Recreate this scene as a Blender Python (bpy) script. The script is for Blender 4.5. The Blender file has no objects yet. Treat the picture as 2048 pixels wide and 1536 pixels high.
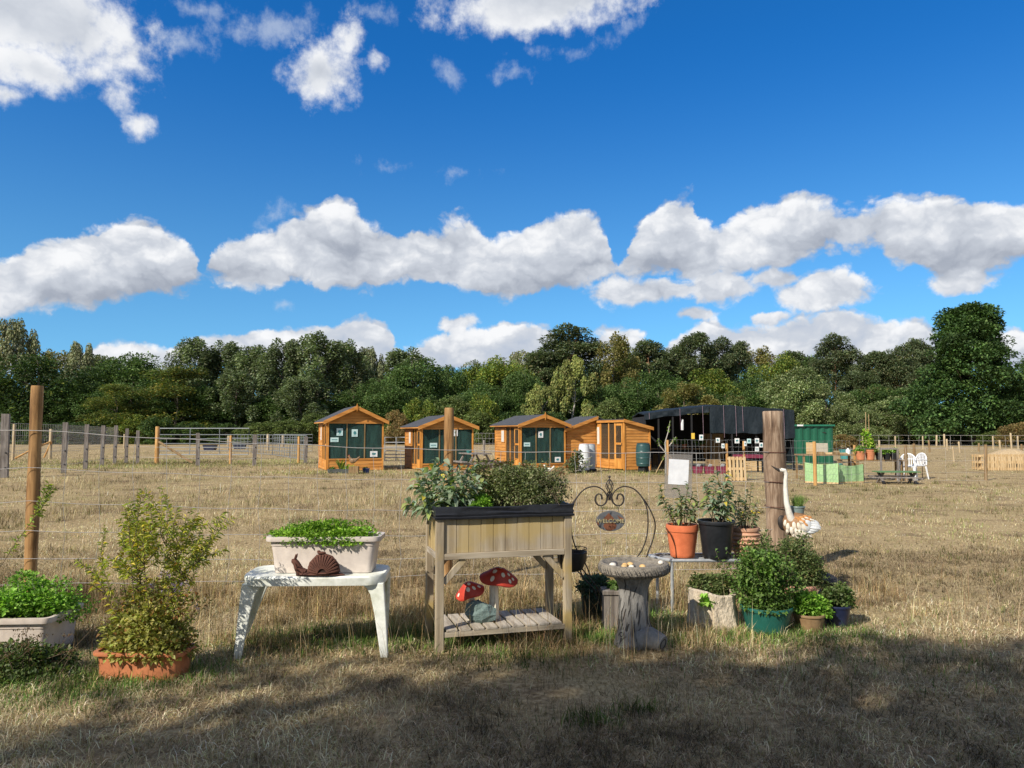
import bpy, bmesh, math, random
import numpy as np
from mathutils import Vector, Matrix, Euler, noise as mnoise
R = math.radians
S = bpy.context.scene
COL = S.collection
random.seed(7)
RNG = np.random.default_rng(11)

# ------------------------------------------------------------------ camera
CAM_H, PITCH, FPX = 1.45, math.atan(97 / 1500.0), 1500.0      # photo: 2048 x 1536
cam_d = bpy.data.cameras.new('camera')
cam_d.sensor_width = 36.0
cam_d.lens = 36.0 * FPX / 2048.0
cam_d.clip_start, cam_d.clip_end = 0.05, 6000.0
cam = bpy.data.objects.new('camera', cam_d)
COL.objects.link(cam)
cam.location = (0, 0, CAM_H)
cam.rotation_euler = (R(90) + PITCH, 0, 0)
S.camera = cam

def ray(px, py):
    u, v = (px - 1024) / FPX, (768 - py) / FPX
    return u, math.cos(PITCH) - v * math.sin(PITCH), math.sin(PITCH) + v * math.cos(PITCH)
def G(px, py, z=0.0):
    'point of a measured sight line at height z'
    x, y, w = ray(px, py)
    t = (z - CAM_H) / w
    return Vector((x * t, y * t, z))
def V(px, py, d):
    'point of a measured sight line at distance d ahead'
    x, y, w = ray(px, py)
    return Vector((x / y * d, d, CAM_H + w / y * d))

# ------------------------------------------------------------------ light
S.view_settings.view_transform = 'Standard'
S.view_settings.look = 'None'
S.view_settings.gamma = 1.0
S.view_settings.use_curve_mapping = False
S.view_settings.exposure = 0.25
SUN_EL, SUN_AZ = 38.0, 180.0 + 43.0          # azimuth clockwise from +Y: behind and to the left
sa, se = R(SUN_AZ), R(SUN_EL)
SUN_DIR = Vector((math.sin(sa) * math.cos(se), math.cos(sa) * math.cos(se), math.sin(se)))
sun_d = bpy.data.lights.new('sun', 'SUN')
sun_d.energy, sun_d.angle, sun_d.color = 5.0, R(0.53), (1.0, 0.92, 0.80)
sun = bpy.data.objects.new('sun', sun_d)
COL.objects.link(sun)
sun.rotation_euler = SUN_DIR.to_track_quat('Z', 'Y').to_euler()
sun.location = SUN_DIR * 60

# ------------------------------------------------------------------ sky with clouds
def azel(px, py):
    x, y, z = ray(px, py)
    return math.atan2(x, y), math.atan2(z, math.hypot(x, y))

W = bpy.data.worlds.new('World')
S.world = W
W.use_nodes = True
wn, wl = W.node_tree.nodes, W.node_tree.links
wn.clear()
def N(kind, **kw):
    n = wn.new(kind)
    for k, v in kw.items():
        setattr(n, k, v)
    return n
def lnk(a, b):
    wl.new(a, b)
def M(op, a, b=None, c=None, clamp=False):
    n = N('ShaderNodeMath', operation=op, use_clamp=clamp)
    for i, x in enumerate((a, b, c)):
        if x is None: continue
        if isinstance(x, (int, float)): n.inputs[i].default_value = x
        else: lnk(x, n.inputs[i])
    return n.outputs[0]
def mixc(f, a, b):
    n = N('ShaderNodeMix', data_type='RGBA')
    for i, x in ((0, f), (6, a), (7, b)):
        if isinstance(x, (int, float)): n.inputs[i].default_value = x
        elif isinstance(x, tuple): n.inputs[i].default_value = (*x, 1)
        else: lnk(x, n.inputs[i])
    return n.outputs[2]
def sstep(x, lo, hi):
    n = N('ShaderNodeMapRange', interpolation_type='SMOOTHSTEP')
    lnk(x, n.inputs[0])
    n.inputs[1].default_value, n.inputs[2].default_value = lo, hi
    return n.outputs[0]

WSTR = 0.105
tc = N('ShaderNodeTexCoord')
sep = N('ShaderNodeSeparateXYZ')
lnk(tc.outputs['Generated'], sep.inputs[0])
X, Y, Z = sep.outputs
AZ = M('ARCTAN2', X, Y)
EL = M('ARCSINE', Z)
cmb = N('ShaderNodeCombineXYZ')
lnk(AZ, cmb.inputs[0]); lnk(EL, cmb.inputs[1])
Q = cmb.outputs[0]
def noise_tex(vec, scale, detail, rough, lac=2.0, kind='FBM', out=0, dist=0.0):
    n = N('ShaderNodeTexNoise', noise_dimensions='2D', noise_type=kind)
    n.inputs['Scale'].default_value = scale
    n.inputs['Detail'].default_value = detail
    n.inputs['Roughness'].default_value = rough
    n.inputs['Lacunarity'].default_value = lac
    n.inputs['Distortion'].default_value = dist
    lnk(vec, n.inputs['Vector'])
    return n.outputs[out]
def vmath(op, a, b):
    n = N('ShaderNodeVectorMath', operation=op)
    for i, x in enumerate((a, b)):
        if isinstance(x, tuple): n.inputs[i].default_value = x
        elif isinstance(x, (int, float)): n.inputs['Scale'].default_value = x
        else: lnk(x, n.inputs[i])
    return n.outputs['Value'] if op == 'LENGTH' else n.outputs[0]
# every cloud outline is warped by fractal noise
w1 = vmath('SUBTRACT', noise_tex(Q, 17.0, 7.0, 0.60, out=1), (0.5, 0.5, 0.5))
QW = vmath('ADD', Q, vmath('MULTIPLY', w1, (0.028, 0.022, 0.0)))
sq = N('ShaderNodeSeparateXYZ')
lnk(QW, sq.inputs[0])
AW, EW = sq.outputs[0], sq.outputs[1]

def curve_of(az, pts):
    'elevation as a function of azimuth through measured points'
    az0, az1 = azel(-120, 500)[0], azel(2168, 500)[0]
    n = N('ShaderNodeFloatCurve')
    c = n.mapping.curves[0]
    n.mapping.use_clip = False
    pp = sorted((( azel(*p)[0] - az0) / (az1 - az0), azel(*p)[1]) for p in pts)
    while len(c.points) < len(pp): c.points.new(0.5, 0.5)
    for q, (a, b) in zip(c.points, pp):
        q.location = (a, b); q.handle_type = 'AUTO_CLAMPED'
    n.mapping.update()
    t = M('DIVIDE', M('SUBTRACT', az, az0), az1 - az0, clamp=True)
    lnk(t, n.inputs['Value'])
    return n.outputs[0]

def bank(top, bot, s_top, s_bot):
    t, b = curve_of(AW, top), curve_of(AW, bot)
    d = M('MINIMUM', M('DIVIDE', M('SUBTRACT', t, EW), s_top), M('DIVIDE', M('SUBTRACT', EW, b), s_bot))
    h = M('DIVIDE', M('SUBTRACT', EW, b), M('MAXIMUM', M('SUBTRACT', t, b), 0.012), clamp=True)
    return M('MINIMUM', d, 1.6), h

main_top = [(-120,535),(0,520),(60,490),(130,468),(175,450),(240,446),(300,452),(345,468),(390,500),(408,535),(425,490),(470,463),(540,452),(590,438),(640,412),(690,412),(735,436),(780,452),(800,462),(830,452),(880,443),(930,435),(975,455),(1020,465),(1080,438),(1130,430),(1180,433),(1215,468),(1240,520),(1262,480),(1300,430),(1345,402),(1385,394),(1400,436),(1440,440),(1490,420),(1540,408),(1600,404),(1660,408),(1720,403),(1770,393),(1830,406),(1900,400),(1980,398),(2060,408),(2168,412)]
main_bot = [(-120,618),(0,616),(100,618),(200,612),(300,594),(380,578),(410,560),(440,568),(530,574),(590,552),(650,564),(740,580),(800,562),(860,572),(940,588),(1050,590),(1120,588),(1180,560),(1240,545),(1300,560),(1360,548),(1450,548),(1540,540),(1620,520),(1700,500),(1760,502),(1790,535),(1850,548),(1930,560),(2000,545),(2060,520),(2168,520)]
low_top = [(-120,700),(170,706),(200,690),(250,686),(320,690),(350,700),(370,672),(400,660),(470,660),(540,656),(600,652),(660,643),(720,643),(775,660),(800,688),(840,680),(880,668),(940,657),(1000,652),(1060,652),(1095,666),(1140,692),(1180,668),(1240,656),(1290,664),(1315,688),(1360,660),(1400,645),(1450,652),(1500,648),(1560,645),(1620,630),(1680,628),(1740,626),(1800,638),(1850,648),(1880,666),(1960,672),(2010,664),(2060,668),(2168,680)]
low_bot = [(-120,760),(400,745),(900,745),(1400,735),(1800,730),(2168,740)]
d1, h1 = bank(main_top, main_bot, 0.020, 0.020)
d2, h2 = bank(low_top, low_bot, 0.016, 0.020)

def blob(px, py, rx, ry, k=1.0, rot=0.0):
    a, e = azel(px, py)
    ra = abs(azel(px + rx, py)[0] - a); re_ = abs(azel(px, py - ry)[1] - e)
    m = N('ShaderNodeMapping', vector_type='TEXTURE')
    m.inputs['Location'].default_value = (a, e, 0)
    m.inputs['Rotation'].default_value = (0, 0, rot)
    m.inputs['Scale'].default_value = (ra, re_, 1)
    lnk(QW, m.inputs['Vector'])
    return M('MULTIPLY', M('SUBTRACT', 1.0, vmath('LENGTH', m.outputs[0], (0, 0, 0))), k)
def vmax(items):
    d = items[0]
    for x in items[1:]: d = M('MAXIMUM', d, x)
    return d
# fair-weather lumps under and between the banks
d3 = vmax([blob(1300,585,160,34,1.5), blob(1440,578,110,36,1.5), blob(1560,560,120,26,1.4), blob(1640,582,130,44,1.6), blob(1910,565,85,34,1.5),
           blob(910,645,58,26,1.5), blob(1385,628,56,18,1.2), blob(1538,636,40,14,1.2)])
# the high soft clouds along the upper edge
d4 = vmax([blob(80,30,270,130,2.4,-0.1), blob(70,135,170,70,1.8), blob(15,195,55,34,1.4), blob(190,150,60,40,1.3), blob(235,190,60,45,1.1,-0.8), blob(275,245,45,36,1.1,0.6),
           blob(640,145,85,88,1.9,0.5), blob(695,70,42,45,1.2), blob(755,112,36,34,1.0),
           blob(1075,8,250,72,2.4,0.06), blob(1180,-30,200,70,1.5)])
d5 = vmax([blob(370,80,110,34,1.0), blob(540,60,130,40,1.0,0.15), blob(400,20,90,22,0.8), blob(885,140,40,24,0.9,-0.6), blob(1022,148,52,22,0.95), blob(745,25,50,20,0.7), blob(1120,105,60,16,0.7),
           blob(1250,60,70,24,0.6,0.5), blob(575,612,22,12,0.9), blob(545,430,40,22,0.6,0.5), blob(915,345,50,10,0.45), blob(780,335,40,10,0.3)])

n_a = noise_tex(Q, 30.0, 9.0, 0.64)
nz = M('SUBTRACT', n_a, 0.5)
# billows: rounded puffs; the same field shapes the cauliflower outline and, compared with a copy
# shifted toward the sun, the light on the lumps
def puffs(vec):
    v = N('ShaderNodeTexVoronoi', voronoi_dimensions='2D', feature='F1')
    v.inputs['Scale'].default_value = 13.0
    v.inputs['Detail'].default_value = 3.0
    v.inputs['Roughness'].default_value = 0.50
    v.inputs['Lacunarity'].default_value = 2.35
    lnk(vec, v.inputs['Vector'])
    return v.outputs['Distance']
QB = vmath('ADD', vmath('MULTIPLY', Q, (0.85, 1.25, 1.0)), vmath('MULTIPLY', w1, (0.035, 0.035, 0.0)))
b0 = puffs(QB)
b1 = puffs(vmath('ADD', QB, (-0.008, 0.020, 0.0)))
relief = M('SUBTRACT', b1, b0)
lump = M('SUBTRACT', 0.66, b0)
def dens(d, kn, kp):
    return M('ADD', d, M('ADD', M('MULTIPLY', nz, kn), M('MULTIPLY', lump, kp)))
a1 = sstep(dens(d1, 0.80, 1.25), -0.40, 0.20)
a2 = sstep(dens(d2, 0.75, 1.2), -0.34, 0.20)
a3 = sstep(dens(d3, 1.0, 1.1), -0.05, 0.60)
a4 = sstep(dens(d4, 2.4, 0.6), -0.15, 1.35)
a5 = M('MULTIPLY', sstep(M('ADD', d5, M('MULTIPLY', nz, 3.0)), -0.1, 1.4), 0.55)
soft = noise_tex(vmath('MULTIPLY', Q, (1.0, 2.2, 1.0)), 8.0, 3.0, 0.5)
sf = M('SUBTRACT', soft, 0.5)
H = M('MAXIMUM', M('MULTIPLY', h1, sstep(d1, -0.2, 0.1)), M('MULTIPLY', h2, sstep(d2, -0.2, 0.1)))
bump_ = M('ADD', M('MULTIPLY', relief, 0.62), M('MULTIPLY', M('SUBTRACT', lump, 0.22), 0.45))
lit = M('ADD', M('ADD', M('MULTIPLY', H, 0.78), M('MULTIPLY', sf, 1.5)), M('ADD', bump_, 0.14))
lit3 = M('ADD', M('ADD', bump_, 0.60), M('MULTIPLY', sf, 0.6))
lit4 = M('ADD', M('ADD', M('MULTIPLY', bump_, 0.35), M('SUBTRACT', 0.88, M('MULTIPLY', sstep(d4, 0.6, 2.0), 0.42))), M('MULTIPLY', sf, 0.5))
k = 1.0 / WSTR
def cloud_col(l, dark=(0.36, 0.40, 0.48), mid=(0.64, 0.68, 0.75), white=(0.95, 0.96, 0.98)):
    f1 = sstep(l, -0.55, 0.60); f2 = sstep(l, 0.30, 1.10)
    sc = 0.84 * k
    return mixc(f2, mixc(f1, tuple(c * sc for c in dark), tuple(c * sc for c in mid)), tuple(c * sc for c in white))

sky = N('ShaderNodeTexSky', sky_type='NISHITA')
sky.sun_disc = False
sky.sun_elevation = se
sky.sun_rotation = sa
sky.altitude = 60
sky.air_density, sky.dust_density, sky.ozone_density = 1.0, 0.35, 1.6
sv = vmath('NORMALIZE', vmath('ADD', vmath('MULTIPLY', tc.outputs['Generated'], (1.0, 1.0, 0.90)), (0.0, 0.0, 0.085)), (0, 0, 0))
lnk(sv, sky.inputs['Vector'])
tint = N('ShaderNodeMix', data_type='RGBA', blend_type='MULTIPLY')
tint.inputs[0].default_value = 1.0
lnk(sky.outputs[0], tint.inputs[6])
lnk(mixc(sstep(EL, 0.10, 0.50), (0.80, 1.14, 1.30), (0.50, 0.86, 1.30)), tint.inputs[7])
hs = N('ShaderNodeHueSaturation')
hs.inputs['Saturation'].default_value = 1.12
hs.inputs['Value'].default_value = 1.0
lnk(tint.outputs[2], hs.inputs['Color'])
# unseen cloud added overhead and behind the viewer to take blue from the shade
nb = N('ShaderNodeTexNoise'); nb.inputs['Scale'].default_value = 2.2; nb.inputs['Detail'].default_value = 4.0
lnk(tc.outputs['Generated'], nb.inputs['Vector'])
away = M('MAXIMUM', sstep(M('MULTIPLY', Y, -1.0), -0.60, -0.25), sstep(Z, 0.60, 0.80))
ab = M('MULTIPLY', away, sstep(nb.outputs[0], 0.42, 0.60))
c = mixc(a5, hs.outputs[0], tuple(v * k * 0.8 for v in (0.66, 0.74, 0.86)))
c = mixc(a2, c, cloud_col(M('ADD', lit, 0.05), dark=(0.44, 0.52, 0.66)))
c = mixc(a3, c, cloud_col(lit3))
c = mixc(a1, c, cloud_col(lit))
c = mixc(a4, c, cloud_col(lit4))
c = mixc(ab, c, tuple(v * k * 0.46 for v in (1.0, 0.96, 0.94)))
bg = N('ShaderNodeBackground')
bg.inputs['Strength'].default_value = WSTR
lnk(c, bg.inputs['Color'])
W.cycles.sampling_method = 'MANUAL'
W.cycles.sample_map_resolution = 512
wo = N('ShaderNodeOutputWorld')
lnk(bg.outputs[0], wo.inputs['Surface'])

# ------------------------------------------------------------------ helpers
class MB:
    'collects shapes and links them as ONE mesh object'
    def __init__(s):
        s.v, s.f, s.mi, s.cur = [], [], [], 0
    def use(s, i):
        s.cur = i; return s
    def add(s, vs, fs):
        b = len(s.v); s.mi += [s.cur] * len(fs)
        s.v += [tuple(x) for x in vs]
        s.f += [tuple(b + i for i in f) for f in fs]
        return s
    def box(s, c, size, rot=None, taper=1.0):
        hx, hy, hz = size[0] / 2, size[1] / 2, size[2] / 2
        vs = [Vector((sx * hx * (taper if sz > 0 else 1), sy * hy * (taper if sz > 0 else 1), sz * hz)) for sz in (-1, 1) for sx, sy in ((-1, -1), (1, -1), (1, 1), (-1, 1))]
        if rot is not None:
            m = rot if isinstance(rot, Matrix) else Euler(rot).to_matrix()
            vs = [m @ v for v in vs]
        c = Vector(c)
        return s.add([v + c for v in vs], [(3, 2, 1, 0), (4, 5, 6, 7), (0, 1, 5, 4), (1, 2, 6, 5), (2, 3, 7, 6), (3, 0, 4, 7)])
    def span(s, a, b):
        'box between two corners'
        a, b = Vector(a), Vector(b)
        return s.box((a + b) / 2, [abs(b[i] - a[i]) for i in range(3)])
    def beam(s, p0, p1, w, h, up=(0, 0, 1)):
        p0, p1 = Vector(p0), Vector(p1)
        d = p1 - p0
        z = d.normalized()
        x = z.cross(Vector(up))
        if x.length < 1e-4: x = z.cross(Vector((1, 0, 0)))
        x.normalize(); y = z.cross(x)
        m = Matrix((x, y, z)).transposed()
        return s.box((p0 + p1) / 2, (w, h, d.length), m)
    def tube(s, pts, rad, n=8, cap=True, closed=False):
        pts = [Vector(p) for p in pts]
        if not hasattr(rad, '__len__'): rad = [rad] * len(pts)
        vs, fs, k = [], [], len(pts)
        ref = None
        for i, p in enumerate(pts):
            if closed: t = pts[(i + 1) % k] - pts[i - 1]
            else: t = pts[min(i + 1, k - 1)] - pts[max(i - 1, 0)]
            t = t.normalized() if t.length > 1e-9 else Vector((0, 0, 1))
            if ref is None:
                ref = Vector((0, 0, 1)) if abs(t.z) < 0.9 else Vector((1, 0, 0))
            x = (ref - t * ref.dot(t))
            x = x.normalized() if x.length > 1e-6 else t.orthogonal().normalized()
            y = t.cross(x); ref = x
            for j in range(n):
                a = 2 * math.pi * j / n
                vs.append(p + (x * math.cos(a) + y * math.sin(a)) * rad[i])
        for i in range(k if closed else k - 1):
            for j in range(n):
                a, b = i * n + j, i * n + (j + 1) % n
                c_ = ((i + 1) % k) * n
                fs.append((a, b, c_ + (j + 1) % n, c_ + j))
        if cap and not closed:
            fs.append(tuple(reversed(range(n)))); fs.append(tuple((k - 1) * n + j for j in range(n)))
        return s.add(vs, fs)
    def lathe(s, prof, c=(0, 0, 0), n=28, wob=None, sq=None):
        'prof: (radius, z); wob(angle, r, z) -> radius'
        vs, fs = [], []
        c = Vector(c)
        for r, z in prof:
            for j in range(n):
                a = 2 * math.pi * j / n
                rr = wob(a, r, z) if wob else r
                vs.append(c + Vector((rr * math.cos(a), rr * math.sin(a), z)))
        k = len(prof)
        for i in range(k - 1):
            for j in range(n):
                fs.append((i * n + j, i * n + (j + 1) % n, (i + 1) * n + (j + 1) % n, (i + 1) * n + j))
        fs.append(tuple(reversed(range(n)))); fs.append(tuple((k - 1) * n + j for j in range(n)))
        return s.add(vs, fs)
    def rings(s, loops, cap=True):
        'loops: list of equally long closed loops'
        n = len(loops[0]); vs = [p for l in loops for p in l]; fs = []
        for i in range(len(loops) - 1):
            for j in range(n):
                fs.append((i * n + j, i * n + (j + 1) % n, (i + 1) * n + (j + 1) % n, (i + 1) * n + j))
        if cap:
            fs.append(tuple(reversed(range(n)))); fs.append(tuple((len(loops) - 1) * n + j for j in range(n)))
        return s.add(vs, fs)
    def ball(s, c, r, n=10, m=7, rot=None):
        if not hasattr(r, '__len__'): r = (r, r, r)
        c = Vector(c); vs = []; fs = []
        rm = (Euler(rot).to_matrix() if rot is not None and not isinstance(rot, Matrix) else rot)
        for i in range(m + 1):
            th = math.pi * i / m
            th = min(max(th, 0.06), math.pi - 0.06)
            for j in range(n):
                a = 2 * math.pi * j / n
                p = Vector((r[0] * math.sin(th) * math.cos(a), r[1] * math.sin(th) * math.sin(a), -r[2] * math.cos(th)))
                vs.append(c + (rm @ p if rm is not None else p))
        for i in range(m):
            for j in range(n):
                fs.append((i * n + j, i * n + (j + 1) % n, (i + 1) * n + (j + 1) % n, (i + 1) * n + j))
        fs.append(tuple(reversed(range(n)))); fs.append(tuple(m * n + j for j in range(n)))
        return s.add(vs, fs)
    def prism(s, poly, depth, m=None):
        'poly in x,z ; extruded along y from 0 to depth'
        n = len(poly)
        vs = [Vector((p[0], 0, p[1])) for p in poly] + [Vector((p[0], depth, p[1])) for p in poly]
        if m is not None: vs = [m @ v for v in vs]
        fs = [tuple(range(n)), tuple(reversed(range(n, 2 * n)))]
        for i in range(n):
            j = (i + 1) % n
            fs.append((i, i + n, j + n, j))
        return s.add(vs, fs)
    def quad(s, a, b, c, d):
        return s.add((a, b, c, d), [(0, 1, 2, 3)])
    def build(s, name, mat, parent=None, smooth=False, bevel=0.0, weld=False):
        me = bpy.data.meshes.new(name)
        me.from_pydata([tuple(v) for v in s.v], [], s.f)
        bm = bmesh.new(); bm.from_mesh(me)
        bmesh.ops.recalc_face_normals(bm, faces=bm.faces)
        bm.to_mesh(me); bm.free()
        if smooth:
            me.polygons.foreach_set('use_smooth', [True] * len(me.polygons))
        for mm in (mat if isinstance(mat, (list, tuple)) else [mat]): me.materials.append(mm)
        if any(s.mi): me.polygons.foreach_set('material_index', s.mi)
        o = bpy.data.objects.new(name, me)
        COL.objects.link(o)
        if parent is not None: o.parent = parent
        if bevel > 0:
            b = o.modifiers.new('bevel', 'BEVEL'); b.width = bevel; b.segments = 2; b.limit_method = 'ANGLE'; b.angle_limit = R(40)
            b.harden_normals = False
        if smooth and len(me.polygons) > 0:
            me.set_sharp_from_angle(angle=R(42))
        return o

def smooth_path(pts, k=5):
    'curve through the given points'
    P = [Vector(p) for p in pts]; out = []
    for i in range(len(P) - 1):
        a, b, c, d = P[max(i - 1, 0)], P[i], P[i + 1], P[min(i + 2, len(P) - 1)]
        for j in range(k):
            t = j / k
            out.append(.5 * ((2 * b) + (c - a) * t + (2 * a - 5 * b + 4 * c - d) * t * t + (3 * b - a - 3 * c + d) * t ** 3))
    return out + [P[-1]]
def tag(o, label=None, cat=None, group=None, kind=None):
    if label: o['label'] = label
    if cat: o['category'] = cat
    if group: o['group'] = group
    if kind: o['kind'] = kind
    return o
def thing(name, label, cat, loc=(0, 0, 0), rz=0.0, group=None):
    o = bpy.data.objects.new(name, None)
    o.empty_display_size = 0.1
    COL.objects.link(o)
    o.location = loc
    o.rotation_euler = (0, 0, rz)
    return tag(o, label, cat, group)
def dup(root, loc=None, rz=None, label=None, group=None, scale=None):
    r = root.copy(); COL.objects.link(r)
    if loc is not None: r.location = loc
    if rz is not None: r.rotation_euler = (0, 0, rz)
    if scale is not None: r.scale = scale if hasattr(scale, '__len__') else (scale,) * 3
    if label: r['label'] = label
    if group: r['group'] = group
    def kids(src, dst):
        for ch in list(src.children):
            c = ch.copy(); COL.objects.link(c); c.parent = dst
            kids(ch, c)
    kids(root, r)
    return r

# ------------------------------------------------------------------ materials
def new_mat(name):
    m = bpy.data.materials.new(name); m.use_nodes = True
    nt = m.node_tree
    return m, nt, nt.nodes['Principled BSDF']
def s2l(c):
    return tuple(((x / 255) / 12.92 if x / 255 <= 0.04045 else ((x / 255 + 0.055) / 1.055) ** 2.4) for x in c)
def ramp(nt, fac, stops):
    r = nt.nodes.new('ShaderNodeValToRGB')
    e = r.color_ramp.elements
    while len(e) < len(stops): e.new(0.5)
    for q, (p, c) in zip(e, stops):
        q.position = p; q.color = (*c, 1)
    nt.links.new(fac, r.inputs[0])
    return r.outputs[0]
def coords(nt, scale=(1, 1, 1), space='Object', rot=(0, 0, 0)):
    t = nt.nodes.new('ShaderNodeTexCoord'); m = nt.nodes.new('ShaderNodeMapping')
    m.inputs['Scale'].default_value = scale; m.inputs['Rotation'].default_value = rot
    nt.links.new(t.outputs[space], m.inputs['Vector'])
    return m.outputs[0]
def ntex(nt, vec, scale, detail=4, rough=0.55, dist=0.0, dim='3D'):
    n = nt.nodes.new('ShaderNodeTexNoise'); n.noise_dimensions = dim
    for k_, v_ in (('Scale', scale), ('Detail', detail), ('Roughness', rough), ('Distortion', dist)): n.inputs[k_].default_value = v_
    nt.links.new(vec, n.inputs['Vector'])
    return n.outputs[0]
def bump(nt, h, strength, dist=0.01):
    b = nt.nodes.new('ShaderNodeBump'); b.inputs['Strength'].default_value = strength; b.inputs['Distance'].default_value = dist
    nt.links.new(h, b.inputs['Height'])
    return b.outputs[0]
def mixn(nt, f, a, b, mode='MIX'):
    n = nt.nodes.new('ShaderNodeMix'); n.data_type = 'RGBA'; n.blend_type = mode
    for i, x in ((0, f), (6, a), (7, b)):
        if isinstance(x, (int, float)): n.inputs[i].default_value = x
        elif isinstance(x, tuple): n.inputs[i].default_value = (*x, 1)
        else: nt.links.new(x, n.inputs[i])
    return n.outputs[2]
def mottled(name, c1, c2, scale=8.0, rough=0.6, bump_s=0.15, c3=None, stretch=(1, 1, 1), metal=0.0, spec=0.5, detail=5, bdist=0.004):
    'surface of two or three colours in an uneven patchwork'
    m, nt, p = new_mat(name)
    v = coords(nt, stretch)
    n1 = ntex(nt, v, scale, detail, 0.6)
    st = [(0.32, c1), (0.68, c2)] if c3 is None else [(0.30, c1), (0.52, c2), (0.72, c3)]
    col = ramp(nt, n1, st)
    n2 = ntex(nt, v, scale * 6.0, 3, 0.6)
    col = mixn(nt, 0.35, col, ramp(nt, n2, [(0.3, tuple(x * 0.7 for x in c1)), (0.7, tuple(min(1, x * 1.2) for x in c2))]))
    nt.links.new(col, p.inputs['Base Color'])
    p.inputs['Roughness'].default_value = rough
    p.inputs['Metallic'].default_value = metal
    p.inputs['Specular IOR Level'].default_value = spec
    if bump_s: nt.links.new(bump(nt, n2, bump_s, bdist), p.inputs['Normal'])
    return m
def wood(name, c_dark, c_mid, c_light, axis='Z', scale=9.0, rough=0.75, stain=None, stretch=14.0, planks=None, knots=True):
    'grain running along one axis, optional board seams (pitch, axis index) and a stain that follows a patch of its own'
    m, nt, p = new_mat(name)
    sc = [1.0, 1.0, 1.0]; sc['XYZ'.index(axis)] = 1.0 / stretch
    v = coords(nt, tuple(sc))
    n1 = ntex(nt, v, scale * 3.2, 5, 0.62, 0.5)
    col = ramp(nt, n1, [(0.36, c_dark), (0.5, c_mid), (0.63, c_light)])
    n0 = ntex(nt, coords(nt), 2.3, 3, 0.5)
    col = mixn(nt, 0.30, col, ramp(nt, n0, [(0.35, c_dark), (0.65, c_light)]))
    if stain:
        ns = ntex(nt, coords(nt, (1, 1, 1)), stain[1], 3, 0.5)
        f = ramp(nt, ns, [(stain[2], (0, 0, 0)), (stain[2] + 0.16, (1, 1, 1))])
        col = mixn(nt, f, col, mixn(nt, 0.8, col, stain[0]))
    h = n1
    if planks:
        sepx = nt.nodes.new('ShaderNodeSeparateXYZ'); nt.links.new(coords(nt), sepx.inputs[0])
        mm = nt.nodes.new('ShaderNodeMath'); mm.operation = 'MULTIPLY'; mm.inputs[1].default_value = 1.0 / planks[0]
        nt.links.new(sepx.outputs['XYZ'.index(planks[1])], mm.inputs[0])
        fr = nt.nodes.new('ShaderNodeMath'); fr.operation = 'FRACT'; nt.links.new(mm.outputs[0], fr.inputs[0])
        fl = nt.nodes.new('ShaderNodeMath'); fl.operation = 'FLOOR'; nt.links.new(mm.outputs[0], fl.inputs[0])
        wn_ = nt.nodes.new('ShaderNodeTexWhiteNoise'); wn_.noise_dimensions = '1D'; nt.links.new(fl.outputs[0], wn_.inputs['W'])
        col = mixn(nt, 0.22, col, ramp(nt, wn_.outputs[0], [(0.0, c_dark), (1.0, c_light)]))
    nt.links.new(col, p.inputs['Base Color'])
    p.inputs['Roughness'].default_value = rough
    p.inputs['Specular IOR Level'].default_value = 0.25
    nt.links.new(bump(nt, h, 0.35, 0.004), p.inputs['Normal'])
    return m
def leaf_mat(name, rough=0.55, trans=0.35, spec=0.35):
    'leaf colour comes from the leaf itself (one colour per leaf)'
    m, nt, p = new_mat(name)
    a = nt.nodes.new('ShaderNodeAttribute'); a.attribute_name = 'col'
    nt.links.new(a.outputs['Color'], p.inputs['Base Color'])
    p.inputs['Roughness'].default_value = rough
    p.inputs['Specular IOR Level'].default_value = spec
    if trans > 0:
        t = nt.nodes.new('ShaderNodeBsdfTranslucent')
        nt.links.new(mixn(nt, 1.0, a.outputs['Color'], (1.0, 1.15, 0.55), 'MULTIPLY'), t.inputs['Color'])
        mx = nt.nodes.new('ShaderNodeMixShader'); mx.inputs[0].default_value = trans
        nt.links.new(p.outputs[0], mx.inputs[1]); nt.links.new(t.outputs[0], mx.inputs[2])
        nt.links.new(mx.outputs[0], nt.nodes['Material Output'].inputs['Surface'])
    return m
LEAF = leaf_mat('leaf')
LEAF_TREE = leaf_mat('tree_leaf', 0.6, 0.25, 0.25)
STRAW = leaf_mat('straw', 0.8, 0.20, 0.1)

def mesh_np(name, verts, faces, nper, mat, parent=None, col=None, smooth=False):
    'mesh from numpy arrays; faces (m, nper); col per vertex'
    me = bpy.data.meshes.new(name)
    nv, nf = len(verts), len(faces)
    me.vertices.add(nv); me.loops.add(nf * nper); me.polygons.add(nf)
    me.vertices.foreach_set('co', np.ascontiguousarray(verts, dtype=np.float32).ravel())
    me.loops.foreach_set('vertex_index', np.ascontiguousarray(faces, dtype=np.int32).ravel())
    me.polygons.foreach_set('loop_start', np.arange(0, nf * nper, nper, dtype=np.int32))
    me.update(calc_edges=True)
    if col is not None:
        at = me.color_attributes.new('col', 'FLOAT_COLOR', 'POINT')
        c4 = np.ones((nv, 4), dtype=np.float32); c4[:, :3] = col
        at.data.foreach_set('color', c4.ravel())
    if smooth: me.polygons.foreach_set('use_smooth', np.ones(nf, dtype=bool))
    me.materials.append(mat)
    o = bpy.data.objects.new(name, me); COL.objects.link(o)
    if parent is not None: o.parent = parent
    return o
def unit(a):
    return a / np.maximum(np.linalg.norm(a, axis=1, keepdims=True), 1e-9)
def rnd_dirs(n, rng):
    return unit(rng.normal(size=(n, 3)))
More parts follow.
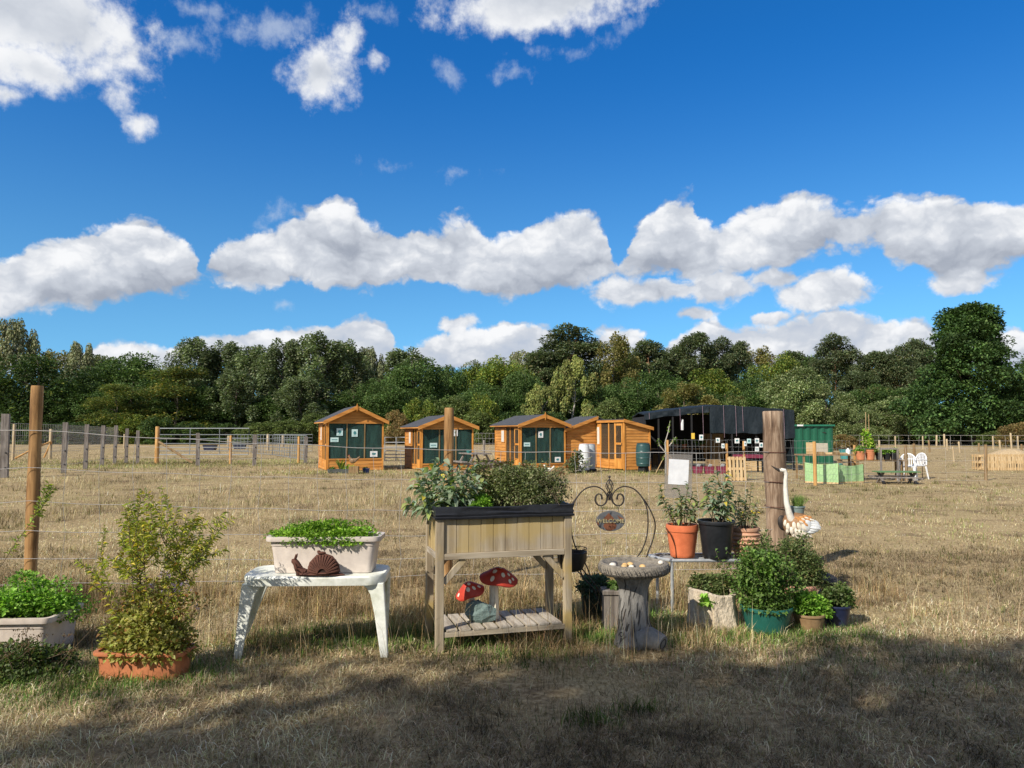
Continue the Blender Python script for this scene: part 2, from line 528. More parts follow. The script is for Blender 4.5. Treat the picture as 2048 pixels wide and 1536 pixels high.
def leaf_geo(P, D, L, Wd, rng, droop=0.25, fold=0.25, seg=1):
    'leaves as folded blades: P base, D direction, L length, Wd half width. returns verts (n,k,3), tri/quad faces'
    n = len(P)
    up = np.tile(np.array([[0, 0, 1.0]]), (n, 1)) + rng.normal(size=(n, 3)) * 0.35
    side = unit(np.cross(D, up)); nor = unit(np.cross(side, D))
    L = L.reshape(-1, 1); Wd = Wd.reshape(-1, 1)
    if seg == 1:
        mid = P + D * L * 0.45 + nor * (L * 0.06)
        tip = P + D * L - np.array([[0, 0, 1.0]]) * L * droop
        l = mid + side * Wd + nor * Wd * fold; r = mid - side * Wd + nor * Wd * fold
        vs = np.stack([P, r, tip, l], axis=1)
        f = np.array([[0, 1, 2], [0, 2, 3]])
        k = 4
    else:
        rows = [P]
        for t, w in ((0.28, 0.85), (0.62, 1.0)):
            c_ = P + D * L * t + nor * L * 0.10 * math.sin(t * 3) - np.array([[0, 0, 1.0]]) * L * droop * t * t
            rows += [c_ + side * Wd * w + nor * Wd * fold, c_, c_ - side * Wd * w + nor * Wd * fold]
        rows.append(P + D * L - np.array([[0, 0, 1.0]]) * L * droop)
        vs = np.stack(rows, axis=1); k = 8
        f = np.array([[0, 2, 1], [0, 3, 2], [1, 2, 5], [1, 5, 4], [2, 3, 6], [2, 6, 5], [4, 5, 7], [5, 6, 7]])
    F = (np.arange(n)[:, None, None] * k + f[None]).reshape(-1, 3)
    return vs.reshape(-1, 3), F, k
def leaves(name, parent, P, D, L, Wd, C, rng, droop=0.25, fold=0.25, seg=1, mat=None):
    vs, F, k = leaf_geo(P, D, L, Wd, rng, droop, fold, seg)
    return mesh_np(name, vs, F, 3, mat or LEAF, parent, np.repeat(C, k, axis=0))
def palette(n, cols, rng, jit=0.18):
    'one colour per leaf, drawn from weighted colours'
    w = np.array([c_[1] for c_ in cols], float); w /= w.sum()
    base = np.array([c_[0] for c_ in cols])[rng.choice(len(cols), n, p=w)]
    return np.clip(base * (1 + rng.normal(size=(n, 1)) * jit) * (1 + rng.normal(size=(n, 3)) * 0.05), 0.004, 1)

# ------------------------------------------------------------------ ground
def ground_mat():
    m, nt, p = new_mat('dry_meadow')
    v = coords(nt)
    big = ntex(nt, v, 0.16, 5, 0.6)
    mid = ntex(nt, v, 1.3, 6, 0.65)
    fine = ntex(nt, v, 22.0, 5, 0.7)
    st = ntex(nt, coords(nt, (1, 0.35, 1)), 55.0, 4, 0.7)
    straw = ramp(nt, fine, [(0.36, (0.12, 0.082, 0.042)), (0.50, (0.33, 0.245, 0.130)), (0.64, (0.52, 0.41, 0.235))])
    pale = ramp(nt, st, [(0.36, (0.22, 0.155, 0.078)), (0.64, (0.58, 0.465, 0.265))])
    col = mixn(nt, ramp(nt, mid, [(0.38, (0, 0, 0)), (0.62, (1, 1, 1))]), straw, pale)
    grn = ramp(nt, big, [(0.52, (0, 0, 0)), (0.66, (1, 1, 1))])
    gm = nt.nodes.new('ShaderNodeMath'); gm.operation = 'MULTIPLY'
    nt.links.new(grn, gm.inputs[0]); nt.links.new(ramp(nt, mid, [(0.42, (0.1, 0.1, 0.1)), (0.62, (0.55, 0.55, 0.55))]), gm.inputs[1])
    col = mixn(nt, gm.outputs[0], col, ramp(nt, fine, [(0.3, (0.13, 0.135, 0.045)), (0.7, (0.27, 0.25, 0.10))]))
    soil = ramp(nt, ntex(nt, v, 0.9, 6, 0.7), [(0.53, (0, 0, 0)), (0.64, (0.85, 0.85, 0.85))])
    col = mixn(nt, soil, col, ramp(nt, fine, [(0.3, (0.12, 0.085, 0.05)), (0.7, (0.26, 0.19, 0.115))]))
    nt.links.new(col, p.inputs['Base Color'])
    p.inputs['Roughness'].default_value = 0.95
    p.inputs['Specular IOR Level'].default_value = 0.05
    nt.links.new(bump(nt, fine, 0.8, 0.03), p.inputs['Normal'])
    return m
mb = MB()
rad_ = [0, 2, 4, 7, 11, 17, 26, 40, 62, 95, 150, 260, 500, 1000, 2500]
NA = 72
for i in range(1, len(rad_)):
    for j in range(NA):
        a0, a1 = 2 * math.pi * j / NA, 2 * math.pi * (j + 1) / NA
        r0, r1 = rad_[i - 1], rad_[i]
        if r0 == 0: mb.add([(0, 0, 0), (r1 * math.cos(a0), r1 * math.sin(a0), 0), (r1 * math.cos(a1), r1 * math.sin(a1), 0)], [(0, 1, 2)])
        else: mb.quad((r0 * math.cos(a0), r0 * math.sin(a0), 0), (r1 * math.cos(a0), r1 * math.sin(a0), 0), (r1 * math.cos(a1), r1 * math.sin(a1), 0), (r0 * math.cos(a1), r0 * math.sin(a1), 0))
g = mb.build('ground', ground_mat())
bm = bmesh.new(); bm.from_mesh(g.data); bmesh.ops.remove_doubles(bm, verts=bm.verts, dist=1e-4); bm.to_mesh(g.data); bm.free()
tag(g, kind='structure')

# ------------------------------------------------------------------ grass
STRAW_COLS = [((0.46, 0.375, 0.235), 4), ((0.58, 0.49, 0.33), 3), ((0.33, 0.255, 0.155), 3), ((0.22, 0.155, 0.09), 2.5), ((0.22, 0.22, 0.09), 0.9)]
BROWN_COLS = [((0.36, 0.25, 0.13), 4), ((0.46, 0.34, 0.19), 3), ((0.24, 0.16, 0.08), 3.5), ((0.58, 0.46, 0.28), 1.5), ((0.17, 0.18, 0.05), 0.8)]
GREEN_COLS = [((0.09, 0.16, 0.035), 4), ((0.14, 0.22, 0.05), 3), ((0.06, 0.11, 0.025), 3), ((0.30, 0.30, 0.10), 1)]
def fbm2(x, y, s, seed=0.0):
    return np.array([mnoise.fractal(Vector((a * s + seed, b * s - seed, seed)), 0.6, 2.1, 4) for a, b in zip(x, y)])
def blades(name, xy, h, w, lean, cols, rng, curl=0.5, z=0.0, lab=None):
    n = len(xy)
    a = rng.uniform(0, 2 * math.pi, n)
    d = np.stack([np.cos(a), np.sin(a), np.zeros(n)], 1)
    s = np.stack([-np.sin(a + rng.normal(size=n) * .5), np.cos(a), np.zeros(n)], 1)
    P = np.concatenate([xy, np.full((n, 1), z)], 1)
    h = h.reshape(-1, 1); w = w.reshape(-1, 1); lean = lean.reshape(-1, 1)
    up = np.array([[0, 0, 1.0]])
    t1 = lean * 0.6; t2 = np.minimum(lean * (1 + curl), 1.62)
    m = P + h * 0.5 * (d * np.sin(t1) + up * np.cos(t1))
    tip = m + h * 0.5 * (d * np.sin(t2) + up * np.cos(t2))
    tip[:, 2] = np.maximum(tip[:, 2], z + 0.003)
    vs = np.stack([P + s * w, P - s * w, m + s * w * .8, m - s * w * .8, tip], 1)
    f = np.array([[0, 1, 3], [0, 3, 2], [2, 3, 4]])
    F = (np.arange(n)[:, None, None] * 5 + f[None]).reshape(-1, 3)
    t1_ = fbm2(xy[:, 0], xy[:, 1], 0.30, 7.0); t2_ = fbm2(xy[:, 0], xy[:, 1], 2.6, 1.0)
    t3_ = fbm2(xy[:, 0], xy[:, 1], 9.0, 2.0)
    tone = np.clip(1.0 + 0.95 * t1_ + 0.60 * t2_ + 0.60 * t3_, .32, 1.6)[:, None]
    c_ = np.clip(palette(n, cols, rng, 0.22) * tone * (1 + np.clip(t1_, -1, 1)[:, None] * [[-.05, .02, .05]]), .005, .9)
    o = mesh_np(name, vs.reshape(-1, 3), F, 3, STRAW, None, np.repeat(c_, 5, 0))
    tag(o, lab, None, None, 'stuff')
    return o
def wedge(n, y0, y1, rng, k=0.76, pw=1.0, side=0.6):
    y = y0 * (y1 / y0) ** (rng.random(n) ** pw)
    x = rng.uniform(-1, 1, n) * (y * k + side)
    return np.stack([x, y], 1)
rng = np.random.default_rng(3)
# trampled straw close to the viewer
xy = wedge(230000, 2.6, 9.5, rng)
keep = fbm2(xy[:, 0], xy[:, 1], 0.9, 3.1) + rng.normal(size=len(xy)) * 0.25 > -0.28
xy = xy[keep]; n = len(xy)
blades('dry_grass', xy, rng.uniform(0.025, 0.085, n), rng.uniform(0.0011, 0.0024, n), np.clip(rng.normal(1.32, 0.25, n), 0.1, 1.55), STRAW_COLS, rng, lab='short trampled straw coloured grass on the near ground')
# standing stubble and taller wisps
xy = wedge(60000, 2.7, 9.5, rng)
keep = fbm2(xy[:, 0], xy[:, 1], 1.4, 9.0) > 0.12
xy = xy[keep]; n = len(xy)
blades('dry_grass', xy, rng.uniform(0.03, 0.11, n), rng.uniform(0.0008, 0.0016, n), np.abs(rng.normal(0.6, 0.4, n)), STRAW_COLS, rng, lab='upright dry grass stubble on the near ground')
# the taller brown grass along the fence line, thick under and behind the furniture
xy = np.concatenate([np.stack([rng.uniform(-5.2, 1.7, 56000), rng.normal(6.3, 0.6, 56000)], 1), np.stack([rng.uniform(-2.6, 1.4, 9000), rng.normal(5.35, 0.3, 9000)], 1), np.stack([rng.uniform(0.9, 3.4, 9000), rng.normal(6.7, 0.5, 9000)], 1)])
dd = fbm2(xy[:, 0], xy[:, 1], 1.6, 5.0)
keep = (dd > -0.05) & (xy[:, 1] > 4.75)
xy = xy[keep]; n = len(xy); dd = dd[keep]
blades('tall_dry_grass', xy, (0.08 + 0.17 * np.clip(dd + .1, 0, 1)) * np.where(xy[:, 1] < 5.7, .75, 1.45) * rng.uniform(0.4, 1.2, n), rng.uniform(0.0009, 0.0019, n), np.abs(rng.normal(0.8, 0.5, n)), BROWN_COLS, rng, 0.8, lab='tall brown dry grass standing along the wire fence')
xy = np.concatenate([np.stack([rng.uniform(-4.5, 1.6, 1500), rng.normal(6.2, 0.6, 1500)], 1), np.stack([rng.uniform(-2.6, 1.3, 500), rng.normal(5.35, 0.3, 500)], 1), np.stack([rng.uniform(2.4, 6, 250), rng.uniform(5.0, 8.0, 250)], 1)]); n = len(xy)
blades('tall_dry_grass', xy, rng.uniform(0.22, 0.46, n), rng.uniform(0.0009, 0.0015, n), np.abs(rng.normal(0.25, 0.25, n)), [((0.56, 0.46, 0.28), 3), ((0.42, 0.29, 0.14), 3), ((0.22, 0.13, 0.06), 2)], rng, 0.9, lab='long single dry stalks standing above the rough grass')
# green growth in patches round the feet of the furniture and pots
spots = [(-2.95, 4.55, .45, 2600), (-2.5, 4.30, .3, 1200), (-1.5, 5.3, .3, 2200), (-.8, 5.45, .35, 3600), (.42, 5.40, .22, 1500), (.75, 5.9, .4, 3200), (1.1, 5.55, .3, 1800), (1.75, 5.38, .24, 1000), (2.3, 5.45, .26, 900), (-2.1, 4.6, .25, 1500), (.0, 4.9, .25, 700), (.40, 3.85, .09, 260), (.66, 4.0, .07, 150), (1.9, 4.95, .5, 500), (3.0, 4.7, .5, 300), (-.3, 5.25, .2, 800)]
xy = np.concatenate([np.stack([rng.normal(a, s_, k_), rng.normal(b, s_ * .6, k_)], 1) for a, b, s_, k_ in spots]); n = len(xy)
blades('green_grass', xy, rng.uniform(0.03, 0.10, n), rng.uniform(0.0012, 0.003, n), np.abs(rng.normal(0.8, 0.45, n)), GREEN_COLS, rng, lab='green grass and clover round the feet of the pots')
# meadow out to the cabins: standing dead grass, taller on the left
xy = wedge(210000, 7.2, 62.0, rng, 0.74)
dd = fbm2(xy[:, 0], xy[:, 1], 0.16, 2.0)
left = np.clip((2.0 - xy[:, 0] + 0.12 * xy[:, 1]) / 5.0, 0, 1)
hh = rng.uniform(0.02, 0.07, len(xy)) * (0.6 + 1.6 * left * np.clip(dd + .5, 0, 1.3))
fine_ = fbm2(xy[:, 0], xy[:, 1], 1.1, 4.0)
hh *= np.clip(1 + 1.8 * fine_, .25, 2.6)
hh = np.where(xy[:, 1] > 24, hh * .75, hh)
n = len(xy)
sc = 0.75 + xy[:, 1] / 26.0
blades('field_grass', xy, hh * np.clip(sc, 0.9, 1.5), rng.uniform(0.0010, 0.0022, n) * sc * 1.2, np.clip(np.abs(rng.normal(0.85, 0.5, n)), 0, 1.5), [((0.45, 0.355, 0.205), 4), ((0.55, 0.455, 0.285), 3), ((0.34, 0.25, 0.14), 3), ((0.62, 0.53, 0.36), 2), ((0.21, 0.155, 0.09), 1.6), ((0.24, 0.235, 0.09), 1.0)], rng, 0.8, lab='straw coloured meadow grass stretching out to the cabins')
gs = [(-7.2, 27.0, 1.2, 900), (-3.5, 26.5, 1.5, 900), (3.0, 27.5, 2.2, 1500), (5.6, 27.2, 1.0, 1300), (-16, 33, 3.0, 4500), (-20, 36, 4.0, 5500), (-11, 36, 3.0, 3500), (-3.4, 14.0, .5, 250), (6.5, 10.5, 0.7, 500), (4.2, 9.2, .5, 350), (8, 14, 1.2, 500)]
xy = np.concatenate([np.stack([rng.normal(a, s_, k_), rng.normal(b, s_ * .8, k_)], 1) for a, b, s_, k_ in gs]); n = len(xy)
blades('green_grass', xy, np.where(xy[:, 1] > 20, 1.0, .45) * rng.uniform(0.04, 0.16, n), np.where(xy[:, 1] > 20, 1.0, .4) * rng.uniform(0.004, 0.008, n), np.abs(rng.normal(0.8, 0.45, n)), [((0.19, 0.22, 0.06), 4), ((0.26, 0.27, 0.09), 3), ((0.12, 0.16, 0.04), 2), ((0.40, 0.35, 0.16), 2)], rng, lab='greener grass patches out in the dry meadow')

# olive tufts and dark dead tussocks scattered over the meadow
cen = wedge(900, 5.5, 45.0, rng, 0.74); cen = np.concatenate([cen, np.stack([rng.uniform(2.5, 14, 260), rng.uniform(6.5, 22, 260)], 1)])
k_ = rng.integers(8, 34, len(cen)); xy = np.repeat(cen, k_, 0); xy = xy + rng.normal(size=xy.shape) * [.11, .07] * np.repeat(rng.uniform(.4, 1.6, len(cen)), k_)[:, None]; n = len(xy)
sc = 0.8 + xy[:, 1] / 22.0
blades('meadow_tufts', xy, rng.uniform(0.03, 0.10, n) * np.clip(sc, .8, 1.6), rng.uniform(0.0012, 0.0026, n) * sc, np.abs(rng.normal(0.8, 0.45, n)), [((0.20, 0.22, 0.07), 3), ((0.13, 0.155, 0.045), 2), ((0.17, 0.115, 0.06), 2), ((0.30, 0.26, 0.12), 2)], rng, 0.7, lab='small olive and brown tufts dotted over the meadow')

# ------------------------------------------------------------------ trees
BARK = mottled('bark', (0.07, 0.055, 0.04), (0.17, 0.14, 0.105), 3.0, 0.9, 0.6, stretch=(1, 1, 0.25), bdist=0.05)
PINE_BARK = mottled('pine_bark', (0.20, 0.10, 0.05), (0.36, 0.21, 0.12), 3.0, 0.9, 0.6, stretch=(1, 1, 0.3), bdist=0.05)
PALE_BARK = mottled('pale_bark', (0.34, 0.31, 0.27), (0.50, 0.47, 0.42), 2.0, 0.9, 0.5, stretch=(1, 1, 0.3), bdist=0.05)
def crown_points(style, n, rng):
    'leaf positions in a unit tree: x,y within about +-0.5, z 0..1; returns P, out direction, clump index'
    cl = []
    if style == 'oak':
        for i in range(60):
            u = rnd_dirs(1, rng)[0]; u[2] = u[2] * 0.9
            r = rng.uniform(0.55, 1.0)
            cl.append((u * r * [0.40, 0.40, 0.37] + [0, 0, 0.57], rng.uniform(0.075, 0.14), (1, 1, 0.75)))
        for i in range(16):
            a = rng.uniform(0, 6.28); r = rng.uniform(.15, .42)
            cl.append((np.array([r * math.cos(a), r * math.sin(a), rng.uniform(.1, .3)]), rng.uniform(0.08, 0.13), (1.1, 1.1, 0.8)))
    elif style == 'oak_big':
        for i in range(340):
            z = 0.08 + 0.87 * rng.random() ** 1.15
            rm = np.interp(z, [0.08, 0.3, 0.5, 0.72, 0.88, 1.0], [0.46, 0.51, 0.44, 0.33, 0.22, 0.08])
            a = rng.uniform(0, 6.28); rm *= 0.80 + 0.24 * math.sin(2 * a + 9 * z) + 0.12 * math.sin(3 * a - 23 * z); r = rm * rng.uniform(0.25, 1.0) ** .6
            cl.append((np.array([r * math.cos(a), r * math.sin(a), z]), rng.uniform(0.045, 0.085), (1.3, 1.3, 0.62)))
    elif style == 'poplar':
        for i in range(70):
            z = rng.uniform(0.08, 0.95)
            rm = np.interp(z, [0.05, 0.3, 0.6, 0.85, 1.0], [0.42, 0.50, 0.46, 0.34, 0.10])
            a = rng.uniform(0, 6.28); r = rm * rng.uniform(0.2, 1.0) ** .6
            cl.append((np.array([r * math.cos(a), r * math.sin(a), z]), rng.uniform(0.06, 0.10), (0.95, 0.95, 1.15)))
    elif style == 'pine':
        for i in range(48):
            z = 0.42 + 0.55 * rng.random() ** .8
            rm = np.interp(z, [0.4, 0.55, 0.75, 0.92, 1.0], [0.30, 0.44, 0.40, 0.24, 0.06])
            a = rng.uniform(0, 6.28); r = rm * rng.uniform(0.2, 1.0) ** .55
            cl.append((np.array([r * math.cos(a), r * math.sin(a), z]), rng.uniform(0.07, 0.115), (1.35, 1.35, 0.5)))
        for i in range(7):
            a = rng.uniform(0, 6.28); r = rng.uniform(.1, .4)
            cl.append((np.array([r * math.cos(a), r * math.sin(a), rng.uniform(.2, .42)]), rng.uniform(0.05, 0.09), (1.4, 1.4, 0.45)))
    elif style == 'locust':
        for i in range(44):
            z = rng.uniform(0.06, 0.96)
            rm = np.interp(z, [0.0, 0.3, 0.6, 0.85, 1.0], [0.42, 0.48, 0.42, 0.28, 0.08])
            a = rng.uniform(0, 6.28); r = rm * rng.uniform(0.2, 1.0) ** .55
            cl.append((np.array([r * math.cos(a), r * math.sin(a), z]), rng.uniform(0.09, 0.15), (1.4, 1.4, 0.5)))
    elif style == 'birch':
        for i in range(60):
            z = rng.uniform(0.12, 0.95)
            rm = np.interp(z, [0.05, 0.35, 0.65, 0.85, 1.0], [0.36, 0.44, 0.38, 0.26, 0.06])
            a = rng.uniform(0, 6.28); r = rm * rng.uniform(0.2, 1.0) ** .6
            cl.append((np.array([r * math.cos(a), r * math.sin(a), z - .03]), rng.uniform(0.05, 0.085), (0.75, 0.75, 1.5)))
    else:                                                               # bush, willow
        for i in range(55):
            z = rng.uniform(0.03, 0.93)
            rm = np.interp(z, [0.0, 0.3, 0.6, 0.85, 1.0], [0.46, 0.48, 0.40, 0.26, 0.06])
            a = rng.uniform(0, 6.28); r = rm * rng.uniform(0.2, 1.0) ** .55
            cl.append((np.array([r * math.cos(a), r * math.sin(a), z]), rng.uniform(0.07, 0.12), (1, 1, 1.0)))
    c_ = np.array([x[0] for x in cl]); r_ = np.array([x[1] for x in cl]); s_ = np.array([x[2] for x in cl])
    w = r_ ** 2; idx = rng.choice(len(cl), n, p=w / w.sum())
    u = rnd_dirs(n, rng); u[:, 2] += 0.15; u = unit(u)
    rr = r_[idx, None] * (0.35 + 0.75 * rng.random((n, 1)) ** 0.55)
    P = c_[idx] + u * s_[idx] * rr
    P[:, 2] = np.maximum(P[:, 2], 0.005)
    return P, u, idx, c_
def make_tree(name, label, style, H, Wd, cols, n, lsize, seed, bark=None, trunk_r=0.22, kind_cat='tree', spread=0.18):
    rng = np.random.default_rng(seed)
    t = thing(name, label, kind_cat)
    n = int(n * 1.8)
    P, u, idx, cc = crown_points(style, n, rng)
    sc = np.array([Wd, Wd, H]); P = P * sc; cs = cc * sc
    L = lsize * 0.74 * rng.uniform(0.5, 1.4, n)
    D = unit(u * [1, 1, 0.6] + rng.normal(size=(n, 3)) * 0.55)
    if style == 'birch': D = unit(D * [0.5, 0.5, 0.3] + [0, 0, -0.9])
    if style == 'locust': D = unit(D * [1, 1, 0.25])
    C = palette(n, cols, rng, 0.13) * 1.85
    C *= (1 + rng.normal(size=len(cc)) * spread).clip(0.55, 1.6)[idx, None]
    wd = L * (0.24 if style in ('pine',) else 0.34)
    leaves('crown', t, P, D, L, wd, np.clip(C, 0.005, .6), rng, 0.12, 0.2, 1, LEAF_TREE)
    mb = MB()
    top = H * (0.9 if style != 'bush' else 0.6)
    pts = [(0, 0, -0.1)] + [(math.sin(i * 1.7 + seed) * 0.012 * H, math.cos(i * 2.1 + seed) * 0.012 * H, top * i / 6) for i in range(1, 7)]
    mb.tube(pts, [trunk_r * 1.25] + [trunk_r * (1 - 0.15 * i) for i in range(1, 7)], 8)
    for i in rng.choice(len(cs), min(16, len(cs)), replace=False):
        e = cs[i]; z0 = max(0.08 * H, e[2] * (0.72 if style != 'pine' else 0.93)); z0 = min(z0, top * .95)
        q = Vector((0, 0, z0)); e = Vector(e)
        mb.tube([q, q.lerp(e, .5) + Vector((0, 0, -0.02 * H)), e], [trunk_r * .38, trunk_r * .25, trunk_r * .08], 5)
    mb.build('trunk', bark or BARK, t, smooth=True)
    return t
OAK = [((0.040, 0.072, 0.020), 4), ((0.058, 0.092, 0.027), 3), ((0.085, 0.122, 0.038), 1.5)]
DARK = [((0.022, 0.042, 0.013), 4), ((0.034, 0.060, 0.016), 3), ((0.09, 0.11, 0.02), 0.5)]
POP = [((0.075, 0.098, 0.046), 4), ((0.100, 0.125, 0.064), 3), ((0.17, 0.19, 0.115), 1.2)]
PIN = [((0.052, 0.072, 0.034), 4), ((0.075, 0.092, 0.045), 3), ((0.10, 0.10, 0.05), 1)]
LOC = [((0.055, 0.078, 0.020), 4), ((0.085, 0.095, 0.022), 2.2), ((0.17, 0.14, 0.03), 0.8)]
BIR = [((0.11, 0.125, 0.032), 4), ((0.15, 0.155, 0.045), 3), ((0.08, 0.10, 0.03), 2)]
GRB = [((0.10, 0.11, 0.055), 4), ((0.14, 0.145, 0.08), 3), ((0.08, 0.085, 0.04), 2)]
BEE = [((0.085, 0.115, 0.022), 4), ((0.14, 0.15, 0.028), 2.5), ((0.05, 0.085, 0.02), 2)]
OLI = [((0.12, 0.11, 0.038), 4), ((0.16, 0.135, 0.05), 2), ((0.09, 0.09, 0.03), 3)]
WIL = [((0.095, 0.12, 0.045), 4), ((0.13, 0.155, 0.07), 3), ((0.17, 0.19, 0.10), 1), ((0.06, 0.085, 0.03), 2)]
BRO = [((0.13, 0.085, 0.035), 3), ((0.10, 0.09, 0.035), 3), ((0.17, 0.12, 0.05), 2)]
# kind: noun, words for the label, style, reference height and width, colours, leaves, leaf size, bark, trunk radius
TK = {
 'oak': ('oak_tree', 'round mid green oak', 'oak', 13, 11, OAK, 11000, 0.40, BARK, .26),
 'dark': ('broadleaf_tree', 'dense very dark green broadleaf tree', 'oak', 14, 12, DARK, 11000, 0.42, BARK, .28),
 'pop': ('poplar_tree', 'grey green upright poplar', 'poplar', 14, 7, POP, 10000, 0.38, BARK, .2),
 'pine': ('pine_tree', 'dark grey green pine', 'pine', 16, 8, PIN, 9000, 0.46, PINE_BARK, .22),
 'loc': ('locust_tree', 'yellow tinged locust tree with flat layers', 'locust', 10, 9, LOC, 9000, 0.34, BARK, .16),
 'birch': ('weeping_birch_tree', 'yellow green weeping birch', 'birch', 13, 8, BIR, 9500, 0.36, PALE_BARK, .16),
 'grb': ('birch_tree', 'thin pale grey green birch', 'birch', 14, 9, GRB, 8000, 0.36, PALE_BARK, .16),
 'beech': ('beech_tree', 'yellow green beech', 'oak', 13, 9, BEE, 10000, 0.38, BARK, .24),
 'oli': ('olive_green_tree', 'brownish olive green tree', 'poplar', 12, 8, OLI, 9000, 0.36, BARK, .18),
 'wil': ('willow_tree', 'pale silvery green willow', 'bush', 9, 11, WIL, 13000, 0.34, BARK, .18),
 'bush': ('shrub', 'low dull green shrub', 'bush', 4, 6, [((0.07, 0.095, 0.028), 4), ((0.10, 0.12, 0.04), 2), ((0.05, 0.07, 0.02), 2)], 6000, 0.28, BARK, .07),
 'dbush': ('shrub', 'dark green shrub', 'bush', 4, 6, DARK + [((0.06, 0.09, 0.025), 2)], 6000, 0.28, BARK, .07),
 'bbush': ('shrub', 'brown tinged shrub', 'bush', 4, 6, BRO, 5500, 0.26, BARK, .07),
 'ybush': ('shrub', 'bright yellow green shrub', 'bush', 4, 6, BEE, 6000, 0.26, BARK, .07),
}
LAND = [(60, 'behind the tall grey posts at the left edge'), (140, 'behind the nearest brown fence post'), (230, 'behind the row of grey posts'), (310, 'behind the braced gate post'), (400, 'behind the open end of the field gate'), (500, 'behind the field gate'), (600, 'behind the metal hurdles'), (660, 'behind the left corner of the first cabin'), (735, 'behind the first cabin'), (815, 'behind the gap between the first two cabins'), (890, 'behind the second cabin'), (980, 'behind the gap right of the second cabin'), (1060, 'behind the roof of the third cabin'), (1140, 'behind the peak of the third cabin'), (1200, 'behind the left gable of the fourth cabin'), (1270, 'behind the flat top of the fourth cabin'), (1330, 'behind the left end of the black shelter'), (1400, 'behind the open side of the black shelter'), (1470, 'behind the crown of the black shelter roof'), (1540, 'behind the hanging tarpaulin'), (1600, 'behind the right end of the black shelter'), (1680, 'behind the green metal shed'), (1760, 'behind the terracotta pots'), (1830, 'behind the stacked white chairs'), (1890, 'left of the big oak'), (1990, 'at the foot of the big oak'), (3000, 'at the right edge by the pallet bin')]
def landmark(px):
    for a, b in LAND:
        if px < a: return b
protos, used_labels = {}, {}
ORD = ['', 'second ', 'third ', 'fourth ', 'fifth ', 'sixth ', 'seventh ']
def plant_tree(kind, px, top, wpx, d, extra=None, variant=0):
    noun, words, style, H0, W0, cols, n, ls, bark, tr = TK[kind]
    key = (kind, variant)
    p = V(px, 865, d)
    H = CAM_H + (865 - top) / FPX * math.hypot(d, 0) * 1.0
    Wm = wpx / FPX * d
    lab = '%s %s' % (words, landmark(px))
    if extra: lab = extra
    k_ = used_labels.get(lab, 0); used_labels[lab] = k_ + 1
    if k_: lab = ORD[k_] + lab
    grp = 'shrubs along the edge of the wood' if noun == 'shrub' else 'trees along the edge of the wood'
    if key not in protos:
        o = make_tree(noun, lab, style, H0, W0, cols, n, ls, 100 + len(protos) * 7, bark, tr, 'shrub' if noun == 'shrub' else 'tree')
        protos[key] = o; o['group'] = grp
    else:
        o = dup(protos[key], label=lab, group=grp)
    o.location = (p.x, d, 0)
    o.rotation_euler = (0, 0, random.uniform(0, 6.28))
    o.scale = (Wm / W0, Wm / W0, H / H0)
    return o
for kind, px, top, wpx, d, *ex in [
    ('grb', 18, 640, 150, 125), ('dark', 70, 688, 240, 104), ('dark', 175, 715, 150, 108), ('grb', 160, 686, 120, 128), ('oak', 265, 690, 190, 113), ('loc', 232, 768, 125, 97), ('loc', 352, 735, 170, 99, None, 1),
    ('pop', 383, 682, 120, 120), ('pop', 445, 692, 120, 122, None, 1), ('pop', 505, 698, 130, 112), ('pop', 565, 688, 130, 106, None, 1), ('pop', 630, 674, 150, 106), ('pop', 695, 692, 120, 110, None, 1), ('pop', 470, 745, 120, 100), ('pop', 600, 760, 120, 98, None, 1),
    ('grb', 738, 696, 95, 128), ('oak', 825, 702, 165, 108, None, 1), ('oak', 895, 718, 110, 116), ('oak', 755, 745, 110, 104), ('beech', 945, 712, 90, 126), ('beech', 1008, 696, 150, 113, None, 1), ('oak', 1050, 730, 120, 106, None, 1), ('oak', 960, 750, 120, 106),
    ('pine', 1140, 655, 165, 124), ('pine', 1085, 705, 120, 122, None, 1), ('birch', 1148, 715, 140, 100), ('oli', 1228, 678, 120, 122), ('beech', 1255, 680, 80, 130), ('pine', 1300, 682, 110, 128, None, 1), ('pine', 1348, 690, 90, 132), ('pine', 1392, 666, 110, 128, None, 1), ('pine', 1440, 678, 90, 130), ('pine', 1480, 684, 80, 134, None, 1),
    ('oak', 1315, 728, 140, 108), ('beech', 1422, 726, 130, 106), ('oli', 1370, 772, 130, 96), ('oli', 1440, 790, 120, 95, None, 1), ('oak', 1250, 745, 120, 104, None, 1), ('birch', 1085, 770, 110, 98),
    ('beech', 1548, 694, 120, 128, None, 1), ('oak', 1608, 698, 100, 134), ('oak', 1500, 735, 110, 114, None, 1), ('wil', 1590, 738, 190, 92), ('wil', 1655, 770, 140, 88, None, 1), ('pine', 1674, 672, 105, 122), ('pine', 1748, 704, 90, 130, None, 1), ('pine', 1795, 692, 95, 128), ('pine', 1840, 678, 80, 132, None, 1), ('pine', 1720, 745, 100, 112, None, 1), ('oli', 1765, 716, 80, 138), ('oli', 1745, 775, 110, 104, None, 1),
    ('wil', 1790, 790, 170, 94, None, 1), ('wil', 1715, 815, 110, 86), ('oak', 2075, 690, 180, 104), ('pine', 1870, 705, 90, 120)]:
    e = list(ex) + [None, 0]
    plant_tree(kind, px, top, wpx, d, e[0], e[1] or 0)
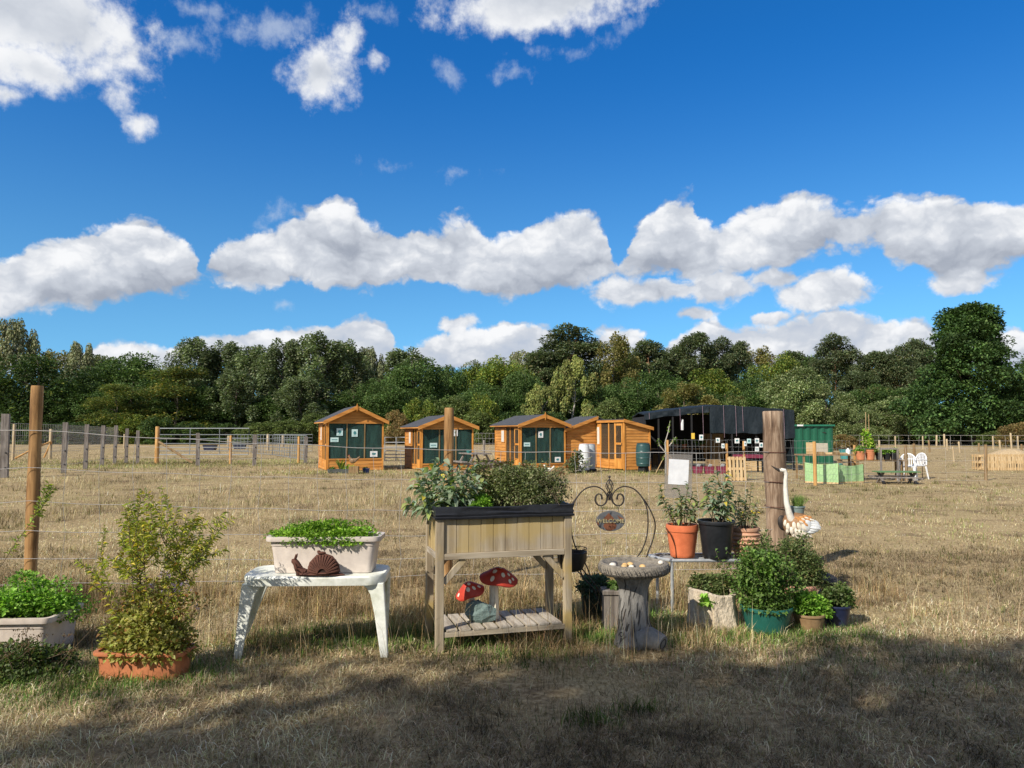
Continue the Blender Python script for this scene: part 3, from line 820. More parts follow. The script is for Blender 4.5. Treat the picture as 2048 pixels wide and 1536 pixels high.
# the big oak that stands forward on the right
p = V(1945, 865, 84)
o = make_tree('oak_tree', 'tallest tree, a broad dark green oak standing forward of the wood on the right', 'oak_big', CAM_H + (865 - 605) / FPX * 84, 225 / FPX * 84, [((0.026, 0.052, 0.016), 4), ((0.040, 0.074, 0.020), 3), ((0.066, 0.108, 0.032), 1.4)], 42000, 0.42, 558, BARK, .42, spread=.28)
o['group'] = 'trees along the edge of the wood'
o.location = (p.x, 84, 0)
sh = []
for i in range(34):
    px = 15 + i * 63 + random.uniform(-16, 16)
    kd = 'dbush' if px < 560 and i % 4 else random.choice(['dbush', 'bush', 'bush', 'ybush'] if px < 1500 else ['bush', 'bbush', 'bush', 'dbush'])
    sh.append((kd, px, random.uniform(822, 850), random.uniform(75, 115), random.uniform(90, 97)))
sh += [('ybush', 840, 800, 90, 92), ('bush', 905, 795, 100, 94), ('ybush', 965, 790, 90, 93), ('bbush', 795, 820, 60, 90), ('bush', 1215, 800, 90, 92), ('bush', 1465, 800, 100, 92), ('bbush', 2035, 845, 90, 74), ('bbush', 1690, 868, 60, 60), ('bush', 1985, 862, 70, 80)]
sh += [('oak', 30 + i * 74 + random.uniform(-15, 15), random.uniform(752, 790), 130, random.uniform(101, 104), None, i % 2) for i in range(28) if not 1850 < 30 + i * 74 < 1990]
bk = ['oli', 'pop', 'oak', 'beech', 'grb', 'pop', 'oak', 'pine']
sh += [(bk[i % 8] if px_ < 1280 else ['pine', 'oak', 'oli', 'pine'][i % 4], px_, (random.uniform(700, 722) if px_ > 330 else random.uniform(705, 720)) if px_ < 1100 else random.uniform(698, 716), random.uniform(110, 150), random.uniform(136, 146), None, i % 2) for i, px_ in enumerate(range(110, 1850, 78))]
for a in sh: plant_tree(*a)
# trees that stand behind the viewer and shade the near grass
for i, (x, y, sx, sz, rz, lab) in enumerate([(-12.4, -8.9, .58, .92, 1.0, 'leafy oak behind the viewer, farthest left of those shading the near grass'), (-8.2, -6.4, .66, 1.0, 2.2, 'leafy oak behind the viewer whose shade lies in front of the raised planter'), (-5.0, -6.2, .70, 1.0, 4.0, 'leafy oak behind the viewer whose shade reaches the green pot'), (-9.6, -9.0, .72, 1.0, 5.0, 'leafy oak standing farthest behind the viewer'), (-6.4, -8.8, .74, 1.0, 3.0, 'leafy oak behind the viewer between two others'), (-3.4, -8.6, .74, 1.0, 1.7, 'leafy oak almost straight behind the viewer')]):
    o = dup(protos[('oak', i % 2)], loc=(x, y, 0), rz=rz, label=lab, group='trees behind the viewer', scale=(sx, sx, sz))

# ------------------------------------------------------------------ materials of the furniture and pots
M_POST = wood('post_wood', (0.12, 0.058, 0.022), (0.36, 0.20, 0.078), (0.52, 0.33, 0.15), 'Z', 6, stretch=10)
M_OLDPOST = wood('old_post_wood', (0.055, 0.032, 0.02), (0.22, 0.145, 0.095), (0.44, 0.335, 0.24), 'Z', 7, stretch=9)
M_GREYPOST = wood('grey_post_wood', (0.10, 0.085, 0.075), (0.20, 0.175, 0.155), (0.32, 0.29, 0.26), 'Z', 8)
M_BED = wood('weathered_bed_wood', (0.24, 0.185, 0.12), (0.41, 0.34, 0.24), (0.54, 0.47, 0.36), 'Z', 8, stain=((0.46, 0.33, 0.10), 3.2, 0.46), planks=(0.0849, 'X'))
M_BEDL = wood('weathered_leg_wood', (0.21, 0.165, 0.11), (0.36, 0.295, 0.20), (0.48, 0.41, 0.30), 'Z', 9, stain=((0.42, 0.30, 0.10), 3.5, 0.52))
M_BEDR = wood('weathered_rail_wood', (0.24, 0.19, 0.13), (0.40, 0.335, 0.24), (0.52, 0.455, 0.35), 'X', 9)
M_BEDS = wood('weathered_slat_wood', (0.24, 0.20, 0.15), (0.41, 0.36, 0.29), (0.53, 0.48, 0.40), 'Y', 9)
M_BLACK = mottled('black_plastic', (0.008, 0.009, 0.011), (0.022, 0.024, 0.028), 7, 0.38, 0.08)
M_LINER = mottled('black_liner', (0.010, 0.011, 0.014), (0.022, 0.024, 0.030), 5, 0.42, 0.25, bdist=0.01)
M_WHITEPL = mottled('aged_white_plastic', (0.55, 0.58, 0.46), (0.80, 0.82, 0.76), 4, 0.5, 0.12, (0.86, 0.87, 0.84))
M_CREAM = mottled('cream_plastic', (0.55, 0.47, 0.40), (0.66, 0.575, 0.50), 3, 0.5, 0.06)
M_BEIGE = mottled('pale_beige_plastic', (0.56, 0.49, 0.435), (0.63, 0.56, 0.50), 3, 0.5, 0.06)
M_TERRA = mottled('terracotta', (0.40, 0.13, 0.05), (0.54, 0.20, 0.085), 4, 0.6, 0.12)
M_ORANGE = mottled('orange_plastic', (0.60, 0.145, 0.055), (0.70, 0.20, 0.085), 3, 0.45, 0.05)
M_CLAY = mottled('weathered_clay', (0.42, 0.20, 0.115), (0.58, 0.34, 0.22), 5, 0.85, 0.25, (0.50, 0.27, 0.17))
M_PINKCLAY = mottled('pink_clay', (0.50, 0.23, 0.15), (0.62, 0.34, 0.24), 5, 0.8, 0.2)
M_TEAL = mottled('teal_plastic', (0.012, 0.095, 0.075), (0.020, 0.13, 0.105), 3, 0.4, 0.05)
M_NAVY = mottled('navy_glaze', (0.010, 0.014, 0.04), (0.022, 0.03, 0.075), 4, 0.3, 0.05)
M_BROWNPOT = mottled('brown_glaze', (0.20, 0.12, 0.055), (0.32, 0.21, 0.11), 5, 0.6, 0.15)
M_SOIL = mottled('soil', (0.025, 0.018, 0.012), (0.07, 0.05, 0.032), 30, 0.95, 0.8, bdist=0.01)
M_RUST = mottled('rusted_iron', (0.055, 0.020, 0.014), (0.115, 0.045, 0.028), 18, 0.9, 0.6, (0.08, 0.030, 0.020))
M_SLOTSHADE = mottled('slot_shade_rust', (0.02, 0.009, 0.007), (0.035, 0.016, 0.011), 18, 0.9, 0.3)  # rust darkened: shade of the hollow shell put into the ball's colour
M_RED = mottled('red_paint', (0.40, 0.030, 0.016), (0.55, 0.060, 0.030), 7, 0.55, 0.15)
M_SPOT = mottled('white_spot_paint', (0.74, 0.69, 0.55), (0.84, 0.80, 0.68), 20, 0.6, 0.1)
M_STALK = mottled('chipped_white_paint', (0.50, 0.43, 0.30), (0.82, 0.77, 0.62), 14, 0.8, 0.5, (0.78, 0.72, 0.56), stretch=(1, 1, 0.2), bdist=0.008)
M_ROCK = mottled('green_grey_stone', (0.055, 0.10, 0.095), (0.16, 0.22, 0.205), 16, 0.8, 0.6, (0.09, 0.145, 0.14), bdist=0.01)
M_CONCRETE = mottled('weathered_concrete', (0.10, 0.096, 0.092), (0.30, 0.288, 0.265), 9, 0.9, 0.8, (0.19, 0.182, 0.17), stretch=(1, 1, 0.35), bdist=0.012)
M_CONCTOP = mottled('lichened_concrete', (0.08, 0.070, 0.056), (0.27, 0.24, 0.195), 14, 0.95, 0.9, (0.17, 0.15, 0.12), bdist=0.012)
M_GROOVE = mottled('dark_groove', (0.035, 0.033, 0.032), (0.07, 0.066, 0.062), 12, 0.95, 0.3)  # dark lines laid over the bark and the bowl rim
M_STUMP = mottled('bleached_stump', (0.30, 0.22, 0.15), (0.60, 0.52, 0.40), 10, 0.9, 0.9, (0.50, 0.42, 0.31), stretch=(1, 1, 0.5), bdist=0.02)
M_IRON = mottled('dark_wrought_iron', (0.025, 0.022, 0.020), (0.07, 0.058, 0.05), 20, 0.6, 0.2, metal=0.4)
M_SLATE = mottled('grey_slate_paint', (0.075, 0.078, 0.085), (0.125, 0.13, 0.14), 9, 0.6, 0.15)
M_RUSTPATCH = mottled('bare_rust_patch', (0.10, 0.032, 0.014), (0.20, 0.075, 0.035), 14, 0.9, 0.3)
M_GOLD = mottled('dull_yellow_letter_paint', (0.26, 0.22, 0.12), (0.42, 0.36, 0.20), 20, 0.6, 0.1)
M_GATE = mottled('dull_galvanised_gate', (0.17, 0.19, 0.20), (0.27, 0.29, 0.30), 7, 0.5, 0.1, metal=0.3)
M_GALV = mottled('galvanised_steel', (0.36, 0.38, 0.39), (0.52, 0.54, 0.55), 7, 0.45, 0.1, metal=0.35)
M_WIRE = mottled('fence_wire', (0.42, 0.40, 0.38), (0.60, 0.58, 0.55), 9, 0.5, 0.0, metal=0.3)
M_PAPER = mottled('white_paper', (0.76, 0.78, 0.82), (0.82, 0.84, 0.87), 2, 0.7, 0.0)
M_CRANE = mottled('chalky_white_paint', (0.60, 0.57, 0.48), (0.78, 0.75, 0.68), 7, 0.55, 0.15)
M_FEATHER = mottled('painted_feather', (0.56, 0.49, 0.38), (0.78, 0.72, 0.60), 8, 0.5, 0.2)
M_FEATHER_O = mottled('rust_orange_feather', (0.36, 0.13, 0.03), (0.62, 0.33, 0.12), 9, 0.5, 0.2)
M_FEATHER_G = mottled('pale_grey_feather', (0.46, 0.48, 0.49), (0.64, 0.66, 0.66), 9, 0.5, 0.2)
M_STEM = mottled('woody_stem', (0.07, 0.05, 0.03), (0.16, 0.12, 0.075), 20, 0.9, 0.3)
M_GSTEM = mottled('green_stem', (0.10, 0.13, 0.04), (0.18, 0.19, 0.07), 20, 0.8, 0.2)
def glass_mat(name, col, alpha, rough=0.15):
    m, nt, p = new_mat(name)
    n = ntex(nt, coords(nt), 3.0, 3)
    nt.links.new(ramp(nt, n, [(0.3, tuple(x * .85 for x in col)), (0.7, col)]), p.inputs['Base Color'])
    p.inputs['Roughness'].default_value = rough
    t = nt.nodes.new('ShaderNodeBsdfTransparent')
    mx = nt.nodes.new('ShaderNodeMixShader'); mx.inputs[0].default_value = alpha
    nt.links.new(t.outputs[0], mx.inputs[1]); nt.links.new(p.outputs[0], mx.inputs[2])
    nt.links.new(mx.outputs[0], nt.nodes['Material Output'].inputs['Surface'])
    return m
M_SLEEVE = glass_mat('clear_plastic_sleeve', (0.34, 0.32, 0.30), 0.42, 0.25)

# ------------------------------------------------------------------ builders
def rr(w, d, r, z, n=5, cx=0.0, cy=0.0):
    'rounded rectangle loop'
    out = []
    for sx, sy, a0 in ((1, 1, 0), (-1, 1, 90), (-1, -1, 180), (1, -1, 270)):
        for i in range(n):
            a = R(a0 + 90 * i / (n - 1))
            out.append((cx + sx * (w / 2 - r) + r * math.cos(a), cy + sy * (d / 2 - r) + r * math.sin(a), z))
    return out
def trough(parent, w, d, h, mat, rim=0.025, taper=0.86, groove=True):
    mb = MB()
    w0, d0 = w * taper, d * taper
    f = lambda t: (w0 + (w - 2 * rim - w0) * t, d0 + (d - 2 * rim - d0) * t)
    L = [rr(*f(0), .03, 0), rr(*f(.1), .035, h * .06)]
    for t in (.4, .70): L.append(rr(*f(t), .04, h * t))
    if groove:
        a, b = f(.74); L += [rr(a, b, .04, h * .74), rr(a + .010, b + .010, .042, h * .75), rr(a + .012, b + .012, .042, h * .80)]
    a, b = f(.88)
    L += [rr(a + .004, b + .004, .04, h * .86), rr(w, d, .05, h * .875), rr(w + .004, d + .004, .052, h * .93), rr(w, d, .05, h), rr(w - rim * 2.2, d - rim * 2.2, .035, h), rr(w - rim * 2.6, d - rim * 2.6, .03, h * .86)]
    mb.rings(L)
    o = mb.build('pot', mat, parent, smooth=True)
    s_ = MB(); s_.rings([rr(w - rim * 2.7, d - rim * 2.7, .03, h * .862), rr(w - rim * 3.2, d - rim * 3.2, .03, h * .875)])
    s_.build('soil', M_SOIL, parent)
    return o
def round_pot(parent, r_top, r_bot, h, mat, rim_h=0.03, rim_w=0.012, ribs=0, flare=0.0, name='pot'):
    pr = [(r_bot * .96, 0), (r_bot, .004)]
    K = 26 if ribs else 8
    for i in range(1, K + 1):
        t = i / K
        r_ = r_bot + (r_top - rim_w - r_bot) * (t ** (1 + flare))
        if ribs: r_ += 0.007 * math.sin(t * ribs * 2 * math.pi) + .025 * math.sin(t * math.pi)
        pr.append((r_, t * (h - rim_h)))
    pr += [(r_top, h - rim_h + .002), (r_top + .003, h - rim_h * .5), (r_top, h), (r_top - .012, h), (r_top - .018, h - .035)]
    mb = MB(); mb.lathe(pr, n=36)
    o = mb.build(name, mat, parent, smooth=True)
    s_ = MB(); s_.lathe([(r_top - .019, h - .034), (r_top * .5, h - .022)], n=24); s_.build('soil', M_SOIL, parent, smooth=True)
    return o
def mound(parent, c, rad, n, ll, cols, rng, name='foliage', lumps=14, seg=1, lw=0.34, droop=.2, up=0.35, shell=.5, mat=None):
    'rounded leafy mass made of leafy lumps; c centre of its base, rad half sizes'
    c = np.array(c); rad = np.array(rad)
    cl = []
    for i in range(lumps):
        u = rnd_dirs(1, rng)[0]; u[2] = abs(u[2])
        cl.append(u * rng.uniform(.45, .85))
    cl = np.array(cl); lr = rng.uniform(.22, .42, lumps)
    idx = rng.choice(lumps, n, p=lr ** 2 / (lr ** 2).sum())
    u = rnd_dirs(n, rng); u[:, 2] += .25; u = unit(u)
    P = cl[idx] + u * (lr[idx, None] * (shell + (1 - shell) * rng.random((n, 1))))
    P[:, 2] = np.maximum(P[:, 2], 0.0)
    P = c + P * rad
    D = unit(u + rng.normal(size=(n, 3)) * .6 + [0, 0, up])
    L = ll * rng.uniform(.55, 1.35, n)
    C = palette(n, cols, rng, .16) * (1 + rng.normal(size=lumps) * .14).clip(.6, 1.5)[idx, None]
    return leaves(name, parent, P, D, L, L * lw, np.clip(C * 1.45, .005, .8), rng, droop, .25, seg, mat)
def stems_mesh(parent, paths, r0, r1, mat, name='stems'):
    mb = MB()
    for p in paths:
        k = len(p); mb.tube(p, [r0 + (r1 - r0) * i / (k - 1) for i in range(k)], 5)
    return mb.build(name, mat, parent, smooth=True)
def stem_path(b, t, rng, bow=.12, k=5):
    b, t = np.array(b, float), np.array(t, float)
    o = rng.normal(size=3) * bow * np.linalg.norm(t - b); o[2] = 0
    return [tuple(b + (t - b) * s + o * math.sin(math.pi * s) * .6) for s in np.linspace(0, 1, k)]
def along(paths, s0, per, rng):
    P, T, S_ = [], [], []
    for p in paths:
        p = np.array(p)
        for i in range(per):
            s = s0 + (1 - s0) * (i + rng.random() * .8) / per
            f = s * (len(p) - 1); k = min(int(f), len(p) - 2); g_ = f - k
            P.append(p[k] * (1 - g_) + p[k + 1] * g_); T.append(p[k + 1] - p[k]); S_.append(s)
    return np.array(P), unit(np.array(T)), np.array(S_)
def leafy_stems(parent, paths, s0, per, ll, lw, cols, rng, droop=.3, seg=3, fwd=.5, stem=(0.003, .0015), smat=None, tipboost=0.0, name='foliage'):
    stems_mesh(parent, paths, stem[0], stem[1], smat or M_STEM)
    P, T, S_ = along(paths, s0, per, rng)
    n = len(P)
    side = rnd_dirs(n, rng); side = unit(side - T * (side * T).sum(1, keepdims=True))
    D = unit(side + T * (fwd + tipboost * S_[:, None] ** 3) + rng.normal(size=(n, 3)) * .15)
    L = ll * rng.uniform(.55, 1.25, n)
    return leaves(name, parent, P, D, L, L * lw, palette(n, cols, rng, .15) * 1.45, rng, droop, .3, seg)
SAGE = [((0.165, 0.215, 0.145), 4), ((0.23, 0.275, 0.205), 3), ((0.10, 0.15, 0.075), 2), ((0.22, 0.27, 0.08), .9), ((0.42, 0.36, 0.05), .15)]
SAGEY = [((0.13, 0.165, 0.085), 4), ((0.18, 0.20, 0.12), 3), ((0.09, 0.125, 0.05), 2), ((0.48, 0.36, 0.05), .75), ((0.20, 0.25, 0.07), 1)]
HERB = [((0.15, 0.27, 0.025), 4), ((0.21, 0.35, 0.04), 3), ((0.10, 0.19, 0.02), 2)]
HERB2 = [((0.13, 0.25, 0.03), 4), ((0.19, 0.33, 0.05), 3), ((0.09, 0.17, 0.025), 2)]
THYME = [((0.13, 0.155, 0.065), 4), ((0.18, 0.20, 0.095), 3), ((0.09, 0.11, 0.04), 2), ((0.26, 0.26, 0.16), .8)]
MIDG = [((0.075, 0.13, 0.030), 4), ((0.11, 0.18, 0.04), 3), ((0.05, 0.09, 0.022), 2)]
DULL = [((0.085, 0.115, 0.038), 4), ((0.12, 0.15, 0.055), 3), ((0.06, 0.085, 0.028), 2), ((0.16, 0.13, 0.06), .6)]
def spikes(parent, pts, h, rng, cols, name='flower_spikes'):
    'small pale flower spikes on thin stalks'
    paths = [stem_path(p, (p[0] + rng.normal() * .012, p[1] + rng.normal() * .012, p[2] + h * rng.uniform(.6, 1.2)), rng, .05, 3) for p in pts]
    P, T, S_ = along(paths, .45, 14, rng); n = len(P)
    D = rnd_dirs(n, rng)
    return leaves(name, parent, P, D, rng.uniform(.004, .008, n), np.full(n, .003), palette(n, cols, rng), rng, .1, .2, 1)

# ------------------------------------------------------------------ the near wire fence
fence = thing('wire_fence', 'near wire stock fence on three round wooden posts running behind the pots and planters', 'fence', (0, 0, 0))
FP = [(-3.86, 6.1), (-.613, 7.3), (2.72, 7.76)]
def round_post(name, xy, r_, h, mat, parent, seed, cut=0.0, lean=(0, 0)):
    mb = MB(); rg = random.Random(seed)
    ph = [rg.uniform(0, 6.28) for _ in range(6)]
    pr = [(r_ * (1.0 + .05 * math.sin(ph[5] + i * .9)), h * i / 12) for i in range(13)]
    pr = [(pr[0][0], -.05)] + pr[1:-1] + [(r_ * .99, h - .012), (r_ * .93, h)]
    mb.lathe(pr, n=20, wob=lambda a, q, z: q * (1 + .045 * math.sin(2 * a + ph[0] + z * 1.3) + .03 * math.sin(3 * a + ph[1] - z * 2) + .012 * math.sin(9 * a + ph[2])))
    mb.v = [(x + xy[0] + lean[0] * z, y + xy[1] + lean[1] * z, z - (cut * max(0, (x / r_)) if z > h - .1 else 0)) for x, y, z in mb.v]
    return mb.build(name, mat, parent, smooth=True)
round_post('post', FP[0], .047, 1.83, M_POST, fence, 1, lean=(-.004, 0))['label'] = 'orange brown post behind the beige trough'
round_post('post', FP[1], .044, 1.69, M_POST, fence, 2)['label'] = 'slim orange brown post rising behind the sage'
round_post('post', FP[2], .104, 1.67, M_OLDPOST, fence, 3, lean=(-.012, 0))['label'] = 'thick grey brown post with wire bound round it, behind the bird ornament'
ZL = [(1.466, 1.28, 1.253), (1.165, .99, .953), (.90, .70, .70), (.67, .47, .47), (.454, .26, .26), (.25, .10, .10)]
def fence_pt(t, zi):
    'runs 0..3: 0-1 off frame to first post, 1-2, 2-3'
    e = (-7.6, 4.72)
    P = [e] + FP
    z = (ZL[zi][0] + .05, *ZL[zi])
    k = min(int(t), 2); f = t - k
    a, b = P[k], P[k + 1]
    sag = -.018 * math.sin(math.pi * f) + .006 * math.sin(f * 23 + zi)
    return Vector((a[0] + (b[0] - a[0]) * f, a[1] + (b[1] - a[1]) * f - .06, z[k] + (z[k + 1] - z[k]) * f + sag))
mb = MB()
for zi in range(6):
    mb.tube([fence_pt(i * 3 / 60, zi) for i in range(61)], .0030 if zi == 0 else .0022, 4)
seglen = [math.dist((-7.6, 4.72), FP[0]), math.dist(FP[0], FP[1]), math.dist(FP[1], FP[2])]
for k in range(3):
    for i in range(1, int(seglen[k] / .25)):
        t = k + i * .25 / seglen[k]
        mb.tube([fence_pt(min(t + .004 * math.sin(zi * 2.1 + i), 2.999), zi) for zi in range(6)], .0018, 4)
mb.build('wire_mesh', M_WIRE, fence)
mb = MB()
for z in (1.253, .953, .70):
    mb.tube([(FP[2][0] - .012 * z + .113 * math.cos(a), FP[2][1] + .113 * math.sin(a), z + .006 * math.sin(a)) for a in [i * math.pi / 12 for i in range(24)]], .004, 5, closed=True)
mb.build('wire_tie', M_RUST, fence)

# ------------------------------------------------------------------ left: beige trough of mint, weeds, arching branch
t = thing('trough_planter', 'beige plastic trough full of bright green mint on the ground at the left edge', 'planter', (-3.34, 5.06, 0), R(3))
trough(t, .78, .46, .27, M_CREAM)
rng = np.random.default_rng(21)
mound(t, (0, 0, .22), (.46, .30, .20), 9000, .026, HERB2, rng, lumps=34, seg=1, lw=.42)
mound(t, (.16, .10, .22), (.40, .25, .27), 4200, .024, HERB2, rng, lumps=22, seg=1, lw=.42, name='tall_shoots')
spikes(t, [(rng.uniform(-.4, .45), rng.uniform(-.2, .3), .36) for _ in range(60)], .13, rng, [((.42, .40, .30), 3), ((.30, .33, .2), 2)])
w = thing('weed_clump', 'dark leafy weeds with brown seed heads in front of the beige trough', 'plant', (-3.05, 4.50, 0))
rng = np.random.default_rng(22)
mound(w, (-.28, .0, 0), (.26, .2, .34), 3200, .04, DULL, rng, lumps=18, seg=1)
mound(w, (.12, .05, 0), (.42, .24, .19), 4200, .034, [((.05, .075, .022), 4), ((.075, .105, .03), 2), ((.11, .10, .045), .8)], rng, lumps=30, seg=1, lw=.25, name='low_leaves')
pp = [stem_path((rng.uniform(-.2, .5), rng.uniform(-.1, .1), 0), (rng.uniform(-.2, .6), rng.uniform(-.15, .15), rng.uniform(.16, .34)), rng) for _ in range(16)]
stems_mesh(w, pp, .0022, .0014, M_STEM)
P = np.concatenate([np.array(p[-1]) + rng.normal(size=(26, 3)) * [.022, .022, .005] for p in pp]); n = len(P)
leaves('seed_heads', w, P, rnd_dirs(n, rng), np.full(n, .012), np.full(n, .005), palette(n, [((.13, .08, .045), 3), ((.2, .14, .08), 2)], rng), rng)  # brown seed heads at the stem tips
b = thing('leafy_branch', 'single arching green branch crossing in front of the orange brown post', 'plant', (-4.05, 5.75, 0))
rng = np.random.default_rng(23)
q0 = (-.1, 0, .2)
def at(px, py, d, org):
    v = V(px, py, d); return (v.x - org[0], v.y - org[1], v.z)
og = (-4.05, 5.75)
pa = [q0, at(5, 1128, 5.7, og), at(32, 1085, 5.7, og), at(62, 1045, 5.7, og), at(80, 1005, 5.7, og), at(98, 968, 5.75, og)]
pa2 = [at(62, 1045, 5.7, og), at(76, 1030, 5.72, og), at(92, 1000, 5.74, og), at(103, 975, 5.76, og)]
leafy_stems(b, [pa, pa2], .28, 85, .05, .12, [((.19, .27, .045), 4), ((.27, .32, .06), 3), ((.36, .36, .05), 1.2)], rng, .15, 1, .5)

# ------------------------------------------------------------------ terracotta trough with the yellowing shrub
t = thing('trough_planter', 'terracotta trough on the grass with a tall yellowing shrub and tiny mauve flowers', 'planter', (-2.19, 4.58, 0), R(-3))
trough(t, .545, .24, .165, M_TERRA, rim=.02, groove=False)
rng = np.random.default_rng(31)
YG = [((0.27, 0.30, 0.045), 4), ((0.40, 0.38, 0.06), 2.5), ((0.17, 0.22, 0.045), 2.5), ((0.48, 0.38, 0.05), 1.2), ((.2, .11, .03), .3)]
OLV = [((0.22, 0.22, 0.055), 4), ((0.33, 0.31, 0.10), 3), ((0.14, 0.15, 0.03), 2), ((.22, .12, .04), 1.2)]
mound(t, (0, .0, .13), (.31, .19, .30), 5200, .030, OLV, rng, lumps=34, seg=1, lw=.34, name='leafy_base')
mound(t, (.02, .05, .36), (.31, .18, .20), 1300, .028, OLV[:3] + [((.24, .11, .035), 2)], rng, lumps=24, seg=1, lw=.26, name='fading_leaves')
tips = [(-.14, .92), (-.22, .78), (-.06, 1.02), (.03, 1.08), (.10, 1.04), (.12, .95), (.20, .98), (.30, .96), (.42, .92), (.36, .80), (-.28, .66), (.24, .82), (.02, .90), (-.10, .80), (.14, .78), (.30, .68), (-.02, .74)]
pp = [stem_path((x * .25, .02 + rng.normal() * .03, .15), (x, rng.normal() * .10, z), rng, .06, 6) for x, z in tips]
pp += [[tuple(np.array(p[3]) * .6 + np.array(p[4]) * .4), tuple(np.array(p[4]) + rng.normal(size=3) * [.06, .05, .02]), tuple(np.array(p[5]) + rng.normal(size=3) * [.11, .07, .05])] for p in pp for _ in range(3)]
leafy_stems(t, pp, .34, 60, .040, .10, YG, rng, .25, 1, .6, stem=(.003, .001))
stems_mesh(t, [[(-.12, 0, .40), (-.22, -.02, .46), (-.33, -.03, .58)]], .008, .006, M_STEM, 'dead_stick')
P = np.concatenate([np.array([rng.uniform(.0, .36), rng.normal() * .12 - .08, rng.uniform(.42, .66)]) + rng.normal(size=(12, 3)) * .008 for _ in range(14)]); n = len(P)
leaves('flowering_foliage', t, P, rnd_dirs(n, rng), np.full(n, .011), np.full(n, .003), palette(n, [((.42, .32, .62), 3), ((.30, .20, .45), 1)], rng), rng)

# ------------------------------------------------------------------ white plastic table
t = thing('plastic_table', 'weathered white plastic table carrying a planted trough and a rusty snail', 'table', (-1.29, 4.92, 0), R(2.5))
TW, TD, TH = .92, .42, .525
def top_loop(z, off=0.0):
    out = rr(TW + off * 2, TD + off * 2, .11 + off, z, 7, 0, TD / 2)
    return [(x, y - (.055 * (1 - (x / (TW / 2)) ** 2) if y < TD / 2 else 0), z) for x, y, z in out]
mb = MB(); mb.rings([top_loop(TH - .062, -.012), top_loop(TH - .060, .0), top_loop(TH - .012, .004), top_loop(TH, -.006), top_loop(TH, -.02), top_loop(TH - .004, -.03)])
mb.build('tabletop', M_WHITEPL, t, smooth=True)
def table_leg(sx, y0, dy, ex=0.0):
    mb = MB(); L = []
    for z, wi, out, th in ((0, .052, .035, .04), (.12, .062, .027, .045), (.28, .078, .016, .05), (.40, .096, .006, .055), (.44, .116, .002, .055), (.462, .150, 0, .052), (.472, .205, 0, .05)):
        e_ = ex * max(0, 1 - z / .45); xo = sx * (TW / 2 + out - .004 + e_); xi = sx * (TW / 2 + out - wi + e_)
        yy = y0 + dy * out
        L.append([(xo, yy - .004 * sx * 0, z), (xo, yy + th * (1 if dy < 0 else -1) * 1.0, z), (xo - sx * .022, yy + th * (1 if dy < 0 else -1), z), (xo - sx * .024, yy + .022 * (1 if dy < 0 else -1), z), (xi, yy + .018 * (1 if dy < 0 else -1), z), (xi, yy, z)])
    mb.rings(L); mb.build('leg', M_WHITEPL, t, smooth=False, bevel=.006)
table_leg(-1, .012, -.6); table_leg(1, .012, -.6); table_leg(-1, TD - .03, 1.2, .10); table_leg(1, TD - .03, 1.2, -.055)

t = thing('trough_planter', 'pale pinkish white trough of low green herb standing on the plastic table', 'planter', (-1.255, 5.14, TH), R(1))
trough(t, .76, .27, .235, M_BEIGE, rim=.024, taper=.84)
rng = np.random.default_rng(41)
mound(t, (0, 0, .195), (.385, .15, .135), 7500, .019, HERB, rng, lumps=46, seg=1, lw=.40)
mound(t, (0, -.09, .19), (.36, .07, .08), 2600, .019, HERB, rng, lumps=30, seg=1, lw=.42, name='trailing_leaves')
spikes(t, [(rng.uniform(-.38, .40), rng.uniform(-.1, .14), .27) for _ in range(55)], .085, rng, [((.55, .50, .38), 3), ((.36, .36, .2), 2)])

# rusty snail
t = thing('snail_ornament', 'rust brown cast iron snail with a slotted shell at the table front', 'ornament', (-1.255, 4.925, TH), R(0))
mb = MB()
prof = [(-.150, .100, .022), (-.150, .085, .026), (-.140, .055, .030), (-.125, .030, .032)]
L = []
for (x, z, ry, rz_) in [(-.136, .012, .030, .012), (-.10, .013, .040, .013), (-.04, .012, .044, .012), (.04, .012, .042, .012), (.10, .010, .034, .010), (.150, .007, .018, .007), (.172, .005, .006, .004)]:
    L.append([(x, ry * math.cos(a), z + rz_ * math.sin(a)) for a in [i * math.pi / 6 for i in range(12)]])
mb.rings(L)
mb.tube([(-.085, 0, .015), (-.118, 0, .030), (-.132, 0, .055), (-.142, 0, .078), (-.156, 0, .094), (-.172, 0, .095)], [.030, .030, .026, .022, .021, .012], 12)
for s_ in (-1, 1): mb.tube([(-.150, s_ * .009, .108), (-.145, s_ * .014, .124), (-.141, s_ * .016, .139)], [.007, .006, .0035], 7)
mb.build('body', M_RUST, t, smooth=True)
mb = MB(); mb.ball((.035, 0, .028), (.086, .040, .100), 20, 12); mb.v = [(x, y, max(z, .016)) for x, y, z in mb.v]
sh_ = mb.build('shell', M_SLOTSHADE, t, smooth=True)
mb = MB()
for s_ in (-1, 1):
    for i in range(15):
        a = R(8 + 164 * i / 14)
        pts = []
        for f in (.28, .5, .72, .9, 1.0):
            pts.append((.035 + (.098 * f * math.cos(a)), s_ * .047 * math.sqrt(max(0.02, 1 - f * f * .93)), .020 + .112 * f * math.sin(a)))
        mb.tube(pts, [.0045, .0055, .0075, .0088, .009], 6)
mb.tube([(-.062, 0, .022), (-.045, 0, .080), (-.005, 0, .122), (.035, 0, .133), (.085, 0, .115), (.122, 0, .070), (.130, 0, .022)], [.014] * 7, 8)
mb.ball((.02, 0, .146), (.030, .022, .009), 10, 6); mb.ball((.002, 0, .155), (.012, .012, .008), 8, 5)
mb.ball((.035, 0, .020), (.100, .050, .012), 16, 6)
mb.build('rib', M_RUST, sh_, smooth=True)

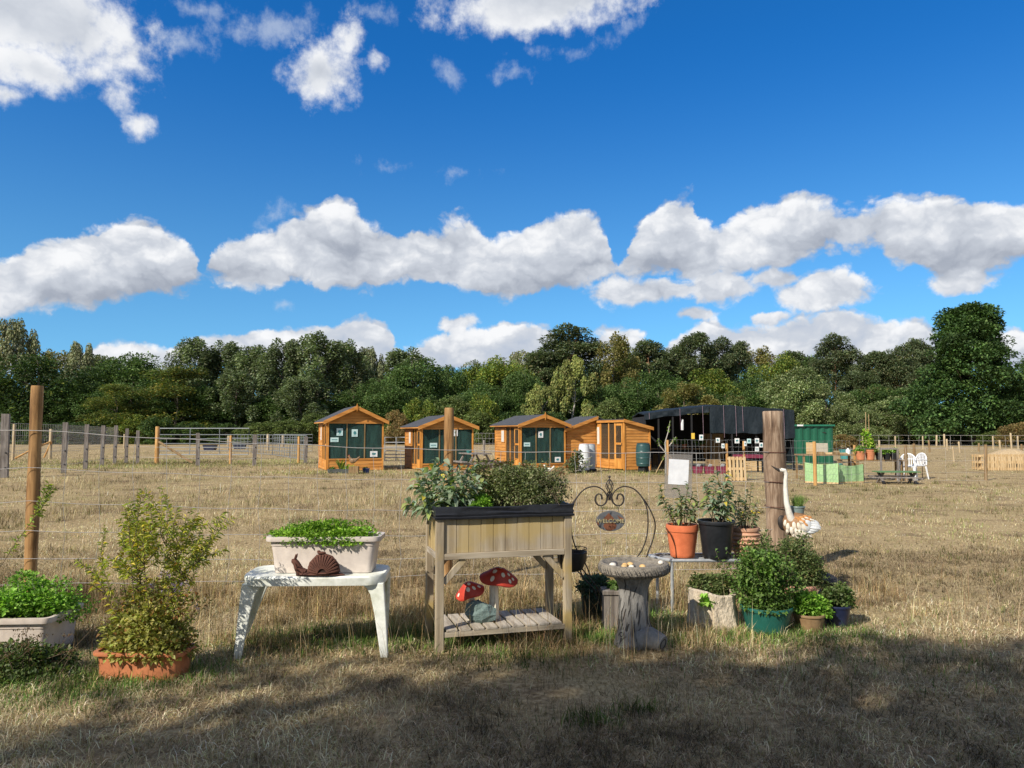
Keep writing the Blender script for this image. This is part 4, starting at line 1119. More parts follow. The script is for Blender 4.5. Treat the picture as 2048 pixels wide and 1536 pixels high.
# ------------------------------------------------------------------ raised planter
BX, BY, BA = -.500, 5.03, R(16.0)
t = thing('raised_planter', 'weathered wooden raised planter on legs with a black plastic liner and slatted lower shelf', 'planter', (BX, BY, 0), BA)
BL, BD = .955, .44
mb = MB()
LG = .052
for x in (0, BL - LG):
    for y in (0, BD - LG):
        mb = MB(); mb.span((x, y, 0), (x + LG, y + LG, .885)); o = mb.build('leg', M_BEDL, t, bevel=.003)
mb = MB()
nb_ = 10; bw_ = (BL - 2 * LG - .002) / nb_
for i in range(nb_): mb.span((LG + .001 + i * bw_ + .0015, .014 + .0012 * (i % 3), .645), (LG + .001 + (i + 1) * bw_ - .0015, .032, .886))
mb.span((LG + .002, .0325, .646), (BL - LG - .002, .036, .885))
mb.build('front_boards', M_BED, t, bevel=.0015)
mb = MB(); mb.span((LG + .001, BD - .032, .645), (BL - LG - .001, BD - .014, .886)); mb.build('back_boards', M_BED, t)
M_BEDY = wood('weathered_side_wood', (0.25, 0.17, 0.07), (0.46, 0.34, 0.14), (0.56, 0.44, 0.22), 'Z', 8, planks=(0.083, 'Y'))
for x in (.012, BL - .030):
    mb = MB(); mb.span((x, LG + .001, .645), (x + .018, BD - LG - .001, .886)); mb.build('side_boards', M_BEDY, t, bevel=.002)
for y in (.002, BD - .030):
    mb = MB(); mb.span((LG + .001, y, .603), (BL - LG - .001, y + .028, .644)); mb.build('bottom_rail', M_BEDR, t, bevel=.003)
for x in (.003, BL - .031):
    mb = MB(); mb.span((x, LG + .001, .604), (x + .028, BD - LG - .001, .643)); mb.build('bottom_rail', M_BEDS, t, bevel=.003)
mb = MB(); mb.span((.031, .033, .610), (BL - .031, BD - .033, .622)); mb.build('floor_panel', M_BEDR, t)
for x0, x1 in ((LG, LG + .14), (BL - LG, BL - LG - .14)):
    for y in (.026, BD - .026):
        mb = MB(); mb.beam((x0, y, .45), (x1, y, .602), .04, .026, (0, 1, 0)); mb.build('brace', M_BEDL, t, bevel=.002)
mb = MB()
def lip(z, e): return [(-e, -e, z), (BL + e, -e, z), (BL + e, BD + e, z), (-e, BD + e, z)]
def liph(z, e):
    o_ = []
    c4 = [(-e, -e), (BL + e, -e), (BL + e, BD + e), (-e, BD + e)]
    for i in range(4):
        a, b_ = c4[i], c4[(i + 1) % 4]
        for k_ in range(12):
            f = k_ / 12; wv = .004 * math.sin(f * 9 + i * 2 + z * 60) + .002 * math.sin(f * 31)
            o_.append((a[0] + (b_[0] - a[0]) * f, a[1] + (b_[1] - a[1]) * f, z + wv * (1 if z > .9 else .4)))
    return o_
mb.rings([liph(.868, .004), liph(.872, .014), liph(.884, .016), liph(.890, .008), liph(.905, .013), liph(.918, .007), liph(.945, .014), liph(.952, .010), liph(.951, .0), liph(.90, -.012)])
mb.build('liner', M_LINER, t, smooth=True)
mb = MB(); mb.span((.02, .02, .885), (BL - .02, BD - .02, .902)); mb.build('soil', M_SOIL, t)
SZ = .118
mb = MB(); mb.span((LG + .001, .006, SZ - .022), (BL - LG - .001, .030, SZ + .012)); mb.build('shelf_rail', M_BEDR, t, bevel=.002)
mb = MB(); mb.span((LG + .001, BD - .030, SZ - .022), (BL - LG - .001, BD - .006, SZ + .012)); mb.build('shelf_rail', M_BEDR, t, bevel=.002)
ns = 9
for i in range(ns):
    x = LG + .012 + i * (BL - 2 * LG - .024) / ns
    mb = MB(); mb.span((x + .008, .004, SZ + .0125), (x + (BL - 2 * LG - .024) / ns - .010, BD - .004, SZ + .027)); mb.build('shelf_slat', M_BEDS, t, bevel=.002)
SHELF_Z = SZ + .027
def bedpt(x, y, z=.90):
    c_, s_ = math.cos(BA), math.sin(BA)
    return (BX + x * c_ - y * s_, BY + x * s_ + y * c_, z)
# plants rooted in the raised planter
rng = np.random.default_rng(51)
p = thing('sage_plant', 'silvery broad leaved sage spilling over the left end of the raised planter', 'plant', bedpt(.10, .22))
tips = [(-.20, -.02, .20), (-.23, .06, .14), (-.16, -.10, .10), (-.05, .05, .30), (.02, .12, .27), (.10, .02, .25), (.16, .10, .24), (-.02, -.14, .12), (.08, -.15, .13), (.17, -.10, .16), (-.10, .02, .25), (-.13, -.16, .03), (.22, -.02, .18), (.02, -.04, .22), (-.26, -.03, .05), (.12, -.10, .20), (-.18, .08, .24), (.05, .05, .18)]
pp = [stem_path((x * .25, y * .3, -.02), (x, y, z * 1.15 + .01), rng, .1, 5) for x, y, z in tips + [(.20, .04, .26), (.26, -.06, .17), (.0, -.10, .20), (-.08, .10, .28)]]
leafy_stems(p, pp, .30, 30, .082, .185, SAGE, rng, .35, 3, .35, stem=(.004, .0022), smat=M_GSTEM, tipboost=.6)
p = thing('herb_plant', 'bright green low herb beside the sage in the raised planter', 'plant', bedpt(.33, .16))
mound(p, (-.02, -.03, -.01), (.14, .12, .13), 2600, .024, HERB2, rng, lumps=16, lw=.4)
p = thing('mint_plant', 'brown tipped dull green mint at the back of the raised planter', 'plant', bedpt(.50, .30))
pp = [stem_path((rng.uniform(-.12, .12), rng.uniform(-.06, .06), 0), (rng.uniform(-.20, .24), rng.uniform(-.1, .1), rng.uniform(.24, .37)), rng, .08, 4) for _ in range(60)]
leafy_stems(p, pp, .25, 26, .034, .22, [((.10, .12, .035), 4), ((.15, .15, .05), 3), ((.17, .10, .05), 1.6), ((.07, .09, .025), 2)], rng, .3, 1, .4, stem=(.0018, .001))
p = thing('oregano_plant', 'grey green bushy oregano filling the right half of the raised planter', 'plant', bedpt(.66, .18))
mound(p, (0, .03, .03), (.31, .18, .31), 12500, .019, THYME, rng, lumps=46, lw=.36)
pp = [stem_path((rng.uniform(-.2, .25), rng.uniform(-.15, .12), .05), (rng.uniform(-.30, .34), rng.uniform(-.14, .18), rng.uniform(.20, .37)), rng, .06, 4) for _ in range(70)]
leafy_stems(p, pp, .4, 22, .018, .30, THYME, rng, .1, 1, .5, stem=(.0015, .0008), name='flowering_tips')

# painted mushrooms on the shelf
MX, MY = bedpt(.39, .24)[:2]
t = thing('mushroom_ornament', 'pair of carved red toadstools with white spots on a grey green stone', 'ornament', (MX, MY, SHELF_Z))
def toad(c, rx, ry, rz_, tilt, spots, hstalk, sx, sr):
    mb = MB()
    m = Euler((R(26), R(tilt), 0)).to_matrix()
    def surf(u, v):
        return Vector((rx * u, ry * v, rz_ * max(0, 1 - (u * u + v * v)) + .010 * math.cos(u * 4)))
    NR, NT = 12, 36
    vs = []; fs = []
    for i in range(NR + 1):
        q = i / NR
        for j in range(NT):
            a = 2 * math.pi * j / NT
            vs.append(m @ surf(q * math.cos(a), q * math.sin(a)) + Vector(c))
    for i in range(NR):
        for j in range(NT): fs.append((i * NT + j, i * NT + (j + 1) % NT, (i + 1) * NT + (j + 1) % NT, (i + 1) * NT + j))
    b = len(vs)
    for k_, (q, dz) in enumerate(((.99, -.012), (.8, -.022), (.3, -.018))):
        for j in range(NT):
            a = 2 * math.pi * j / NT
            s_ = surf(q * math.cos(a), q * math.sin(a)); s_.z = .010 * math.cos(q * math.cos(a) * 4) + dz * .7
            vs.append(m @ s_ + Vector(c))
    for k_ in range(3):
        s0 = NR * NT if k_ == 0 else b + (k_ - 1) * NT
        for j in range(NT): fs.append((s0 + j, s0 + (j + 1) % NT, b + k_ * NT + (j + 1) % NT, b + k_ * NT + j))
    fs.append(tuple(b + 2 * NT + j for j in range(NT)))
    mb.add(vs, fs)
    mb.use(1)
    for u, v, r_ in spots:
        nn = 12; ring = []
        for e, h_ in ((1.0, -.001), (1.0, .0025), (.6, .004)):
            ring.append([m @ (surf(u + r_ * e * math.cos(2 * math.pi * j / nn) / rx, v + r_ * e * math.sin(2 * math.pi * j / nn) / ry) + Vector((0, -h_ * .6, h_))) + Vector(c) for j in range(nn)])
        mb.rings(ring)
    mb.build('cap', [M_RED, M_SPOT], t, smooth=True)
    mb = MB()
    rg = random.Random(int(hstalk * 1000))
    prof = [(sr * 1.05, 0), (sr * 1.0, hstalk * .3), (sr * .9, hstalk * .7), (sr * .95, hstalk)]
    mb.lathe(prof, (sx, c[1], 0), 16, wob=lambda a, q, z: q * (1 + .10 * math.sin(5 * a + 1) + .05 * math.sin(9 * a)))
    mb.build('stalk', M_STALK, t, smooth=True)
toad((.098, .01, .280), .138, .095, .066, 7, [(-.32, -.66, .014), (-.24, -.20, .015), (.20, -.42, .014), (.58, -.52, .011), (.48, -.12, .011), (.72, -.22, .010), (.02, .22, .013)], .275, .062, .033)
toad((-.105, -.03, .195), .105, .082, .060, -17, [(.12, -.10, .012), (.0, -.55, .013), (.38, -.42, .011), (.70, -.10, .010), (-.76, -.25, .010)], .195, -.092, .022)
mb = MB(); mb.ball((-.025, -.075, .05), (.108, .062, .078), 13, 8)
def chip(v):
    p_ = Vector(v); q = p_ - Vector((-.025, -.075, .05))
    f_ = 1 + .26 * mnoise.noise(p_ * 17) + .12 * mnoise.noise(p_ * 41) + (.22 if q.x < -.01 and q.z > .03 else 0)
    q = q * f_
    return (q.x - .025, q.y - .075, max(q.z + .05, 0))
mb.v = [chip(v) for v in mb.v]
mb.build('stone', M_ROCK, t)

# ------------------------------------------------------------------ wrought iron hanger with the WELCOME sign
AX, AY = .775, 5.95
t = thing('iron_hanger', 'dark wrought iron scrolled hanger with a lattice finial standing behind the bird bath', 'hanger', (AX, AY, 0))
def hp(px, py, dy=0.0):
    v = V(px, py, AY + dy); return (v.x - AX, dy, v.z)
mb = MB()
for s_ in (1, -1):
    for k_, dy in ((0, -.03), (1, .05)):
        e = k_ * 14
        mm_ = lambda px: 1219 + s_ * (px - 1219)
        P_ = [(1224, 992), (1230, 982), (1240, 975), (1252, 973), (1268, 978 + k_ * 0), (1282, 992), (1293 + e * .3, 1014), (1296 + e, 1045), (1293 + e, 1075), (1284 + e, 1100), (1270 + e * 1.4, 1122), (1256 + e, 1160), (1250 + e * .6, 1215)]
        pts = [hp(mm_(a), b_, dy) for a, b_ in P_]; pts[-1] = (pts[-1][0], dy, 0.0)
        mb.tube(smooth_path(pts), .0052, 6)
        Q_ = [(1222, 985), (1223, 998), (1226, 1006), (1233, 1011), (1241, 1010), (1246, 1003), (1246, 994), (1241, 988), (1235, 990), (1233, 999)]
        mb.tube(smooth_path([hp(mm_(a + k_ * 1.5), b_, dy * .4) for a, b_ in Q_]), .0045, 6)
mb.build('frame', M_IRON, t, smooth=True)
mb = MB()
c0 = Vector(hp(1219, 972)); hh_, ww_ = .062, .030
for i in range(6):
    a = i * math.pi / 3
    mb.tube([c0 + Vector((ww_ * math.cos(a + s2) * math.sin(math.pi * q), ww_ * math.sin(a + s2) * math.sin(math.pi * q), hh_ * (2 * q - 1))) for q, s2 in [(j / 8, j / 8 * 2.2) for j in range(9)]], .0022, 5)
    mb.tube([c0 + Vector((ww_ * math.cos(a - s2) * math.sin(math.pi * q), ww_ * math.sin(a - s2) * math.sin(math.pi * q), hh_ * (2 * q - 1))) for q, s2 in [(j / 8, j / 8 * 2.2) for j in range(9)]], .0022, 5)
mb.ball(c0 + Vector((0, 0, hh_ + .010)), .011, 10, 7)
mb.tube([c0 + Vector((0, 0, -hh_)), c0 + Vector((0, 0, -hh_ - .05))], .009, 8)
mb.build('finial', M_IRON, t, smooth=True)
SGX, SGY, SGZ = V(1221, 1042, 5.93)
sg = thing('welcome_sign', 'oval grey and rust metal WELCOME sign hanging from the iron scrolls', 'sign', (SGX, SGY, SGZ))
SW, SH = .113, .079
mb = MB()
mb.prism([(SW * math.cos(a), SH * math.sin(a)) for a in [i * math.pi / 24 for i in range(48)]], .008)
mb.build('plate', M_SLATE, sg, bevel=.002)
mb = MB()
mb.prism([(-.060, .012), (-.018, .058), (-.014, .063), (.004, .044), (.026, .022), (.030, .006), (-.052, .006)], .0012, Matrix.Translation((0, -.0014, 0)))
mb.prism([(-.058, -.038), (-.050, -.022), (-.020, -.010), (.020, -.012), (.048, -.030), (.040, -.058), (0, -.076), (-.035, -.070)], .0012, Matrix.Translation((0, -.0014, 0)))
mb.prism([(.052, .048), (.075, .030), (.100, .022), (.104, .006), (.086, .004), (.066, .020)], .0012, Matrix.Translation((0, -.0014, 0)))
mb.prism([(-.108, -.008), (-.094, -.004), (-.088, -.024), (-.098, -.036)], .0012, Matrix.Translation((0, -.0014, 0)))
mb.build('rust_patches', M_RUSTPATCH, sg)
fc = bpy.data.curves.new('welcome_text', 'FONT')
fc.body = 'WELCOME'; fc.size = .043; fc.align_x = 'CENTER'; fc.align_y = 'CENTER'; fc.extrude = .0016; fc.space_character = 1.05; fc.offset = .0009
tmp = bpy.data.objects.new('welcome_text', fc); COL.objects.link(tmp)
bpy.context.view_layer.update()
me = bpy.data.meshes.new_from_object(tmp.evaluated_get(bpy.context.evaluated_depsgraph_get()))
bpy.data.objects.remove(tmp); me.name = 'lettering'
me.materials.clear(); me.materials.append(M_GOLD)
o = bpy.data.objects.new('lettering', me); COL.objects.link(o); o.parent = sg; o.location = (0, -.0040, -.001); o.rotation_euler = (R(90), 0, 0)
mb = MB()
for s_ in (-1, 1):
    mb.tube([(s_ * .062, .003, .066), (s_ * .062, .0, .085), (s_ * .062, -.002, .104)], .0022, 6)
    mb.tube([(s_ * .062 + .008 * math.cos(a), -.002, .112 + .010 * math.sin(a)) for a in [i * math.pi / 6 for i in range(12)]], .0022, 5, closed=True)
mb.build('hook', M_IRON, sg, smooth=True)

# ------------------------------------------------------------------ bird bath
bx, by = .835, 5.24
t = thing('bird_bath', 'grey concrete bird bath shaped like a tree trunk', 'bird bath', (bx, by, 0))
def bark_w(a, r_, z, amp=.05):
    return r_ * (1 + amp * (abs(math.sin(5.5 * a + 9 * z + 1.2 * math.sin(7 * z))) - .6) + .03 * math.sin(2 * a + 1))
mb = MB()
prof = [(.135, -.02), (.128, .02), (.118, .06), (.108, .10), (.100, .16), (.098, .24), (.096, .32), (.097, .38), (.108, .42), (.135, .455), (.150, .48)]
def fine(pr, k):
    out = []
    for (r0, z0), (r1, z1) in zip(pr[:-1], pr[1:]):
        for i in range(k): out.append((r0 + (r1 - r0) * i / k, z0 + (z1 - z0) * i / k))
    return out + [pr[-1]]
mb.lathe(fine(prof, 4), n=90, wob=lambda a, q, z: bark_w(a, q, z) + (.055 * max(0, math.cos(a + .35)) ** 3 * max(0, 1 - z / .17)))
# cut root, and knots
def tube_root(pts, rads): mb.tube(pts, rads, 16)
tube_root([(.04, -.07, .05), (.10, -.10, .07), (.145, -.13, .055), (.168, -.15, .045)], [.085, .075, .062, .056])
for x, y, z, r_ in ((-.085, -.075, .085, .03), (.082, -.055, .115, .028)):
    mb.tube([(x * .7, y * .7, z), (x, y, z + .004), (x * 1.12, y * 1.12, z + .006)], [r_ * 1.35, r_ * 1.1, r_ * .8], 12)
mb.build('pedestal', M_CONCRETE, t, smooth=True)
mb = MB()
def ring_at(p, nrm, r_, th):
    nrm = Vector(nrm).normalized(); x = nrm.orthogonal().normalized(); y = nrm.cross(x)
    mb.tube([Vector(p) + (x * math.cos(a) + y * math.sin(a)) * r_ for a in [i * math.pi / 8 for i in range(16)]], th, 5, closed=True)
for (x, y, z), nrm, r_ in (((.170, -.152, .045), (.75, -.66, -.25), .034), ((-.098, -.085, .092), (-.75, -.65, .1), .014), ((.094, -.063, .122), (.8, -.6, .1), .013)):
    ring_at(x_ if False else (x, y, z), nrm, r_, .0035)
rg = random.Random(4)
for i in range(34):
    a0 = -math.pi / 2 + rg.uniform(-1.7, 1.7); z0 = rg.uniform(.02, .36); pts = []
    for k_ in range(6):
        z = z0 + k_ * rg.uniform(.014, .026); aa = a0 + .10 * math.sin(z * 14 + i) + k_ * .045
        q = np.interp(z, [p_[1] for p_ in prof], [p_[0] for p_ in prof])
        q = bark_w(aa, q, z) + (.055 * max(0, math.cos(aa + .35)) ** 3 * max(0, 1 - z / .17)) + .0004
        pts.append((q * math.cos(aa), q * math.sin(aa), z))
    mb.tube(pts, [.001, .0036, .0046, .0044, .0034, .001], 5)
for i in range(30):
    aa = -math.pi / 2 + (i - 15) * .115 + rg.uniform(-.03, .03); pts = []
    for k_ in range(5):
        z = .478 + k_ * .017 + rg.uniform(-.004, .004); q = float(np.interp(z, [.474, .484, .505, .535, .556], [.185, .222, .242, .243, .234]))
        w_ = aa - k_ * .035; q *= (1 + .020 * (abs(math.sin(13 * w_ + 26 * z + .8 * math.sin(3 * w_))) - .6) + .018 * math.sin(3 * w_ + 2)); pts.append(((q + .0005) * math.cos(w_), (q + .0005) * math.sin(w_), z))
    mb.tube(pts, [.001, .0032, .0042, .0032, .001], 5)
mb.build('bark_grooves', M_GROOVE, t, smooth=True)['kind'] = 'stuff'
mb = MB()
bp = [(.12, .468), (.185, .474), (.222, .484), (.242, .505), (.243, .535), (.234, .556), (.216, .562), (.200, .552), (.17, .535), (.08, .525)]
mb.lathe(fine(bp, 3), n=110, wob=lambda a, q, z: q * (1 + (.020 * (abs(math.sin(13 * a + 26 * z + .8 * math.sin(3 * a))) - .6) + .018 * math.sin(3 * a + 2)) * (1 if q > .2 else .3)))
mb.build('bowl', M_CONCTOP, t, smooth=True)
rng = np.random.default_rng(61)
pc = [mottled('amber_pebble', (.52, .30, .10), (.66, .45, .20), 20, .5, .1), mottled('pale_pebble', (.60, .55, .46), (.74, .70, .62), 20, .5, .1), mottled('dark_pebble', (.07, .065, .06), (.13, .12, .11), 20, .5, .1)]
names_ = ['amber pebble at the back of the bird bath bowl', 'small dark pebble among the amber ones in the bird bath', 'large white pebble at the left rim of the bird bath', 'amber pebble heaped highest in the bird bath', 'pale pebble beside the amber heap in the bird bath', 'amber pebble at the front of the heap in the bird bath', 'round yellowish pebble lying alone right of the heap in the bird bath', 'dark pebble at the left inside of the bird bath bowl', 'white flat pebble at the right rim of the bird bath', 'small pale pebble in front of the amber heap in the bird bath']
spec = [(-.055, .01, .020, 0), (.0, .0, .014, 2), (-.150, -.075, .022, 1), (-.015, .03, .022, 0), (-.02, -.05, .017, 1), (-.07, -.06, .019, 0), (.055, -.06, .021, 0), (-.135, -.01, .026, 2), (.185, -.03, .020, 1), (-.035, -.085, .013, 1)]
for nm, (x, y, r_, m_) in zip(names_, spec):
    o = MB().ball((0, 0, 0), (r_ * 1.2, r_, r_ * .8), 12, 8, (0, 0, x * 40)).build('pebble', pc[m_], None, smooth=True)
    d_ = math.hypot(x, y); o.location = (bx + x, by + y, float(np.interp(d_, [0, .08, .17, .2], [.525, .527, .540, .556])) + r_ * .5)
    tag(o, nm, 'pebble', 'pebbles in the bird bath')

# things behind the bird bath
hb = thing('hanging_basket', 'torn black basket on thin legs beside the right end of the raised planter', 'basket', (.455, 5.75, 0))
mb = MB(); mb.lathe([(.03, .40), (.08, .42), (.105, .48), (.112, .55), (.108, .552), (.095, .47), (.05, .43)], n=20, wob=lambda a, q, z: q * (1 + .08 * math.sin(5 * a) * (z > .5)))
mb.build('lining', M_BLACK, hb, smooth=True)
mb = MB()
mb.tube([(.112 * math.cos(a), .112 * math.sin(a), .575) for a in [i * math.pi / 12 for i in range(24)]], .003, 5, closed=True)
for i in range(12):
    a = i * math.pi / 6
    mb.tube([(.05 * math.cos(a), .05 * math.sin(a), .41), (.108 * math.cos(a), .108 * math.sin(a), .48), (.113 * math.cos(a), .113 * math.sin(a), .575)], .0018, 4)
mb.tube([(.03, -.04, .42), (.16, -.05, .28), (.26, -.06, .0)], .005, 6); mb.tube([(.06, .0, .44), (.19, .0, .28), (.30, .0, .0)], .005, 6); mb.tube([(-.03, .04, .42), (-.05, .05, .2), (-.06, .06, .0)], .005, 6)
mb.build('wire_frame', M_IRON, hb, smooth=True)
t = thing('potted_plant', 'dark green pot with bluish leaves half hidden behind the bird bath', 'potted plant', (.655, 5.92, 0))
round_pot(t, .135, .10, .26, mottled('dark_green_plastic', (.006, .02, .018), (.012, .035, .03), 4, .45, .05))
rng = np.random.default_rng(62)
mound(t, (0, 0, .22), (.15, .15, .13), 900, .05, [((.05, .09, .07), 3), ((.08, .13, .10), 2)], rng, lumps=12, lw=.16)
t = thing('box_planter', 'small grey wooden box planter tucked behind the bird bath pedestal', 'planter', (.755, 5.62, 0))
mb = MB(); mb.box((0, 0, .14), (.17, .15, .26)); mb.box((0, 0, .285), (.19, .17, .03)); mb.build('box', M_GREYPOST, t, bevel=.004)
mound(t, (0, 0, .29), (.08, .07, .07), 260, .03, MIDG, rng, lumps=8)

# ------------------------------------------------------------------ galvanised stand with three pots
t = thing('pot_stand', 'galvanised tube stand carrying three pots of sage', 'stand', (1.66, 6.32, 0))
TZ = .41
mb = MB()
mb.tube([(-.36, -.14, TZ), (.42, -.14, TZ), (.47, -.10, TZ), (.47, .13, TZ), (.42, .17, TZ), (-.40, .17, TZ), (-.50, .10, TZ), (-.44, -.04, TZ)], .014, 8, closed=True)
for y in (-.03, .06): mb.tube([(-.42, y, TZ), (.46, y, TZ)], .008, 6)
mb.build('frame', M_GALV, t, smooth=True)
for x, y in ((-.36, -.14), (.44, -.13), (.44, .16), (-.42, .165)):
    MB().tube([(x, y, 0), (x, y, TZ - .012)], .013, 8).build('leg', M_GALV, t, smooth=True)
PZ = TZ + .014
rng = np.random.default_rng(71)
def sage_pot(name, label, xy, z, pot, tips, per, ll, cols):
    t = thing(name, label, 'potted plant', (xy[0], xy[1], z), 0, 'pots of sage on the stand')
    h = pot(t)
    pp = [stem_path((x * .3, y * .4, h - .03), (x, y, h + zz), rng, .1, 5) for x, y, zz in tips]
    leafy_stems(t, pp, .28, per, ll, .17, cols, rng, .4, 3, .25, stem=(.004, .002), tipboost=.5)
    return t
def pot_o(t): round_pot(t, .132, .098, .265, M_ORANGE, .055, .006); return .265
def pot_b(t): round_pot(t, .152, .112, .305, M_BLACK, .03, .010); return .305
def pot_r(t): round_pot(t, .118, .085, .235, M_CLAY, .03, .004, ribs=6); return .235
sage_pot('potted_plant', 'orange plastic pot of leggy sage with yellow leaves on the stand', (1.415, 6.30), PZ, pot_o, [(-.17, .0, .24), (-.10, .03, .14), (-.02, .02, .30), (.05, -.03, .33), (.10, .03, .26), (.02, .06, .22), (-.05, -.06, .18), (.09, -.06, .16), (.14, 0, .18), (-.18, .02, .32)], 26, .070, SAGEY)
sage_pot('potted_plant', 'tall black pot with the highest sage plant on the stand', (1.685, 6.25), PZ, pot_b, [(-.10, .0, .28), (-.04, .03, .34), (.02, .02, .38), (.08, -.03, .40), (.12, .03, .36), (.02, .06, .30), (-.06, -.08, .18), (.09, -.06, .24), (.15, 0, .26), (.05, -.10, .16), (.20, .02, .18), (-.02, -.05, .25), (.12, -.10, .10)], 28, .074, SAGE[:4] + [((.45, .36, .05), .5)])
sage_pot('potted_plant', 'ribbed weathered clay pot of small leaved sage at the right of the stand', (1.955, 6.36), PZ, pot_r, [(-.08, .0, .18), (-.02, .03, .26), (.04, .02, .30), (.09, -.03, .20), (.12, .03, .16), (.02, .06, .18), (-.06, -.06, .12), (.07, -.06, .12), (.0, -.02, .20), (.06, .0, .36)], 24, .055, SAGEY)

# ------------------------------------------------------------------ pots on the ground at the right
rng = np.random.default_rng(81)
t = thing('stump_planter', 'bleached hollow tree stump planted with a dark green creeping herb', 'planter', (1.505, 5.74, 0))
mb = MB(); rg = random.Random(9); ph = [rg.uniform(0, 6.28) for _ in range(8)]
mb.lathe(fine([(.205, -.02), (.198, .03), (.182, .09), (.172, .15), (.168, .21), (.170, .262), (.15, .272), (.132, .262), (.12, .20)], 4), n=72, wob=lambda a, q, z: q * (1 + .05 * math.sin(3 * a + ph[0] + z * 4) + .035 * math.sin(7 * a + ph[1] - z * 7) + .018 * math.sin(15 * a + ph[2] + z * 12) + .012 * math.sin(29 * a + z * 33)) )
mb.v = [(x, y, z + .018 * math.sin(2.2 * math.atan2(y, x) + 1) * (z > .2)) for x, y, z in mb.v]
mb.build('stump', M_STUMP, t, smooth=True)
MB().lathe([(.13, .22), (.06, .235)], n=20).build('soil', M_SOIL, t)
mound(t, (0, .03, .25), (.20, .15, .15), 3600, .024, DULL, rng, lumps=24, lw=.42)
mound(t, (-.08, -.13, .19), (.05, .03, .06), 60, .05, HERB2, rng, lumps=4, lw=.5, name='pale_leaves')
def pot_plant(label, xy, pot, rad, n, ll, cols, lumps, rz=0, lw=.4, tilt=None, group='planted pots on the ground at the right'):
    t = thing('potted_plant', label, 'potted plant', (xy[0], xy[1], 0), rz, group)
    if tilt: t.rotation_euler = tilt
    h = pot(t)
    mound(t, (0, .02, h - .012), rad, n, ll, cols, rng, lumps=lumps, lw=lw)
    return t
def pg(t): round_pot(t, .186, .135, .19, M_TEAL, .028, .008); return .19
def pb(t): round_pot(t, .115, .085, .125, M_BROWNPOT, .02, .006); return .125
def pn(t): round_pot(t, .105, .072, .165, M_NAVY, .02, .004); return .165
def pt(t): round_pot(t, .165, .11, .13, M_PINKCLAY, .035, .012); return .13
pot_plant('wide dark teal pot with a big spreading green mint', (1.86, 5.58), pg, (.255, .20, .44), 9500, .026, MIDG + [((.13, .22, .04), 2)], 40)
t = [o for o in bpy.data.objects if o.get('label', '').startswith('wide dark teal pot')][0]
pp = [stem_path((rng.uniform(-.12, .12), rng.uniform(-.08, .1), .2), (rng.uniform(-.33, .30), rng.uniform(-.22, .2), rng.uniform(.32, .60)), rng, .12, 5) for _ in range(60)]
leafy_stems(t, pp, .45, 20, .030, .30, MIDG + [((.14, .22, .05), 1.5)], rng, .25, 1, .4, stem=(.002, .001), name='outer_shoots')
pot_plant('small brown glazed pot of bright green herb beside the teal pot', (2.185, 5.62), pb, (.15, .11, .18), 2600, .026, HERB2, 18)
pot_plant('navy glazed pot of dark green herb, farthest right of the ground pots', (2.43, 5.72), pn, (.15, .11, .15), 2600, .024, MIDG[:1] + DULL[:2], 18)
t = pot_plant('pink clay bowl of dull green bushy herb behind the navy pot', (2.31, 6.18), pt, (.235, .20, .40), 6500, .020, DULL, 34)
t.location.z = .10
MB().box((0, 0, .05), (.3, .26, .10)).build('brick_footing', M_PINKCLAY, t, bevel=.006).location = (0, 0, -.10)
pot_plant('dull green bushy herb in a clay pot at the foot of the thick fence post', (2.08, 6.22), pt, (.26, .20, .50), 6500, .021, DULL + MIDG[:1], 34)
t = thing('plant_dish', 'empty black plastic dish tilted behind the pink clay bowl', 'dish', (2.60, 6.32, .18))
MB().lathe([(.04, 0), (.06, .01), (.105, .07), (.11, .075), (.10, .07), (.055, .02)], n=24).build('dish', M_BLACK, t, smooth=True); t.rotation_euler = (R(20), R(20), 0)
mb = MB(); mb.tube([(0, 0, -.20), (0, 0, .0)], .025, 10); mb.build('foot', M_BLACK, t)

# ------------------------------------------------------------------ crane ornament
CX, CY = 2.545, 6.78
t = thing('crane_ornament', 'white metal crane with long raised neck and rust edged feathers by the thick post', 'ornament', (CX, CY, 0))
def cp(px, py, dy=0.0):
    v = V(px, py, CY + dy); return Vector((v.x - CX, dy, v.z))
mb = MB()
bc = cp(1598, 1049)
# egg shaped body, tail toward the right
L = []
for q, ry, rz_, oz in ((-.175, .03, .035, .01), (-.15, .07, .075, .005), (-.10, .10, .100, 0), (-.03, .115, .110, -.002), (.05, .105, .098, .0), (.11, .075, .070, .004), (.16, .04, .04, .006), (.185, .012, .016, .006)):
    L.append([(bc.x + q * .80, ry * math.cos(a), bc.z + oz + rz_ * math.sin(a)) for a in [i * math.pi / 10 for i in range(20)]])
mb.rings(L); mb.build('body', mottled('dark_rust_underbody', (0.16, 0.075, 0.03), (0.34, 0.19, 0.09), 10, .7, .3), t, smooth=True)
mb = MB()
NK = [cp(1583, 1040, -.05), cp(1578, 1025, -.06), cp(1573, 1005, -.06), cp(1571, 980, -.06), cp(1571, 960, -.06), cp(1572, 948, -.06), cp(1569, 941, -.06), cp(1562, 940, -.06), cp(1557, 941, -.06)]
mb.tube(NK, [.033, .028, .023, .0195, .017, .016, .019, .018, .009], 14)
body = mb.build('neck', M_CRANE, t, smooth=True)
mb = MB(); mb.tube([cp(1559, 941, -.06), cp(1551, 937, -.06), cp(1542, 931, -.06)], [.014, .009, .002], 10)
mb.ball(cp(1561, 937, -.083), .004, 8, 6); mb.build('beak', M_IRON, t, smooth=True)
